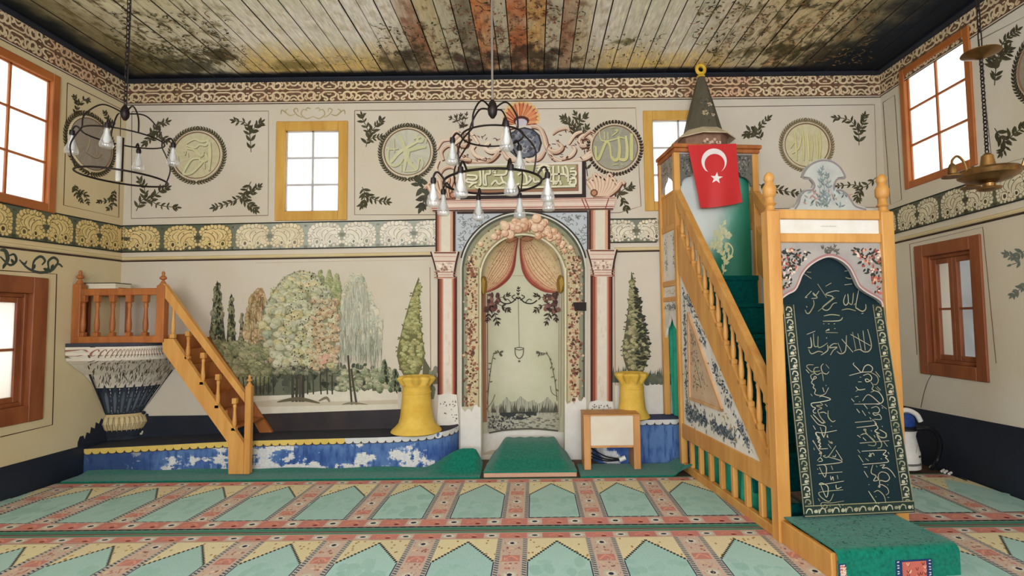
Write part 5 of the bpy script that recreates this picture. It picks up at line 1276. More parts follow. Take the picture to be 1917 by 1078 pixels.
# ================================================================== PULPIT (minbar)
A_ = Vector((-.1, 1, 0)).normalized(); B_ = Vector((1, .1, 0)).normalized(); MO = Vector((1.64, 3.70, 0))
def ML(a, b, z): return MO + A_ * a + B_ * b + Vector((0, 0, z))      # a back, b right, z up
WM = .84
def MF(x, y, a):   # photo pixel -> (b,z) in the plane at depth a
    d = ray(x, y); O0 = MO + A_ * a; t = (O0 - CO).dot(A_) / d.dot(A_); p = CO + d * t
    return (p - MO).dot(B_), p.z
def MS(x, y, b=0.0):   # photo pixel -> (a,z) in the plane at width b
    d = ray(x, y); O0 = MO + B_ * b; t = (O0 - CO).dot(B_) / d.dot(B_); p = CO + d * t
    return (p - MO).dot(A_), p.z
mb = thing('pulpit', 'tall honey-wood stair pulpit with railings, painted panels and a spired canopy', 'pulpit', ML(.8, .4, 0))
def mbox(name, a0, a1, b0, b1, z0, z1, m, parent=mb, bev=.006, **kw): return MB(ML).bbox(a0, a1, b0, b1, z0, z1, bev).build(name, m, parent, **kw)
AC0, AC1 = 1.72, 2.235     # canopy depth range
# portal
for b0 in (0.0, WM):
    p_ = newel('portal_post', 0, b0, .013, 2.235, .046, PINE, mb, T=ML, fin=False)
    MB(ML).lathe([(.046, 2.235), (.03, 2.25), (.026, 2.27), (.042, 2.285), (.03, 2.30), (.028, 2.33), (.044, 2.35), (.046, 2.40), (.032, 2.425), (.026, 2.44), (.036, 2.46), (.03, 2.49), (.008, 2.51)], (0, b0, 0), 14).build('finial', PINE, p_, smooth=True)
mbox('portal_rail', -.03, .03, .046, WM - .046, 2.178, 2.245, PINE); mbox('portal_rail', -.03, .03, .046, WM - .046, 2.015, 2.08, PINE)
mbox('sign_board', -.012, .012, .046, WM - .046, 2.08, 2.178, WHITEP, bev=.002)
P = Paint(lambda u, v, o: ML(-.012 - o, u, v), .0012)
for i in range(9): P.stroke([(.36 + i * .013, 2.128), (.364 + i * .013, 2.136 if i % 2 else 2.133), (.37 + i * .013, 2.13)], .003, (150, 146, 140), smooth=False)
P.build('faded_lettering', mb)
GREYP = mat('grey_painted_board', (168, 160, 150), .75, scale=(6, 6, 6), col2=(150, 142, 136), spec=.2)
# arch board of the doorway
def arcpts(n=10):
    R = [(1650, 580), (1648, 568), (1640, 560), (1622, 550), (1606, 538), (1598, 522), (1588, 503), (1572, 489), (1552, 482), (1532, 487), (1512, 500), (1499, 516), (1492, 533), (1485, 545), (1472, 552), (1460, 562), (1455, 575)]
    return crv([MF(x, y, 0) for x, y in R], 3)
arc = arcpts(); bl, bh = .046, WM - .046
arc = [(cl(u, bl, bh), v) for u, v in arc]
archb = MB(ML); pts = [(bl, 2.015), (bh, 2.015)] + arc
archb.prism(pts, lambda u, v: (-.016, u, v), lambda u, v: (.016, u, v))
ab = archb.build('arch_board', GREYP, mb)
P = Paint(lambda u, v, o: ML(-.016 - o, u, v), .0012)
FLW = [(178, 92, 76), (206, 150, 120), (214, 196, 176), (150, 76, 64)]
for s in (0, 1):
    for i in range(220):
        x = ru(1455, 1510) if s == 0 else ru(1588, 1646); y = ru(466, 562)
        u, v = MF(x, y, 0)
        if min(math.hypot(u - a, v - c_) for a, c_ in arc) < .045 or (v < 1.72 and bl + .12 < u < bh - .13) or ((u - .42) ** 2 + ((v - 1.62) * .95) ** 2) < .105: continue
        if rnd() < .5: P.ell(u, v, ru(.006, .014), ru(.006, .013), jit(random.choice(FLW), 10), n=9, wob=.25)
        else: P.leaf(u, v, ru(0, 6.2), ru(.025, .045), ru(.012, .018), jit((56, 58, 50), 10))
for i in range(24): P.leaf(.42 + ru(-.06, .06), 1.965 + ru(-.02, .02), ru(0, 6.2), .035, .012, jit((92, 90, 80), 10))
P.stroke([(a, c_ + .014) for a, c_ in arc], .022, (160, 116, 110)); P.stroke([(a, c_ + .005) for a, c_ in arc], .010, (190, 178, 168))
P.build('painted_roses', ab)
# crest
CR = [(1468, 395), (1485, 389), (1492, 378), (1496, 364), (1505, 355), (1518, 353), (1522, 344), (1514, 333), (1500, 331), (1504, 318), (1514, 307), (1528, 300), (1542, 298), (1556, 301), (1569, 310), (1577, 322), (1579, 331), (1566, 333), (1560, 342), (1560, 354), (1572, 354), (1584, 362), (1592, 374), (1600, 384), (1620, 390), (1640, 393)]
crp = [MF(x, y, 0) for x, y in CR]; z_ = 2.245
crp = [(u, max(v, z_)) for u, v in crp]; crp[0] = (crp[0][0], z_); crp[-1] = (crp[-1][0], z_)
cs = MB(ML).prism(crp, lambda u, v: (-.014, u, v), lambda u, v: (.014, u, v)).build('crest_board', mat('pale_grey_painted_board', (176, 176, 164), .75, scale=(5, 5, 5), col2=(160, 158, 150), spec=.2), mb)
P = Paint(lambda u, v, o: ML(-.014 - o, u, v), .0012)
P.stroke([(a * .985 + .006, c_ - .012) for a, c_ in crp[1:-1]], .014, (126, 116, 112))
F_ = lambda x, y: MF(x, y, 0)
for i in range(90):
    x = 1540 + random.gauss(0, 26); y = ru(362, 391)
    if abs(x - 1540) > 48: continue
    u, v = F_(x, y); P.leaf(u, v, ru(.3, 2.8), ru(.02, .05), .012, jit(random.choice([(90, 104, 104), (120, 128, 124), (168, 176, 170), (158, 120, 108), (80, 88, 84)]), 10))
for pts in ([(1535, 390), (1532, 350), (1537, 318)], [(1545, 390), (1548, 350), (1545, 330)], [(1540, 388), (1540, 345), (1533, 325)]): P.sprig([F_(x, y) for x, y in pts], 6, .04, .014, (112, 122, 118))
P.build('painted_bouquet', cs)

# stairs: side stringers, rails and turned balusters on both sides
def slab(name, b0, b1, pts, m, parent=mb): return MB(ML).prism(pts, lambda u, v: (u, b0, v), lambda u, v: (u, b1, v)).build(name, m, parent)
hz = lambda a: .96 + 1.075 * a
stz = lambda a: .43 + 1.17 * a; sbz = lambda a: .263 + 1.006 * a
for b0 in (0.0, WM):
    slab('handrail', b0 - .032, b0 + .032, [(.04, hz(.04)), (AC0, hz(AC0)), (AC0, hz(AC0) - .125), (.04, hz(.04) - .125)], PINE)
    slab('stringer', b0 - .024, b0 + .024, [(.04, stz(.04)), (AC0, stz(AC0)), (AC0, sbz(AC0)), (.20, sbz(.20)), (.04, .40)], PINE)
    for i in range(13):
        a = .12 + i * .125
        z0, z1 = stz(a) - .02, hz(a) - .11
        baluster('baluster', a, b0, z0, z1, .024, PINE, mb, T=ML)
nst = 6
for i in range(nst):
    za = .19 + .29 * (i + 1); a0 = .16 + .257 * (i + 1) - .02
    if i == nst - 1: mbox('landing', a0, AC1, .03, WM - .03, za - .05, za, GREEND)
    else: mbox('tread', a0, a0 + .30, .03, WM - .03, za - .04, za, GREEND)
    mbox('riser', a0 + .02, a0 + .045, .03, WM - .03, za - .29, za - .04, GREEND)
mbox('riser', .16, .185, .03, WM - .03, .014, .19, GREEND)
# white painted triangle panel with raised inner triangle
slab('side_panel', -.012, .012, [(.17, .47), (AC0 - .03, .47), (AC0 - .03, sbz(AC0 - .03) - .02), (.17, sbz(.17) - .02)], WHITEP)
SPN = lambda u, v, o: ML(u, -.012 - o, v)
P = Paint(SPN, .0012)
def blot(n, f, cols, r0=.008, r1=.03):
    for i in range(n):
        a, z = f(); P.leaf(a, z, ru(0, 6.2), ru(r0, r1) * 1.8, ru(r0, r1) * .7, jit(random.choice(cols), 12))
NV = [(72, 84, 98), (98, 108, 116), (58, 70, 84), (128, 136, 138), (86, 98, 92)]
def lineblob(p, q, w_): return lambda: (lambda t: (p[0] + (q[0] - p[0]) * t + random.gauss(0, w_), p[1] + (q[1] - p[1]) * t + random.gauss(0, w_)))(rnd())
blot(190, lineblob((1.60, .58), (1.60, 1.80), .016), NV); blot(120, lineblob((1.52, 1.72), (1.12, 1.26), .022), NV); blot(110, lineblob((1.00, 1.12), (.62, .76), .025), NV); blot(70, lineblob((.55, .70), (.36, .52), .02), NV)
blot(230, lineblob((1.58, .60), (1.15, .60), .035), NV, .01, .035); blot(150, lineblob((1.05, .60), (.60, .56), .03), NV, .01, .035); blot(16, lineblob((.8, .75), (.6, .6), .03), [(178, 150, 110)])
P.build('leaf_pattern', mb)
tri_ = [(1.473, 1.55), (1.492, .745), (.80, .745)]
slab('inset_panel', -.020, -.010, tri_, mat('beige_inset_board', (204, 178, 148), .7, scale=(7, 7, 7), col2=(192, 160, 128)))
b = MB(ML)
for i in range(3):
    p, q = tri_[i], tri_[(i + 1) % 3]; b.beam((p[0], -.022, p[1]), (q[0], -.022, q[1]), (0, .012, 0), (.010 if i == 0 else .0, 0, .012))
b.build('inset_moulding', mat('pale_honey_moulding', (206, 164, 120), .5, scale=(9, 9, 2), col2=(186, 140, 96)), mb)
P = Paint(lambda u, v, o: ML(u, -.020 - o, v), .0015)
for i in range(90):
    t = ru(.05, .95); a = 1.44 - ru(.02, .85) * .5 * t; z = 1.42 - t * .62
    if z < .79 or a < 1.45 - (1.5 - z) * .78: continue
    P.leaf(a, z, ru(0, 6), ru(.02, .05), .012, jit(random.choice([(112, 112, 104), (150, 138, 120), (90, 94, 92)]), 10))
P.stroke([(1.36, 1.15), (1.2, .9), (1.33, .93)], .018, (196, 190, 170), smooth=False); P.stroke([(1.36, 1.13), (1.22, .88), (1.33, .90)], .008, (90, 92, 88), smooth=False)
P.build('painted_sprays', mb)
mbox('lower_rail', .04, AC0, -.028, .028, .33, .47, PINE); mbox('floor_rail', .0, AC0, -.026, .026, .013, .085, PINE)
for i in range(7): a = .24 + i * .215; mbox('slat', a - .025, a + .025, -.02, .02, .085, .33, PINE)
mbox('lower_rail', .04, AC0, WM - .028, WM + .028, .33, .47, PINE); mbox('floor_rail', .0, AC0, WM - .026, WM + .026, .013, .085, PINE)
slab('side_panel', WM - .012, WM + .012, [(.17, .47), (AC0 - .03, .47), (AC0 - .03, sbz(AC0 - .03) - .02), (.17, sbz(.17) - .02)], WHITEP)
def Scl(u, v, o): return ML(.06 + 1.62 * u, .07 + .03 * math.sin(u * 31) + .012 * math.sin(u * 67 + v * 3) + o, .015 + v * .42)
MB().sheet(Scl, 90, 4, .004).build('under_stair_cloth', GREENCL, mb, smooth=True)
# canopy
for a0 in (AC0 + .03, AC1 - .03):
    for b0 in (0.0, WM):
        mbox('canopy_post', a0 - .032, a0 + .032, b0 - .032, b0 + .032, .013 if a0 < 2 else .475, 3.2, PINE)
cor = MB(ML)
cor.bbox(AC0 - .05, AC1, -.05, WM + .05, 3.235, 3.275, .006); cor.bbox(AC0 - .03, AC1, -.035, WM + .035, 3.195, 3.235, .006)
cor.build('canopy_cornice', PINEB, mb)
def lamb(n=5):
    out = []
    for t in range(9): out.append((AC0 + .062 + (AC1 - AC0 - .124) * t / 8, [2.86, 2.92, 2.96, 2.98, 3.06, 2.98, 2.96, 2.92, 2.86][t]))
    return out
DKP = mat('grey_green_painted_board', (112, 108, 96), .75, scale=(6, 6, 6), col2=(94, 92, 84), spec=.2)
for b0 in (0.0, WM):
    L_ = lamb()
    lb = slab('scalloped_valance', b0 - .012, b0 + .012, [(L_[0][0], 3.195)] + L_ + [(L_[-1][0], 3.195)][::1], GREYP)
    for nm, z0, z1 in (('side_rail', 2.42, 2.49), ('side_rail', 1.84, 1.90), ('side_rail', 1.68, 1.73)): mbox(nm, AC0 + .062, AC1 - .062, b0 - .024, b0 + .024, z0, z1, PINE)
    g = MB(ML); n = 4
    for i in range(n): a = AC0 + .064 + (AC1 - AC0 - .128) * i / n; g.bbox(a, a + (AC1 - AC0 - .128) / n - .004, b0 - .014, b0 + .014, 2.49, 2.80 - .0 * i, .003)
    g.build('plank_panel', PINE, mb)
    mbox('side_rail', AC0 + .062, AC1 - .062, b0 - .02, b0 + .02, 2.80, 2.83, PINE)
    q_ = mbox('painted_panel', AC0 + .062, AC1 - .062, b0 - .012, b0 + .012, 1.90, 2.42, WHITEP, bev=.002)
    mbox('painted_panel', AC0 + .062, AC1 - .062, b0 - .012, b0 + .012, 1.73, 1.84, WHITEP, bev=.002)
    m_ = (AC0 + AC1) / 2
    slab('arched_panel', b0 - .012, b0 + .012, [(AC0 + .062, 1.68), (AC0 + .062, 1.30), (AC0 + .085, 1.33), (AC0 + .12, 1.40), (AC0 + .18, 1.44), (m_, 1.55), (AC1 - .18, 1.44), (AC1 - .12, 1.40), (AC1 - .085, 1.33), (AC1 - .062, 1.30), (AC1 - .062, 1.68)], WHITEP)
P = Paint(SPN, .0014)
blot(60, lineblob((AC0 + .12, 2.36), (AC0 + .12, 1.98), .02), NV, .006, .018); blot(60, lineblob((AC1 - .16, 2.36), (AC1 - .16, 1.98), .02), NV, .006, .018); blot(40, lineblob((AC0 + .1, 1.785), (AC1 - .1, 1.785), .015), [(196, 160, 120), (140, 140, 134)], .005, .015)
blot(60, lineblob((AC0 + .09, 1.62), (m_, 1.62), .02), NV, .006, .018); blot(50, lineblob((AC1 - .09, 1.62), (m_, 1.62), .02), NV, .006, .018)
for i in range(40): a = ru(AC0 + .09, AC1 - .09); P.leaf(a, ru(3.03, 3.16), ru(0, 6), .03, .012, jit((110, 108, 100), 12))
P.build('leaf_pattern', mb)
def Scu(u, v, o): return ML(AC0 + .05 + (AC1 - AC0 - .1) * u, .06 + .02 * math.sin(u * 22 + v * 2) + o, .48 + 1.12 * v)
MB().sheet(Scu, 40, 8, .004).build('inner_curtain', GREENCL, mb, smooth=True)
# front arch of the canopy
n = 12; arcf = [(.05 + .10 * (1 - math.cos(pi / 2 * i / 5)), 2.86 + .10 * math.sin(pi / 2 * i / 5)) for i in range(6)] + [(WM / 2 + (WM / 2 - .15) * -math.cos(pi * i / 12), 2.96 + .12 * math.sin(pi * i / 12)) for i in range(13)] + [(WM - .05 - .10 * (1 - math.cos(pi / 2 * i / 5)), 2.86 + .10 * math.sin(pi / 2 * i / 5)) for i in range(5, -1, -1)]
fa = MB(ML).prism([(.033, 3.195), (.033, 2.86)] + arcf + [(WM - .033, 2.86), (WM - .033, 3.195)], lambda u, v: (AC0 + .018, u, v), lambda u, v: (AC0 + .042, u, v)).build('arch_board', DKP, mb)
P = Paint(lambda u, v, o: ML(AC0 + .018 - o, u, v), .0012)
for s in (.11, WM - .11):
    for i in range(40): P.leaf(s + ru(-.06, .06), ru(2.98, 3.17), ru(0, 6), ru(.02, .04), .013, jit(random.choice([(62, 66, 60), (150, 142, 128), (84, 88, 80)]), 10))
P.build('leaf_pattern', fa)
mbox('canopy_ceiling', AC0, AC1, 0, WM, 3.18, 3.2, GREYP)
# spire
sa, sb = 1.98, .395
MB(ML).lathe([(.245, 3.275), (.245, 3.40), (.26, 3.41), (.26, 3.435), (.2, 3.44)], (sa, sb, 0), 8, rot=pi / 8).build('spire_drum', mat('brown_painted_drum', (150, 116, 92), .7, scale=(8, 8, 8), col2=(120, 90, 72)), mb)
MB(ML).lathe([(.255, 3.43), (.33, 3.395), (.332, 3.405), (.20, 3.50), (.19, 3.49)], (sa, sb, 0), 8, rot=pi / 8).build('flared_eave', mat('cream_eave_paint', (206, 190, 156), .75, scale=(7, 7, 7), col2=(184, 162, 130)), mb)
SPR = mat('dark_olive_spire_paint', (92, 86, 68), .7, scale=(5, 5, 2.5), col2=(66, 62, 52))
sp_ = MB(ML).lathe([(.215, 3.46), (.19, 3.55), (.125, 3.80), (.065, 4.02), (.036, 4.11), (.03, 4.115)], (sa, sb, 0), 8, rot=pi / 8).build('spire', SPR, mb)
fb = MB(ML).lathe([(.03, 4.112), (.045, 4.125), (.03, 4.14), (.02, 4.15)], (sa, sb, 0), 12).tube([(sa, sb + .045 * math.sin(a), 4.20 - .045 * math.cos(a)) for a in [i * 2 * pi / 24 for i in range(24)]], .019, 8, closed=True)
fb.build('gilt_crescent', mat('yellow_gilt', (222, 186, 60), .4, scale=(9, 9, 9), col2=(196, 154, 40)), mb, smooth=True)
def Sspire(u, v, o):   # front facet of the spire
    r = (.19 + (v - 3.55) * -.26) * math.cos(pi / 8); return ML(sa - r - o, sb + u, v)
P = Paint(Sspire, .004)
for u, v, r in ((-.03, 3.66, .035), (.03, 3.76, .028), (.05, 3.64, .02)):
    for i in range(5): a = 2 * pi * i / 5; P.ell(u + r * .6 * math.cos(a), v + r * .6 * math.sin(a), r * .45, r * .45, jit((176, 160, 132), 10), n=8)
    P.ell(u, v, r * .3, r * .3, (112, 88, 66), n=7)
for i in range(26): P.leaf(ru(-.06, .07), ru(3.56, 3.84), ru(0, 6), .03, .01, jit(random.choice([(60, 58, 46), (130, 118, 92)]), 10))
P.build('flower_print', sp_)
P = Paint(lambda u, v, o: ML(sa - .245 * math.cos(pi / 8) - o, sb + u, v), .003)
for i in range(7): u = -.08 + i * .027; P.ell(u, 3.33 + .02 * math.sin(i * 2), .016, .016, jit((206, 176, 150), 8), n=8); P.leaf(u, 3.31, ru(0, 6), .03, .01, (96, 76, 62))
P.build('flower_print', mb)
# carpeted bottom step in front of the door
def MT(x, y, z):
    p = atZ(x, y, z) - MO; return p.dot(A_), p.dot(B_)
(sa0, sb0), (sa1, sb1) = MT(1480, 972, .19), MT(1538, 1018, .19)
sL = -.0; sF = -.56
WS0, WS1 = .0, .715
mbox('step_side', sF, -.05, WS0 - .032, WS0, .013, .165, PINE); mbox('step_side', sF, -.05, WS1, WS1 + .03, .013, .165, PINE)
def Sst(u, v, o):
    b_ = WS0 - .012 + (WS1 - WS0 + .03) * u; L_ = .56 + .185; s = v * L_
    if s < .50: a, z = -.05 - s, .186
    elif s < .56: t = (s - .50) / .06 * pi / 2; a, z = -.55 - .04 * math.sin(t), .146 + .04 * math.cos(t)
    else: a, z = -.59, max(.016, .146 - (s - .56) * .72)
    n_ = Vector((0, 0, 1)) if s < .5 else Vector((0, 0, 1))
    return ML(a + (-.0 if s < .56 else -o), b_, z + (o if s < .56 else 0))
GRD = MB(); GRD.sheet(Sst, 24, 40, .008); GRD.build('step_carpet', GREENC, mb, smooth=True)
mbox('step_riser', sF, sF + .02, WS0, WS1, .013, .165, PINE)
P = Paint(Sst, .002)
for i in range(160): u, v = ru(.03, .97), ru(.02, .75); P.ell(u, v, .006, .008, jit((12, 96, 78), 8), n=6)
for u0 in (.0, .46):
    w_ = .30 if u0 else .06
    P.poly([(u0, .80), (u0 + w_, .80), (u0 + w_, .995), (u0, .995)], (40, 60, 96)); P.poly([(u0 + w_ * .18, .82), (u0 + w_ * .84, .82), (u0 + w_ * .84, .99), (u0 + w_ * .18, .99)], (190, 104, 88))
    for i in range(14):
        u, v = u0 + ru(.2, .8) * w_, ru(.83, .97); P.stroke([(u, v), (u + .012, v + .03), (u + .022, v)], .008, jit(random.choice([(222, 190, 160), (126, 64, 56), (214, 160, 130)]), 8))
    for i in range(6): P.leaf(u0 + .01, .82 + i * .03, ru(-.5, .5), .024, .012, (206, 206, 196)); P.leaf(u0 + w_ - .03, .82 + i * .03, ru(-.5, .5), .024, .012, (206, 206, 196))
P.build('woven_pattern', mb, WEAVE)

# ------------------------------------------------------------------ cloths on the pulpit
flag = thing('flag', 'red Turkish flag with white crescent and star hanging from the pulpit canopy', 'flag', ML(AC0 - .07, .4, 2.65))
def Sflag(u, v, o):   # u across, v 0 top..1 bottom
    x = (1 - u) * (1287 + 24 * v) + u * (1378 + 12 * v ** 1.4); y = (1 - u) * (272 + 117 * v) + u * (269 + 109 * v) + 3 * math.sin(u * 3.1) * v
    b_, z = MF(x, y, AC0 - .065)
    return ML(AC0 - .068 - o - .012 * math.sin(u * 9 + v * 3) * v, b_, z)
MB().sheet(Sflag, 28, 24, .003, lambda u, v: (198, 40, 42)).build('flag_cloth', SATIN, flag, smooth=True)
def flagpx(x, y):   # photo pixel on the flag -> (u,v)
    v = (y - 271) / 114.0
    for _ in range(4):
        u = (x - (1287 + 24 * v)) / ((1378 + 12 * cl(v) ** 1.4) - (1287 + 24 * v)); yt = (1 - u) * 272 + u * 269; yl = (1 - u) * 117 + u * 109; v = (y - yt - 3 * math.sin(u * 3.1) * v) / yl
    return u, v
P = Paint(Sflag, .002)
ang = [math.radians(40 + i * (500 - 320 + 140) / 40) for i in range(41)]
o1 = [(1336.3 + 23.5 * math.cos(a), 301.7 + 23.5 * math.sin(a)) for a in [math.radians(130 + i * 280 / 40) for i in range(41)]]
a_s = math.atan2(o1[-1][1] - 306.5, o1[-1][0] - 1337.2); a_e = math.atan2(o1[0][1] - 306.5, o1[0][0] - 1337.2)
i1 = []
for i in range(41):
    a = math.radians(128 + (412 - 128) * (40 - i) / 40); i1.append((1337.4 + 18.6 * math.cos(a), 306.8 + 18.6 * math.sin(a)))
for i in range(40): P.poly([flagpx(*o1[i]), flagpx(*o1[i + 1]), flagpx(*i1[39 - i]), flagpx(*i1[40 - i])], (232, 222, 214))
st = []
for i in range(10): r = 11.5 if i % 2 == 0 else 4.6; a = -pi / 2 + pi * i / 5 + .1; st.append((1341 + r * math.cos(a), 333.5 + r * math.sin(a)))
for i in range(10): P.poly([flagpx(1341, 333.5), flagpx(*st[i]), flagpx(*st[(i + 1) % 10])], (232, 222, 214))
P.build('crescent_and_star', flag, SATIN)
ban = thing('cloth_hanging', 'green cloth with pale floral sprays and painted white glare, hanging behind the red flag', 'hanging cloth', ML(AC0 + .08, .4, 1.95))
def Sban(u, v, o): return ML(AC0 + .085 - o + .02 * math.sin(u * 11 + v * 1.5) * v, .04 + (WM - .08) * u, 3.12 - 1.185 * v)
def banglare(u, v):  # green cloth colour with window glare painted in as white
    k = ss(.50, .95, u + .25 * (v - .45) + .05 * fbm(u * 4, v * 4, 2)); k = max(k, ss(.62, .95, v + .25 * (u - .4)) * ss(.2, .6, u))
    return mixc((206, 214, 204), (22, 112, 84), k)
MB().sheet(Sban, 40, 44, .003, banglare).build('cloth', SATIN, ban, smooth=True)
def banpx(x, y):
    b_, z = MF(x, y, AC0 + .08); return (b_ - .04) / (WM - .08), (3.12 - z) / 1.185
P = Paint(Sban, .003)
for pts in ([(1355, 513), (1358, 490), (1352, 470), (1340, 452)], [(1356, 495), (1366, 478), (1362, 462)], [(1356, 485), (1352, 455), (1350, 430), (1356, 418)], [(1352, 470), (1345, 462), (1332, 462)]):
    Q = [banpx(*p) for p in pts]; P.stroke(Q, .012, (206, 206, 150)); P.sprig(Q, 4, .06, .03, (206, 208, 158))
P.stroke([banpx(*p) for p in [(1356, 490), (1368, 482), (1372, 466), (1364, 455), (1358, 462), (1364, 468)]], .016, (206, 206, 150))
for x, y in ((1350, 444), (1342, 436), (1356, 432), (1348, 456), (1336, 458), (1364, 440)):
    for i in range(5): a = 2 * pi * i / 5; u, v = banpx(x + 4 * math.cos(a), y + 4 * math.sin(a)); P.ell(u, v, .022, .018, jit((210, 210, 164), 6), n=8)
P.build('floral_spray', ban, SATIN)

# dark green calligraphy curtain in the pulpit doorway
cur = thing('door_curtain', 'dark green curtain with gold Arabic calligraphy hung in the pulpit doorway', 'curtain', ML(-.1, .42, .2))
def curz_a(z): return .035 if z > 1.64 else .035 - .09 * ss(1.64, 1.50, z) - .075 * cl((1.5 - z) / 1.3)
def SC(x, y, o=0):   # photo pixel -> point on the sloping curtain
    a = 0.0
    for _ in range(5): b_, z = MF(x, y, a); a = curz_a(z)
    return ML(a - o, b_, z)
def cuR(v): return (1462 + 3 * v + 41 * ss(.0, 1, v) * (.15 + .85 * v), 1650 + 64 * (.35 * v + .65 * v * v) + 0 * v)
def Scur(u, v, o):
    y = 478 + (968 - 9 * u - 478) * v
    if v < .22:
        xl_, xr_ = 1466, 1644
        xl_, xr_ = (1468 - 2 * v, 1645 + 18 * v)
    else: xl_, xr_ = None, None
    q = (y - 478) / 490
    L_ = 1464 + (y - 565) * (40 / 403.0) if y > 565 else 1466
    R_ = 1653 + (y - 565) * (60 / 394.0) if y > 565 else 1646
    p = SC(L_ + (R_ - L_) * u, y, 0); return p + (-A_) * o
MB().sheet(Scur, 30, 40, .004, lambda u, v: (20, 40, 44)).build('curtain_cloth', CLOTHP, cur, smooth=True)
P = Paint(SC, .004)
GOLD = [(168, 162, 134), (182, 176, 148), (150, 146, 114)]
def edge(y, s, k):   # k px inwards
    L_ = 1464 + (y - 565) * (40 / 403.0); R_ = 1653 + (y - 565) * (60 / 394.0); return (L_ + k) if s == 0 else (R_ - k)
for s in (0, 1):
    for k in (1.2, 20.5): P.stroke([(edge(y, s, k), y) for y in [570 + i * (392 - 9 * s) / 60 for i in range(61)]], 1.5, (140, 132, 100), smooth=False)
    P.quadgrid([(edge(570, s, 2), 570), (edge(570, s, 20), 570), (edge(962 - 9 * s, s, 20), 962 - 9 * s), (edge(962 - 9 * s, s, 2), 962 - 9 * s)], 2, 90, (36, 50, 44)); P.o += .0006
    y = 576
    while y < 952:
        x = edge(y, s, 11); c_ = jit(random.choice(GOLD), 12)
        P.stroke([(x - 5, y + 5), (x - 3, y - 1), (x + 3, y), (x + 5, y + 6), (x, y + 7)], 2.4, c_, taper=.3); P.ell(x + ru(-2, 2), y + 13, 3.6, 3.2, jit(random.choice(GOLD), 10), n=8, wob=.2); P.stroke([(x - 6, y + 19), (x + 6, y + 17)], 2.0, c_); P.stroke([(x + 5, y + 9), (x + 6, y + 14)], 1.6, c_)
        y += 24
P.poly([(1505, 947), (1710, 937), (1711, 955), (1506, 966)], (36, 52, 44))
for y0 in (0, 19): P.stroke([(1506, 947 + y0), (1710, 937 + y0)], 1.6, (150, 142, 104), smooth=False)
x = 1514
while x < 1704:
    y = 957 - (x - 1505) * .048; c_ = jit(random.choice(GOLD), 12)
    P.stroke([(x - 6, y + 4), (x - 2, y - 4), (x + 4, y - 3), (x + 6, y + 4)], 2.3, c_, taper=.3); P.ell(x + 13, y, 4, 3.6, jit(random.choice(GOLD), 10), n=8, wob=.2); P.stroke([(x + 18, y - 4), (x + 19, y + 4)], 2, c_)
    x += 25
def zz(ox, oy, sc_): return lambda pts: [(ox + a / sc_, oy + b_ / sc_) for a, b_ in pts]
W1 = [  # upper rows
 [(905, 450), (905, 500), (870, 525), (820, 500), (800, 470), (830, 300)], [(690, 350), (670, 420), (690, 460), (720, 430), (715, 340)], [(720, 430), (760, 450), (775, 330)], [(780, 460), (800, 440)], [(650, 512), (720, 500), (800, 520)], [(860, 550), (880, 545)],
 [(600, 435), (560, 445), (520, 500), (480, 515), (450, 480), (560, 380), (480, 345), (570, 310), (625, 312)], [(580, 380), (400, 525)], [(395, 235), (490, 380)], [(410, 310), (370, 360), (345, 330), (390, 380), (330, 390)], [(350, 405), (355, 460), (310, 540), (280, 545), (262, 510)], [(262, 380), (330, 310)], [(260, 380), (285, 378)], [(275, 470), (285, 485)], [(480, 260), (540, 225)],
 [(240, 120), (330, 180)], [(280, 110), (325, 112)], [(680, 100), (760, 90)], [(690, 165), (740, 180), (780, 165)], [(680, 245), (760, 235)],
 [(450, 630), (620, 625), (660, 590)], [(460, 575), (540, 560), (630, 570)], [(480, 750), (610, 752)], [(455, 655), (465, 660)], [(505, 658), (520, 658)], [(565, 658), (580, 656)], [(570, 710), (585, 708)], [(480, 735), (515, 715), (510, 730)],
 [(925, 715), (965, 880), (940, 945), (890, 955), (840, 930), (780, 945)], [(745, 770), (955, 890)], [(875, 730), (900, 940)], [(820, 760), (860, 945)], [(765, 745), (800, 930)], [(650, 820), (770, 960)], [(700, 780), (690, 940), (640, 975), (600, 950)], [(610, 860), (650, 960)], [(600, 870), (560, 870), (520, 910), (600, 905), (560, 940), (530, 990)], [(500, 880), (500, 940), (430, 990)], [(400, 790), (400, 900), (440, 900), (500, 860)], [(350, 760), (360, 890), (400, 895)], [(320, 800), (330, 900), (290, 910)], [(300, 930), (330, 975), (400, 950), (450, 960)], [(280, 770), (370, 735)], [(490, 800), (490, 815)]]
for s in W1: P.stroke(zz(1460, 490, 5.671)(s), 2.0, jit(random.choice([(140, 136, 108), (158, 154, 126)]), 10), taper=.4)
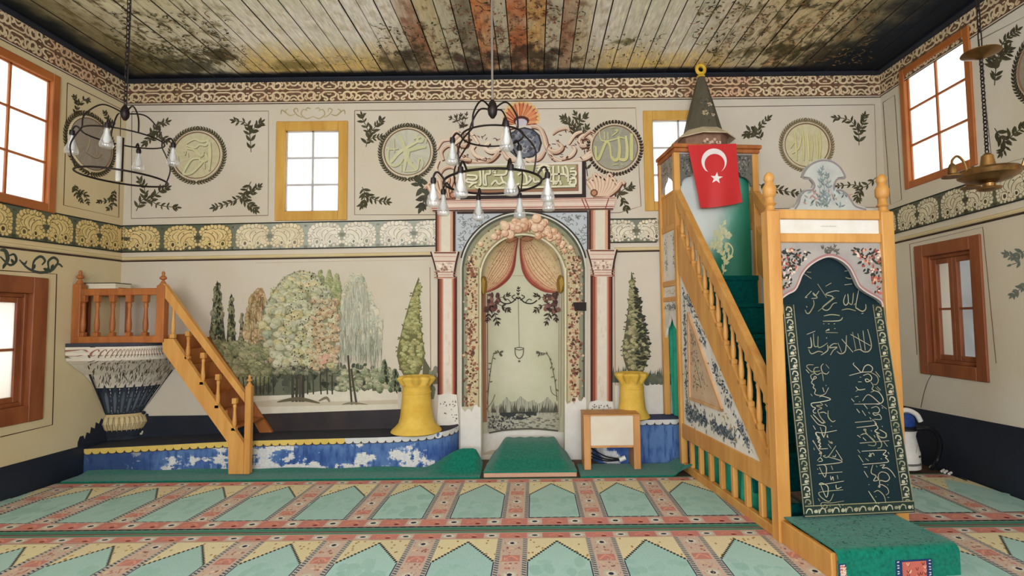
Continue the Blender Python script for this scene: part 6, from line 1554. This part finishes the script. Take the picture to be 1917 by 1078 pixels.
W2 = [[(120, 60), (110, 80), (160, 130), (215, 180), (250, 110), (300, 85), (350, 120), (340, 165), (300, 175), (215, 180), (60, 220)], [(320, 175), (400, 220), (425, 280), (400, 330), (365, 330)], [(235, 220), (300, 200), (340, 240), (330, 280), (280, 300), (260, 270), (290, 265), (320, 290)], [(330, 300), (360, 350), (345, 390), (370, 410), (330, 430)], [(390, 170), (445, 240)], [(390, 370), (440, 420)], [(410, 360), (455, 405)], [(365, 410), (430, 430), (480, 500), (480, 550), (430, 580), (370, 575)], [(225, 540), (300, 460), (420, 550), (420, 575), (120, 580)], [(460, 590), (530, 640)], [(190, 240), (210, 240)], [(170, 300), (215, 300)], [(140, 360), (180, 400), (260, 390)], [(140, 420), (170, 400)], [(130, 490), (175, 480)], [(85, 510), (120, 550)], [(180, 555), (195, 550)], [(240, 580), (290, 640)], [(220, 660), (265, 725)], [(300, 680), (320, 700)], [(315, 745), (335, 770)], [(470, 620), (485, 635)], [(150, 640), (190, 690)], [(335, 630), (400, 610), (440, 650), (420, 690), (360, 690), (380, 720), (440, 710), (460, 770), (370, 770)], [(350, 790), (130, 810)], [(350, 770), (400, 830), (360, 850), (150, 875)], [(380, 820), (420, 880), (380, 920), (440, 950), (400, 930)], [(440, 900), (520, 950), (510, 1000), (440, 990), (410, 950)], [(470, 855), (480, 865)], [(200, 970), (270, 940), (240, 900), (270, 900), (270, 940), (380, 1060)], [(400, 950), (420, 1000), (470, 1078)], [(560, 1040), (190, 1070)], [(330, 910), (345, 920)], [(370, 970), (385, 1000)], [(160, 970), (200, 1000)], [(230, 1000), (270, 1040)]]
for s in W2: P.stroke(zz(1580, 670, 6.7375)(s), 1.6, jit(random.choice(GOLD), 10), taper=.35)
W3 = [[(60, 30), (130, 10), (250, 110), (240, 160), (160, 150)], [(270, 20), (330, 120), (320, 180), (280, 190)], [(390, 0), (390, 50), (330, 60), (280, 20)], [(420, 95), (60, 130)], [(360, 110), (405, 170)], [(80, 230), (360, 215), (380, 240), (350, 270), (400, 290), (380, 310), (410, 340), (390, 370), (90, 395)], [(410, 240), (425, 265)], [(180, 250), (200, 290), (170, 290), (220, 255), (240, 285)], [(320, 320), (335, 330)], [(130, 320), (170, 350)], [(40, 280), (100, 370)], [(30, 210), (60, 250)], [(110, 430), (150, 430)], [(110, 480), (160, 560)], [(220, 400), (200, 500), (260, 540), (230, 600), (290, 590), (270, 550)], [(310, 410), (370, 400), (340, 440), (400, 440), (460, 490), (505, 560)], [(265, 410), (275, 430)], [(300, 600), (290, 530), (330, 490), (400, 510), (430, 570), (390, 610), (310, 600), (310, 680), (290, 670), (330, 650), (400, 690), (420, 750), (385, 780)], [(405, 650), (415, 655)], [(165, 650), (180, 650)], [(235, 745), (290, 725), (360, 790), (385, 880)], [(165, 730), (230, 830), (270, 890)], [(255, 800), (265, 805)], [(285, 880), (300, 890)], [(405, 810), (425, 810)]]
for s in W3: P.stroke(zz(1600, 810, 6.7375)(s), 1.6, jit(random.choice(GOLD), 10), taper=.35)
W4 = [[(215, 85), (150, 85), (130, 110), (190, 170), (240, 170), (300, 160)], [(120, 145), (160, 190)], [(280, 115), (230, 125), (220, 170), (260, 210), (320, 190), (340, 290)], [(230, 190), (180, 220), (200, 270), (250, 250), (230, 230), (210, 270), (190, 310), (220, 340), (210, 370), (240, 400), (230, 450), (290, 470), (360, 450), (405, 370)], [(330, 370), (350, 430)], [(340, 70), (310, 110), (330, 180), (380, 200), (410, 170)], [(370, 80), (410, 130)], [(180, 450), (200, 480)], [(290, 490), (330, 480), (430, 520), (290, 555), (190, 570), (200, 610), (240, 630), (210, 660), (220, 690), (250, 690)], [(290, 555), (330, 590), (250, 600), (320, 630), (270, 660), (300, 740), (340, 790), (360, 810), (330, 820), (350, 790)], [(360, 580), (390, 610)], [(380, 700), (340, 680), (290, 690)], [(400, 660), (400, 740), (450, 800), (490, 785)], [(210, 710), (310, 810), (350, 815)], [(180, 720), (270, 830), (340, 850), (370, 880), (345, 990), (300, 870)], [(210, 850), (240, 900)], [(510, 910), (340, 940), (250, 935), (250, 970), (290, 1000), (260, 1010), (300, 1050)], [(380, 980), (390, 1000)], [(400, 1040), (450, 1070)], [(200, 1040), (230, 1078)], [(370, 350), (375, 340)], [(430, 855), (445, 860)]]
for s in W4: P.stroke(zz(1490, 670, 6.7375)(s), 1.6, jit(random.choice(GOLD), 10), taper=.35)
W5 = [[(180, 0), (200, 60), (230, 80), (205, 110), (235, 130), (215, 160), (240, 170), (220, 200), (330, 195)], [(140, 90), (210, 210), (250, 250), (220, 260), (245, 240), (240, 300)], [(150, 185), (160, 215)], [(330, 140), (370, 195)], [(370, 105), (385, 130), (340, 120)], [(430, 160), (330, 300), (270, 290), (300, 280)], [(330, 300), (510, 365), (190, 405)], [(430, 215), (510, 340)], [(385, 290), (420, 300), (430, 270)], [(195, 350), (230, 310), (260, 350), (210, 360)], [(215, 405), (280, 400), (310, 450), (290, 555), (220, 430)], [(195, 450), (205, 460)], [(370, 410), (390, 465)], [(510, 490), (210, 512)], [(360, 540), (370, 590), (390, 550), (400, 600)], [(445, 530), (455, 580)], [(530, 605), (240, 650), (250, 630), (330, 680), (310, 810), (240, 660)], [(230, 710), (235, 715)], [(430, 650), (440, 700), (500, 680)], [(520, 715), (250, 740), (215, 770), (270, 830), (350, 860), (400, 765)], [(205, 825), (230, 860)], [(530, 855), (370, 880), (260, 875), (240, 910), (280, 950), (320, 930), (290, 900), (270, 930)], [(350, 920), (360, 925)], [(460, 890), (490, 940)], [(510, 905), (520, 910)], [(320, 20), (330, 60)], [(250, 10), (280, 60)]]
for s in W5: P.stroke(zz(1500, 810, 6.7375)(s), 1.6, jit(random.choice(GOLD), 10), taper=.35)
P.build('gold_calligraphy', cur, CLOTHP)

# ================================================================== CARPETS
PER, PX0, PWD = .597, -.062, .392
def carpet(name, label, x0, x1, y0, yend):
    """one row of prayer places; y0 is the edge towards the niche"""
    o = thing(name, label, 'carpet', ((x0 + x1) / 2, (y0 + yend) / 2, 0))
    zt_ = .012
    base = MB(); base.col = (150, 116, 100); base.box(x0, x1, yend, y0, .0005, zt_); body = base.build('carpet_pile', WEAVE, o)
    P = Paint(lambda u, v, k: Vector((u, y0 - v, zt_ + k)), .0003, 1.5e-6)
    Ln = y0 - yend
    GRN, YEL, REDc, PNK, NAV, BEI = (172, 206, 198), (226, 214, 172), (204, 136, 126), (206, 176, 158), (52, 58, 76), (206, 186, 150)
    P.poly([(x0, 0), (x1, 0), (x1, min(Ln, .03)), (x0, min(Ln, .03))], (96, 140, 116))
    def redband(v0, v1):
        P.poly([(x0, v0), (x1, v0), (x1, v1), (x0, v1)], (208, 176, 162))
        n = int((x1 - x0) / (PER / 2)) + 2; k0 = math.floor((x0 - PX0) / (PER / 2)); h = v1 - v0; m = (v0 + v1) / 2
        for k in range(k0, k0 + n):
            c = PX0 + PWD / 2 + k * PER / 2
            if c - .10 < x0 or c + .10 > x1: continue
            P.poly([(c - .095, v0 + .008), (c + .095, v0 + .008), (c + .095, v1 - .008), (c - .095, v1 - .008)], jit(REDc, 5))
            P.stroke([(c - .05, m + h * .12), (c, m - h * .22), (c + .05, m + h * .1)], h * .14, (222, 150, 128)); P.stroke([(c - .05, m - h * .2), (c, m + h * .15), (c + .05, m + h * .3)], h * .13, (214, 140, 118)); P.ell(c + .03, m + h * .22, .02, h * .1, (120, 50, 50), n=8)
            q = c + PER / 4
            if q + .06 < x1: P.ell(q, m, .052, h * .34, (206, 200, 184), n=12); P.ell(q, m, .036, h * .22, (226, 220, 206), n=10); P.ell(q, m, .022, h * .13, NAV, n=8)
    def dashes(v, a, b, col=NAV, st=.062, fill=.62, w_=.013):
        u = a
        while u < b - .01: P.poly([(u, v - w_ / 2), (min(b, u + st * fill), v - w_ / 2), (min(b, u + st * fill), v + w_ / 2), (u, v + w_ / 2)], col); u += st
    redband(.03, .135)
    vA, vP, vS, vB = .145, .195, .50, 1.03
    n = int((x1 - x0) / PER) + 3; k0 = math.floor((x0 - PX0) / PER) - 1
    for k in range(k0, k0 + n):
        a = PX0 + k * PER; b = a + PWD; m = (a + b) / 2
        cl_ = lambda u: min(x1, max(x0, u))
        if b > x0 + .02 and a < x1 - .02:
            fl_ = lambda pts: [(cl_(u), min(v, Ln - .001)) for u, v in pts]
            P.poly(fl_([(a, vA), (b, vA), (b, vS), (a, vS)]), jit(YEL, 5))
            for i in range(22):
                u, v = ru(a, b), ru(vA + .02, vS); P.ell(cl_(u), v, .008, .012, jit((180, 140, 84), 12), n=6)
            P.poly(fl_([(m, vP), (b, vS), (b, vB), (a, vB), (a, vS)]), jit(GRN, 4))
            for i in range(26): u, v = ru(a + .03, b - .03), ru(vS, vB - .06); P.ell(cl_(u), v, ru(.02, .05), ru(.03, .08), jit(mixc(GRN, (146, 190, 176), ru(0, .5)), 3), n=9, wob=.2)
            if a > x0 and b < x1:
                for (p, q) in (((m, vP), (b, vS)), ((m, vP), (a, vS))):
                    for i in range(13):
                        t = (i + .2) / 13; u, v = p[0] + (q[0] - p[0]) * t, p[1] + (q[1] - p[1]) * t; P.poly([(u - .008, v - .012), (u + .008, v - .012), (u + .008, v + .012), (u - .008, v + .012)], (70, 66, 62))
                if vB < Ln:
                    P.poly([(a, vS), (a + .007, vS), (a + .007, vB), (a, vB)], (52, 62, 92)); P.poly([(b - .007, vS), (b, vS), (b, vB), (b - .007, vB)], (52, 62, 92)); dashes(vB + .004, a, b)
        # flowered strip between the places
        p, q = b, a + PER
        if p > x0 and q < x1:
            e = min(vB + .02, Ln - .002); P.poly([(p + .035, vA), (q - .035, vA), (q - .035, e), (p + .035, e)], (208, 182, 166)); 
            for s_, u0, u1 in ((0, p, p + .035), (1, q - .035, q)):
                P.poly([(u0, vA), (u1, vA), (u1, e), (u0, e)], (186, 180, 166))
                for i in range(30):
                    v = vA + (e - vA) * i / 30; P.poly([(u0 + .004, v), (u1 - .004, v + .012), (u1 - .004, v + .024), (u0 + .004, v + .012)], (66, 72, 96) if v > vS - .1 else (110, 108, 110))
            c = (p + q) / 2
            for i, (v, kind) in enumerate(((.22, 2), (.33, 0), (.45, 1), (.56, 0), (.67, 2), (.78, 0), (.88, 1), (.99, 2))):
                if v > e - .03: continue
                if kind == 2: P.ell(c, v, .05, .05, (204, 196, 178)); P.ell(c, v, .034, .032, (222, 214, 198)); P.ell(c, v, .016, .018, NAV)
                elif kind == 1: P.poly([(c - .055, v - .045), (c + .055, v - .045), (c + .055, v + .045), (c - .055, v + .045)], (200, 138, 126)); P.stroke([(c - .045, v + .03), (c, v - .03), (c + .045, v + .02)], .014, (224, 160, 138))
                else:
                    for j in range(9): P.ell(c + ru(-.05, .05), v + ru(-.04, .04), ru(.006, .013), ru(.008, .016), jit(random.choice([(212, 186, 156), (190, 130, 114), (222, 198, 166), (156, 112, 102)]), 10), n=7)
            for i in range(60): P.ell(ru(p + .04, q - .04), ru(vA, e), .005, .007, jit(random.choice([(222, 196, 166), (172, 120, 106), (190, 146, 124)]), 10), n=6)
    if Ln > 1.2:
        redband(1.05, 1.19); dashes(1.205, x0 + .02, x1 - .02)
        P.poly([(x0, 1.215), (x1, 1.215), (x1, Ln), (x0, Ln)], (96, 146, 128)); P.poly([(x0, 1.24), (x1, 1.24), (x1, 1.252), (x0, 1.252)], (50, 116, 92))
    P.build('woven_pattern', body, WEAVE)
    return o
carpet('prayer_carpet', 'arch-patterned prayer carpet row running along the benches, farthest from the viewer', XL + .03, XR - .03, 5.205, 3.935)
carpet('prayer_carpet', 'arch-patterned prayer carpet row in front, nearest the viewer', XL + .03, XR - .03, 3.925, 2.655)

# green runners lying along the benches
def runner(name, label, x0, x1, yf, yb_, hf, nx, ny, th=.012, m=None, cols=None):
    t = thing(name, label, 'rug', ((x0 + x1) / 2, (yf + yb_) / 2, 0))
    def S(u, v, o): x = x0 + (x1 - x0) * u; y = yf + (yb_ - yf) * v; return Vector((x, y, .016 + hf(x, y) + th + o))
    b = MB(); b.sheet(S, nx, ny, th); b.build('rug_pile', m or GREENC, t, smooth=True)
    return t
def h1(x, y):
    k = ss(-1.15, -.72, x) * (1 - ss(-.62, -.5, x)); return .20 * k * ss(5.24, 5.56, y) + .02 * ss(5.40, 5.52, y) * (1 - k) + .006 * math.sin(x * 7) * ss(5.3, 5.5, y)
runner('green_rug', 'long green rug strip along the foot of the yellow-edged bench', -4.5, -.535, 5.20, 5.515, h1, 120, 8)
def h2(x, y):
    return .05 * (1 - ss(5.2, 5.27, y)) * ss(1.28, 1.4, x) + .05 * ss(1.32, 1.45, x)
runner('green_rug', 'crumpled green rug strip beside the pulpit, under the small desk', .42, 1.475, 5.19, 5.62, h2, 60, 12)
# imam's step in the niche, with its green rug
stp = thing('wooden_step', 'low pale wooden step at the niche, under the wide green rug', 'step', (-.05, 5.4, 0))
MB().bbox(-.50, .385, 5.225, 5.6, .013, .055, .004).build('step_board', mat('salmon_painted_wood', (206, 160, 132), .6, scale=(2, 9, 9), col2=(190, 150, 120)), stp)
rg = thing('green_rug', 'wide green rug over the step in front of the prayer niche', 'rug', (-.05, 5.5, 0))
def Srug(u, v, o):
    y = 5.215 + (5.945 - 5.215) * v; xl_ = -.505 + .055 * v; xr_ = .39 - .07 * v
    x = xl_ + (xr_ - xl_) * u; s = min(u, 1 - u) * 2; k = ss(0, .34, s)
    z = .060 + .145 * ss(-.15, .8, v) * (.12 + .88 * k) * ss(0, .25, v) + .02 * ss(0, .12, v) * k + .004 * math.sin(u * 40) * v
    return Vector((x, y, z + .012 + o))
MB().sheet(Srug, 40, 30, .012).build('rug_pile', GREENC, rg, smooth=True)

# ================================================================== SMALL DESK
dk = thing('small_desk', 'small low desk with a white front panel and honey-coloured side boards', 'desk', (.78, 5.45, 0))
DY = 5.38
fx = lambda x, y, Y=DY: atY(x, y, Y)
xa, xb, xc, xd = fx(1093, 830).x, fx(1106, 830).x, fx(1186, 830).x, fx(1199, 830).x
ztop = fx(1145, 778).z
z0_ = .035
DESKW = mat('light_honey_board', (206, 152, 94), .5, scale=(9, 9, 1.3), col2=(186, 130, 74))
MB().bbox(xa, xb, DY - .01, DY + .30, z0_, ztop, .004).build('side_board', DESKW, dk)
MB().bbox(xc, xd, DY - .01, DY + .30, z0_, ztop, .004).build('side_board', DESKW, dk)
MB().bbox(xa - .004, xd + .004, DY - .012, DY + .305, ztop, ztop + .012, .003).build('desk_top', DESKW, dk)
MB().bbox(xb, xc + .005, DY, DY + .015, fx(1145, 834).z, ztop, .003).build('front_panel', mat('cream_laminate', (222, 212, 190), .5, scale=(3, 3, 3), col2=(214, 200, 176)), dk)
MB().bbox(xb, xc, DY, DY + .02, fx(1145, 838).z, fx(1145, 834).z, .002).build('panel_edge', DESKW, dk)
wire = thing('cable', 'black cables with a white plug on the floor under the small desk', 'cable', (.75, 5.6, 0))
for a, b_ in (((.56, 5.56, .20), (.85, 5.535, .095)), ((.56, 5.57, .15), (.85, 5.54, .09)), ((.56, 5.55, .12), (.84, 5.53, .085))):
    MB().tube(crv([a, ((a[0] + b_[0]) / 2, 5.56, (a[2] + b_[2]) / 2 - .03), b_], 8), .007, 6).build('cord', BLACKP, wire, smooth=True)
MB().tube([(.84, 5.53, .088), (.87, 5.53, .100), (.90, 5.53, .112)], .024, 12).build('plug', WHITEPL, wire, smooth=True)
# ================================================================== VACUUM CLEANER behind the pulpit
vc = thing('vacuum_cleaner', 'white and blue canister vacuum cleaner half hidden behind the green curtain', 'vacuum cleaner', (3.62, 5.35, 0))
vx, vy = atY(1698, 800, 5.35).x, 5.35; VZ = .03
MB().lathe([(.13, 0), (.15, .01), (.15, .16), (.145, .17), (.13, .25), (.118, .31), (.125, .35), (.135, .37), (.02, .372)], (vx - .06, vy, VZ), 24).build('canister', WHITEPL, vc, smooth=True)
MB().lathe([(.153, .05), (.155, .06), (.153, .07)], (vx - .06, vy, VZ), 24).build('band', mat('grey_plastic', (120, 118, 112), .5), vc)
MB().lathe([(.135, .37), (.165, .39), (.165, .41), (.02, .412)], (vx - .06, vy, VZ), 24).build('rim', BLACKP, vc, smooth=True)
MB().lathe([(.12, .412), (.125, .45), (.115, .50), (.09, .53), (.02, .54)], (vx - .06, vy, VZ), 24).build('motor_housing', BLUEPL, vc, smooth=True)
MB().tube(crv([(vx - .14, vy - .04, VZ + .50), (vx - .06, vy - .07, VZ + .565), (vx + .03, vy - .09, VZ + .53), (vx + .065, vy - .1, VZ + .46)], 8), .024, 10).build('carry_handle', WHITEPL, vc, smooth=True)
MB().tube(crv([(vx - .02, vy - .15, VZ + .40), (vx + .06, vy - .17, VZ + .41), (vx + .15, vy - .17, VZ + .37), (vx + .2, vy - .16, VZ + .26), (vx + .19, vy - .12, VZ + .10), (vx + .10, vy - .17, VZ + .03)], 8), .02, 10).build('hose', BLACKP, vc, smooth=True)
P = Paint(lambda u, v, o: Vector((vx - .06 + (.152 + o) * math.sin(u), vy - (.152 + o) * math.cos(u), VZ + v)), .001)
P.poly([(.42, .125), (.72, .125), (.72, .145), (.42, .145)], (70, 68, 66)); P.stroke([(.2, .17), (.35, .25)], .012, (110, 70, 60), smooth=False)
P.build('marking', vc)
# small white and dark bundle of plugs at the right wall
pl = thing('extension_lead', 'tangled extension lead with white plugs on the carpet by the right wall', 'cable', (3.75, 4.5, 0))
for i, (px, py) in enumerate(((1876, 872), (1888, 880), (1896, 882), (1906, 885))):
    p = atZ(px, py, .03); p.x = min(p.x, XR - .06); MB().tube([(p.x - .02, p.y, .026), (p.x + .018, p.y + .02, .034)], .012, 8).build('plug', WHITEPL, pl, smooth=True)
q = [atZ(x, y, .02) for x, y in ((1872, 868), (1884, 878), (1900, 886), (1917, 898))]
MB().tube(crv([(min(p.x, XR - .06), p.y, .022) for p in q], 8), .006, 6).build('cord', BLACKP, pl, smooth=True)

# ================================================================== HANGING LAMPS
BULB = [(.012, 0), (.016, -.02), (.018, -.05), (.026, -.075), (.036, -.10), (.042, -.125), (.040, -.14), (.030, -.148)]
def tulip(parent, x, y, z, s=1.0, nm='glass_shade'):
    h = MB().lathe([(.008 * s, .03 * s), (.016 * s, .025 * s), (.018 * s, .0), (.014 * s, -.012 * s)], (x, y, z), 10).build('bulb_holder', IRON, parent, smooth=True)
    MB().lathe([(r * s, zz * s) for r, zz in BULB], (x, y, z), 16).build(nm, TULIP, h, smooth=True)
    MB().lathe([(.006 * s, -.01 * s), (.010 * s, -.04 * s), (.019 * s, -.075 * s), (.021 * s, -.095 * s), (.012 * s, -.115 * s)], (x, y, z), 10).build('bulb', mat('frosted_bulb', (226, 226, 220), .25), h, smooth=True)
def chain(parent, p, q, n, r=.011):
    p, q = Vector(p), Vector(q); b = MB(); d = (q - p) / n
    for i in range(n):
        c = p + d * (i + .5); L_ = d.length * .68
        pts = []
        for k in range(10):
            a = 2 * pi * k / 10; s_ = math.cos(a) * r; h = math.sin(a) * L_
            pts.append((c.x + (s_ if i % 2 else 0), c.y + (0 if i % 2 else s_), c.z + h))
        b.tube(pts, .0032, 5, closed=True)
    return b.build('chain', IRON, parent, smooth=True)
def ringpts(cx, cy, cz, r, tilt=0.0, n=36, az=0.0): return [(cx + r * math.cos(2 * pi * i / n), cy + r * math.sin(2 * pi * i / n), cz + tilt * r * math.cos(2 * pi * i / n - az)) for i in range(n)]
def chandelier(label, cx, cy, ztop, z1, r1, z2, r2, bulbs, tilt, cable, bz=None, br=None, bs=.9):
    t = thing('chandelier', label, 'chandelier', (cx, cy, z2), None)
    MB().lathe([(.05, 0), (.05, .015), (.02, .03), (.012, .05)][::-1] if False else [(.012, -.05), (.02, -.03), (.05, -.015), (.05, 0)], (cx, cy, ZC - .013), 14).build('ceiling_hook_plate', IRON, t, smooth=True)
    if cable: MB().tube([(cx, cy, ZC - .05), (cx, cy, ztop + .03)], .0065, 8).build('suspension_rod', mat('grey_steel', (140, 132, 122), .4, metal=.6), t, smooth=True)
    else:
        chain(t, (cx, cy, ZC - .05), (cx, cy, ztop + .03), 38); MB().tube([(cx + .012, cy, ZC - .05), (cx + .016, cy, ZC - .6), (cx + .010, cy, ztop + .05)], .003, 6).build('wire', BLACKP, t)
    MB().lathe([(.010, -.05), (.024, -.03), (.03, 0), (.022, .035), (.010, .055)], (cx, cy, ztop), 12).build('hub', IRON, t, smooth=True)
    MB().tube(ringpts(cx, cy, z1, r1, tilt), .0055, 8, closed=True).build('upper_ring', IRON, t, smooth=True)
    MB().tube(ringpts(cx, cy, z2, r2, tilt), .007, 8, closed=True).build('lower_ring', IRON, t, smooth=True)
    for i in range(4):
        a = pi / 4 + i * pi / 2 + .2; c_, s_ = math.cos(a), math.sin(a)
        zz1 = z1 + tilt * r1 * c_; zz2 = z2 + tilt * r2 * c_; lowrib = bz is None or i % 2 == 0
        MB().tube(crv([(cx + .012 * c_, cy + .012 * s_, ztop), (cx + r1 * .55 * c_, cy + r1 * .55 * s_, ztop + .02), (cx + r1 * .95 * c_, cy + r1 * .95 * s_, ztop - (ztop - z1) * .45), (cx + r1 * c_, cy + r1 * s_, zz1)], 7), .0052, 7).build('rib', IRON, t, smooth=True)
        if lowrib: MB().tube(crv([(cx + r1 * c_, cy + r1 * s_, zz1), (cx + (r1 * .3 + r2 * .85) * c_, cy + (r1 * .3 + r2 * .85) * s_, (zz1 + zz2) / 2), (cx + r2 * c_, cy + r2 * s_, zz2)], 7), .0048, 7).build('rib', IRON, t, smooth=True)
    for i in range(bulbs):
        a = i * 2 * pi / bulbs + .35; c_, s_ = math.cos(a), math.sin(a); r2, z2 = (br or r2), (bz or z2); R_ = r2 + .06; zz2 = z2 + tilt * r2 * c_
        arm = MB().tube(crv([(cx + r2 * c_, cy + r2 * s_, zz2), (cx + (r2 + .03) * c_, cy + (r2 + .03) * s_, zz2 + .035), (cx + (R_ - .012) * c_, cy + (R_ - .012) * s_, zz2 + .035), (cx + R_ * c_, cy + R_ * s_, zz2 + .01)], 6), .006, 7).build('arm', IRON, t, smooth=True)
        tulip(arm, cx + R_ * c_, cy + R_ * s_, zz2 - .018, bs)
    return t
p0 = atY(922, 205, 3.0); zr1 = atY(922, 255, 3.0).z; zr2 = atY(922, 341, 3.0).z
ch = chandelier('black iron ring chandelier with glass tulips hanging before the prayer niche', p0.x, 3.0, p0.z, zr1, .175, zr2, .275, 8, .03, True)
for i in range(3):
    a = i * 2.1 + .9; c_, s_ = math.cos(a), math.sin(a)
    arm = MB().tube(crv([(p0.x + .175 * c_, 3.0 + .175 * s_, zr1), (p0.x + .21 * c_, 3.0 + .21 * s_, zr1 + .03), (p0.x + .235 * c_, 3.0 + .235 * s_, zr1 + .005)], 6), .006, 7).build('arm', IRON, ch, smooth=True); tulip(arm, p0.x + .235 * c_, 3.0 + .235 * s_, zr1 - .018, .9)
p1 = atY(234, 212, 3.7); za = atY(226, 258, 3.7).z; zc = atY(226, 332, 3.7).z
ch2 = chandelier('black iron two-ring chandelier with glass tulips hanging in the left corner by chain', p1.x, 3.7, p1.z, za, .235, zc, .262, 4, -.06, False, za, .235, .95)
MB().lathe([(.016, 0), (.016, -.30), (.012, -.31)], (p1.x + .03, 3.62, za - .02), 10).build('stem_tube', mat('candle_white', (206, 200, 186), .5), ch2, smooth=True)
MB().tube([(p1.x - .01, 3.7, za), (p1.x - .01, 3.7, zc - .03)], .010, 8).build('stem', IRON, ch2, smooth=True)
# brass lamp at the right
LY = 2.75
lamp = thing('hanging_lamp', 'aged brass hanging lamp with saucer and bell cups near the right upper window', 'lamp', atY(1850, 330, LY))
lc = atY(1850, 322, LY); sm = atY(1828, 100, LY); kk = LY / FPX
MB().lathe([(.01, .10), (.026, .085), (.034, .03), (.055, .018), (.128, .012), (.138, 0), (.13, -.022), (.09, -.045), (.05, -.055), (.028, -.06), (.028, -.075), (.055, -.082), (.05, -.092), (.015, -.10)][::-1], (lc.x, lc.y, lc.z), 32).build('saucer', BRASS, lamp, smooth=True)
smo = MB().lathe([(.012, .02), (.03, .012), (.085, .0), (.088, .004), (.03, -.02), (.014, -.03)][::-1] if False else [(.014, -.03), (.03, -.022), (.088, .0), (.085, .006), (.03, .014), (.012, .024)], (lc.x, lc.y, sm.z), 24).build('smoke_bell', BRASS, lamp, smooth=True)
b = MB(); zt_, zb2 = sm.z - .03, lc.z + .10; nlk = 26
chain_ = chain(lamp, (lc.x, lc.y, zt_), (lc.x, lc.y, zb2), nlk, .009); chain(lamp, (lc.x, lc.y, ZC - .03), (lc.x, lc.y, sm.z + .02), 12, .009)
MB().lathe([(.010, -.04), (.018, -.02), (.045, -.012), (.045, 0)], (lc.x, lc.y, ZC - .013), 14).build('ceiling_hook_plate', BRASS, lamp, smooth=True)
for i in range(3):
    a = pi + .18 + i * 2 * pi / 3; c_, s_ = math.cos(a), math.sin(a)
    arm = MB().tube(crv([(lc.x + .13 * c_, lc.y + .13 * s_, lc.z - .005), (lc.x + .15 * c_, lc.y + .15 * s_, lc.z + .05), (lc.x + .185 * c_, lc.y + .185 * s_, lc.z + .075), (lc.x + .215 * c_, lc.y + .215 * s_, lc.z + .055), (lc.x + .22 * c_, lc.y + .22 * s_, lc.z + .035)], 7), .006, 8).build('arm', BRASS, lamp, smooth=True)
    MB().lathe([(.048, -.035), (.046, -.028), (.022, -.018), (.020, .01), (.012, .03), (.006, .036)], (lc.x + .22 * c_, lc.y + .22 * s_, lc.z + .0), 16).build('bell_cup', BRASS, arm, smooth=True)
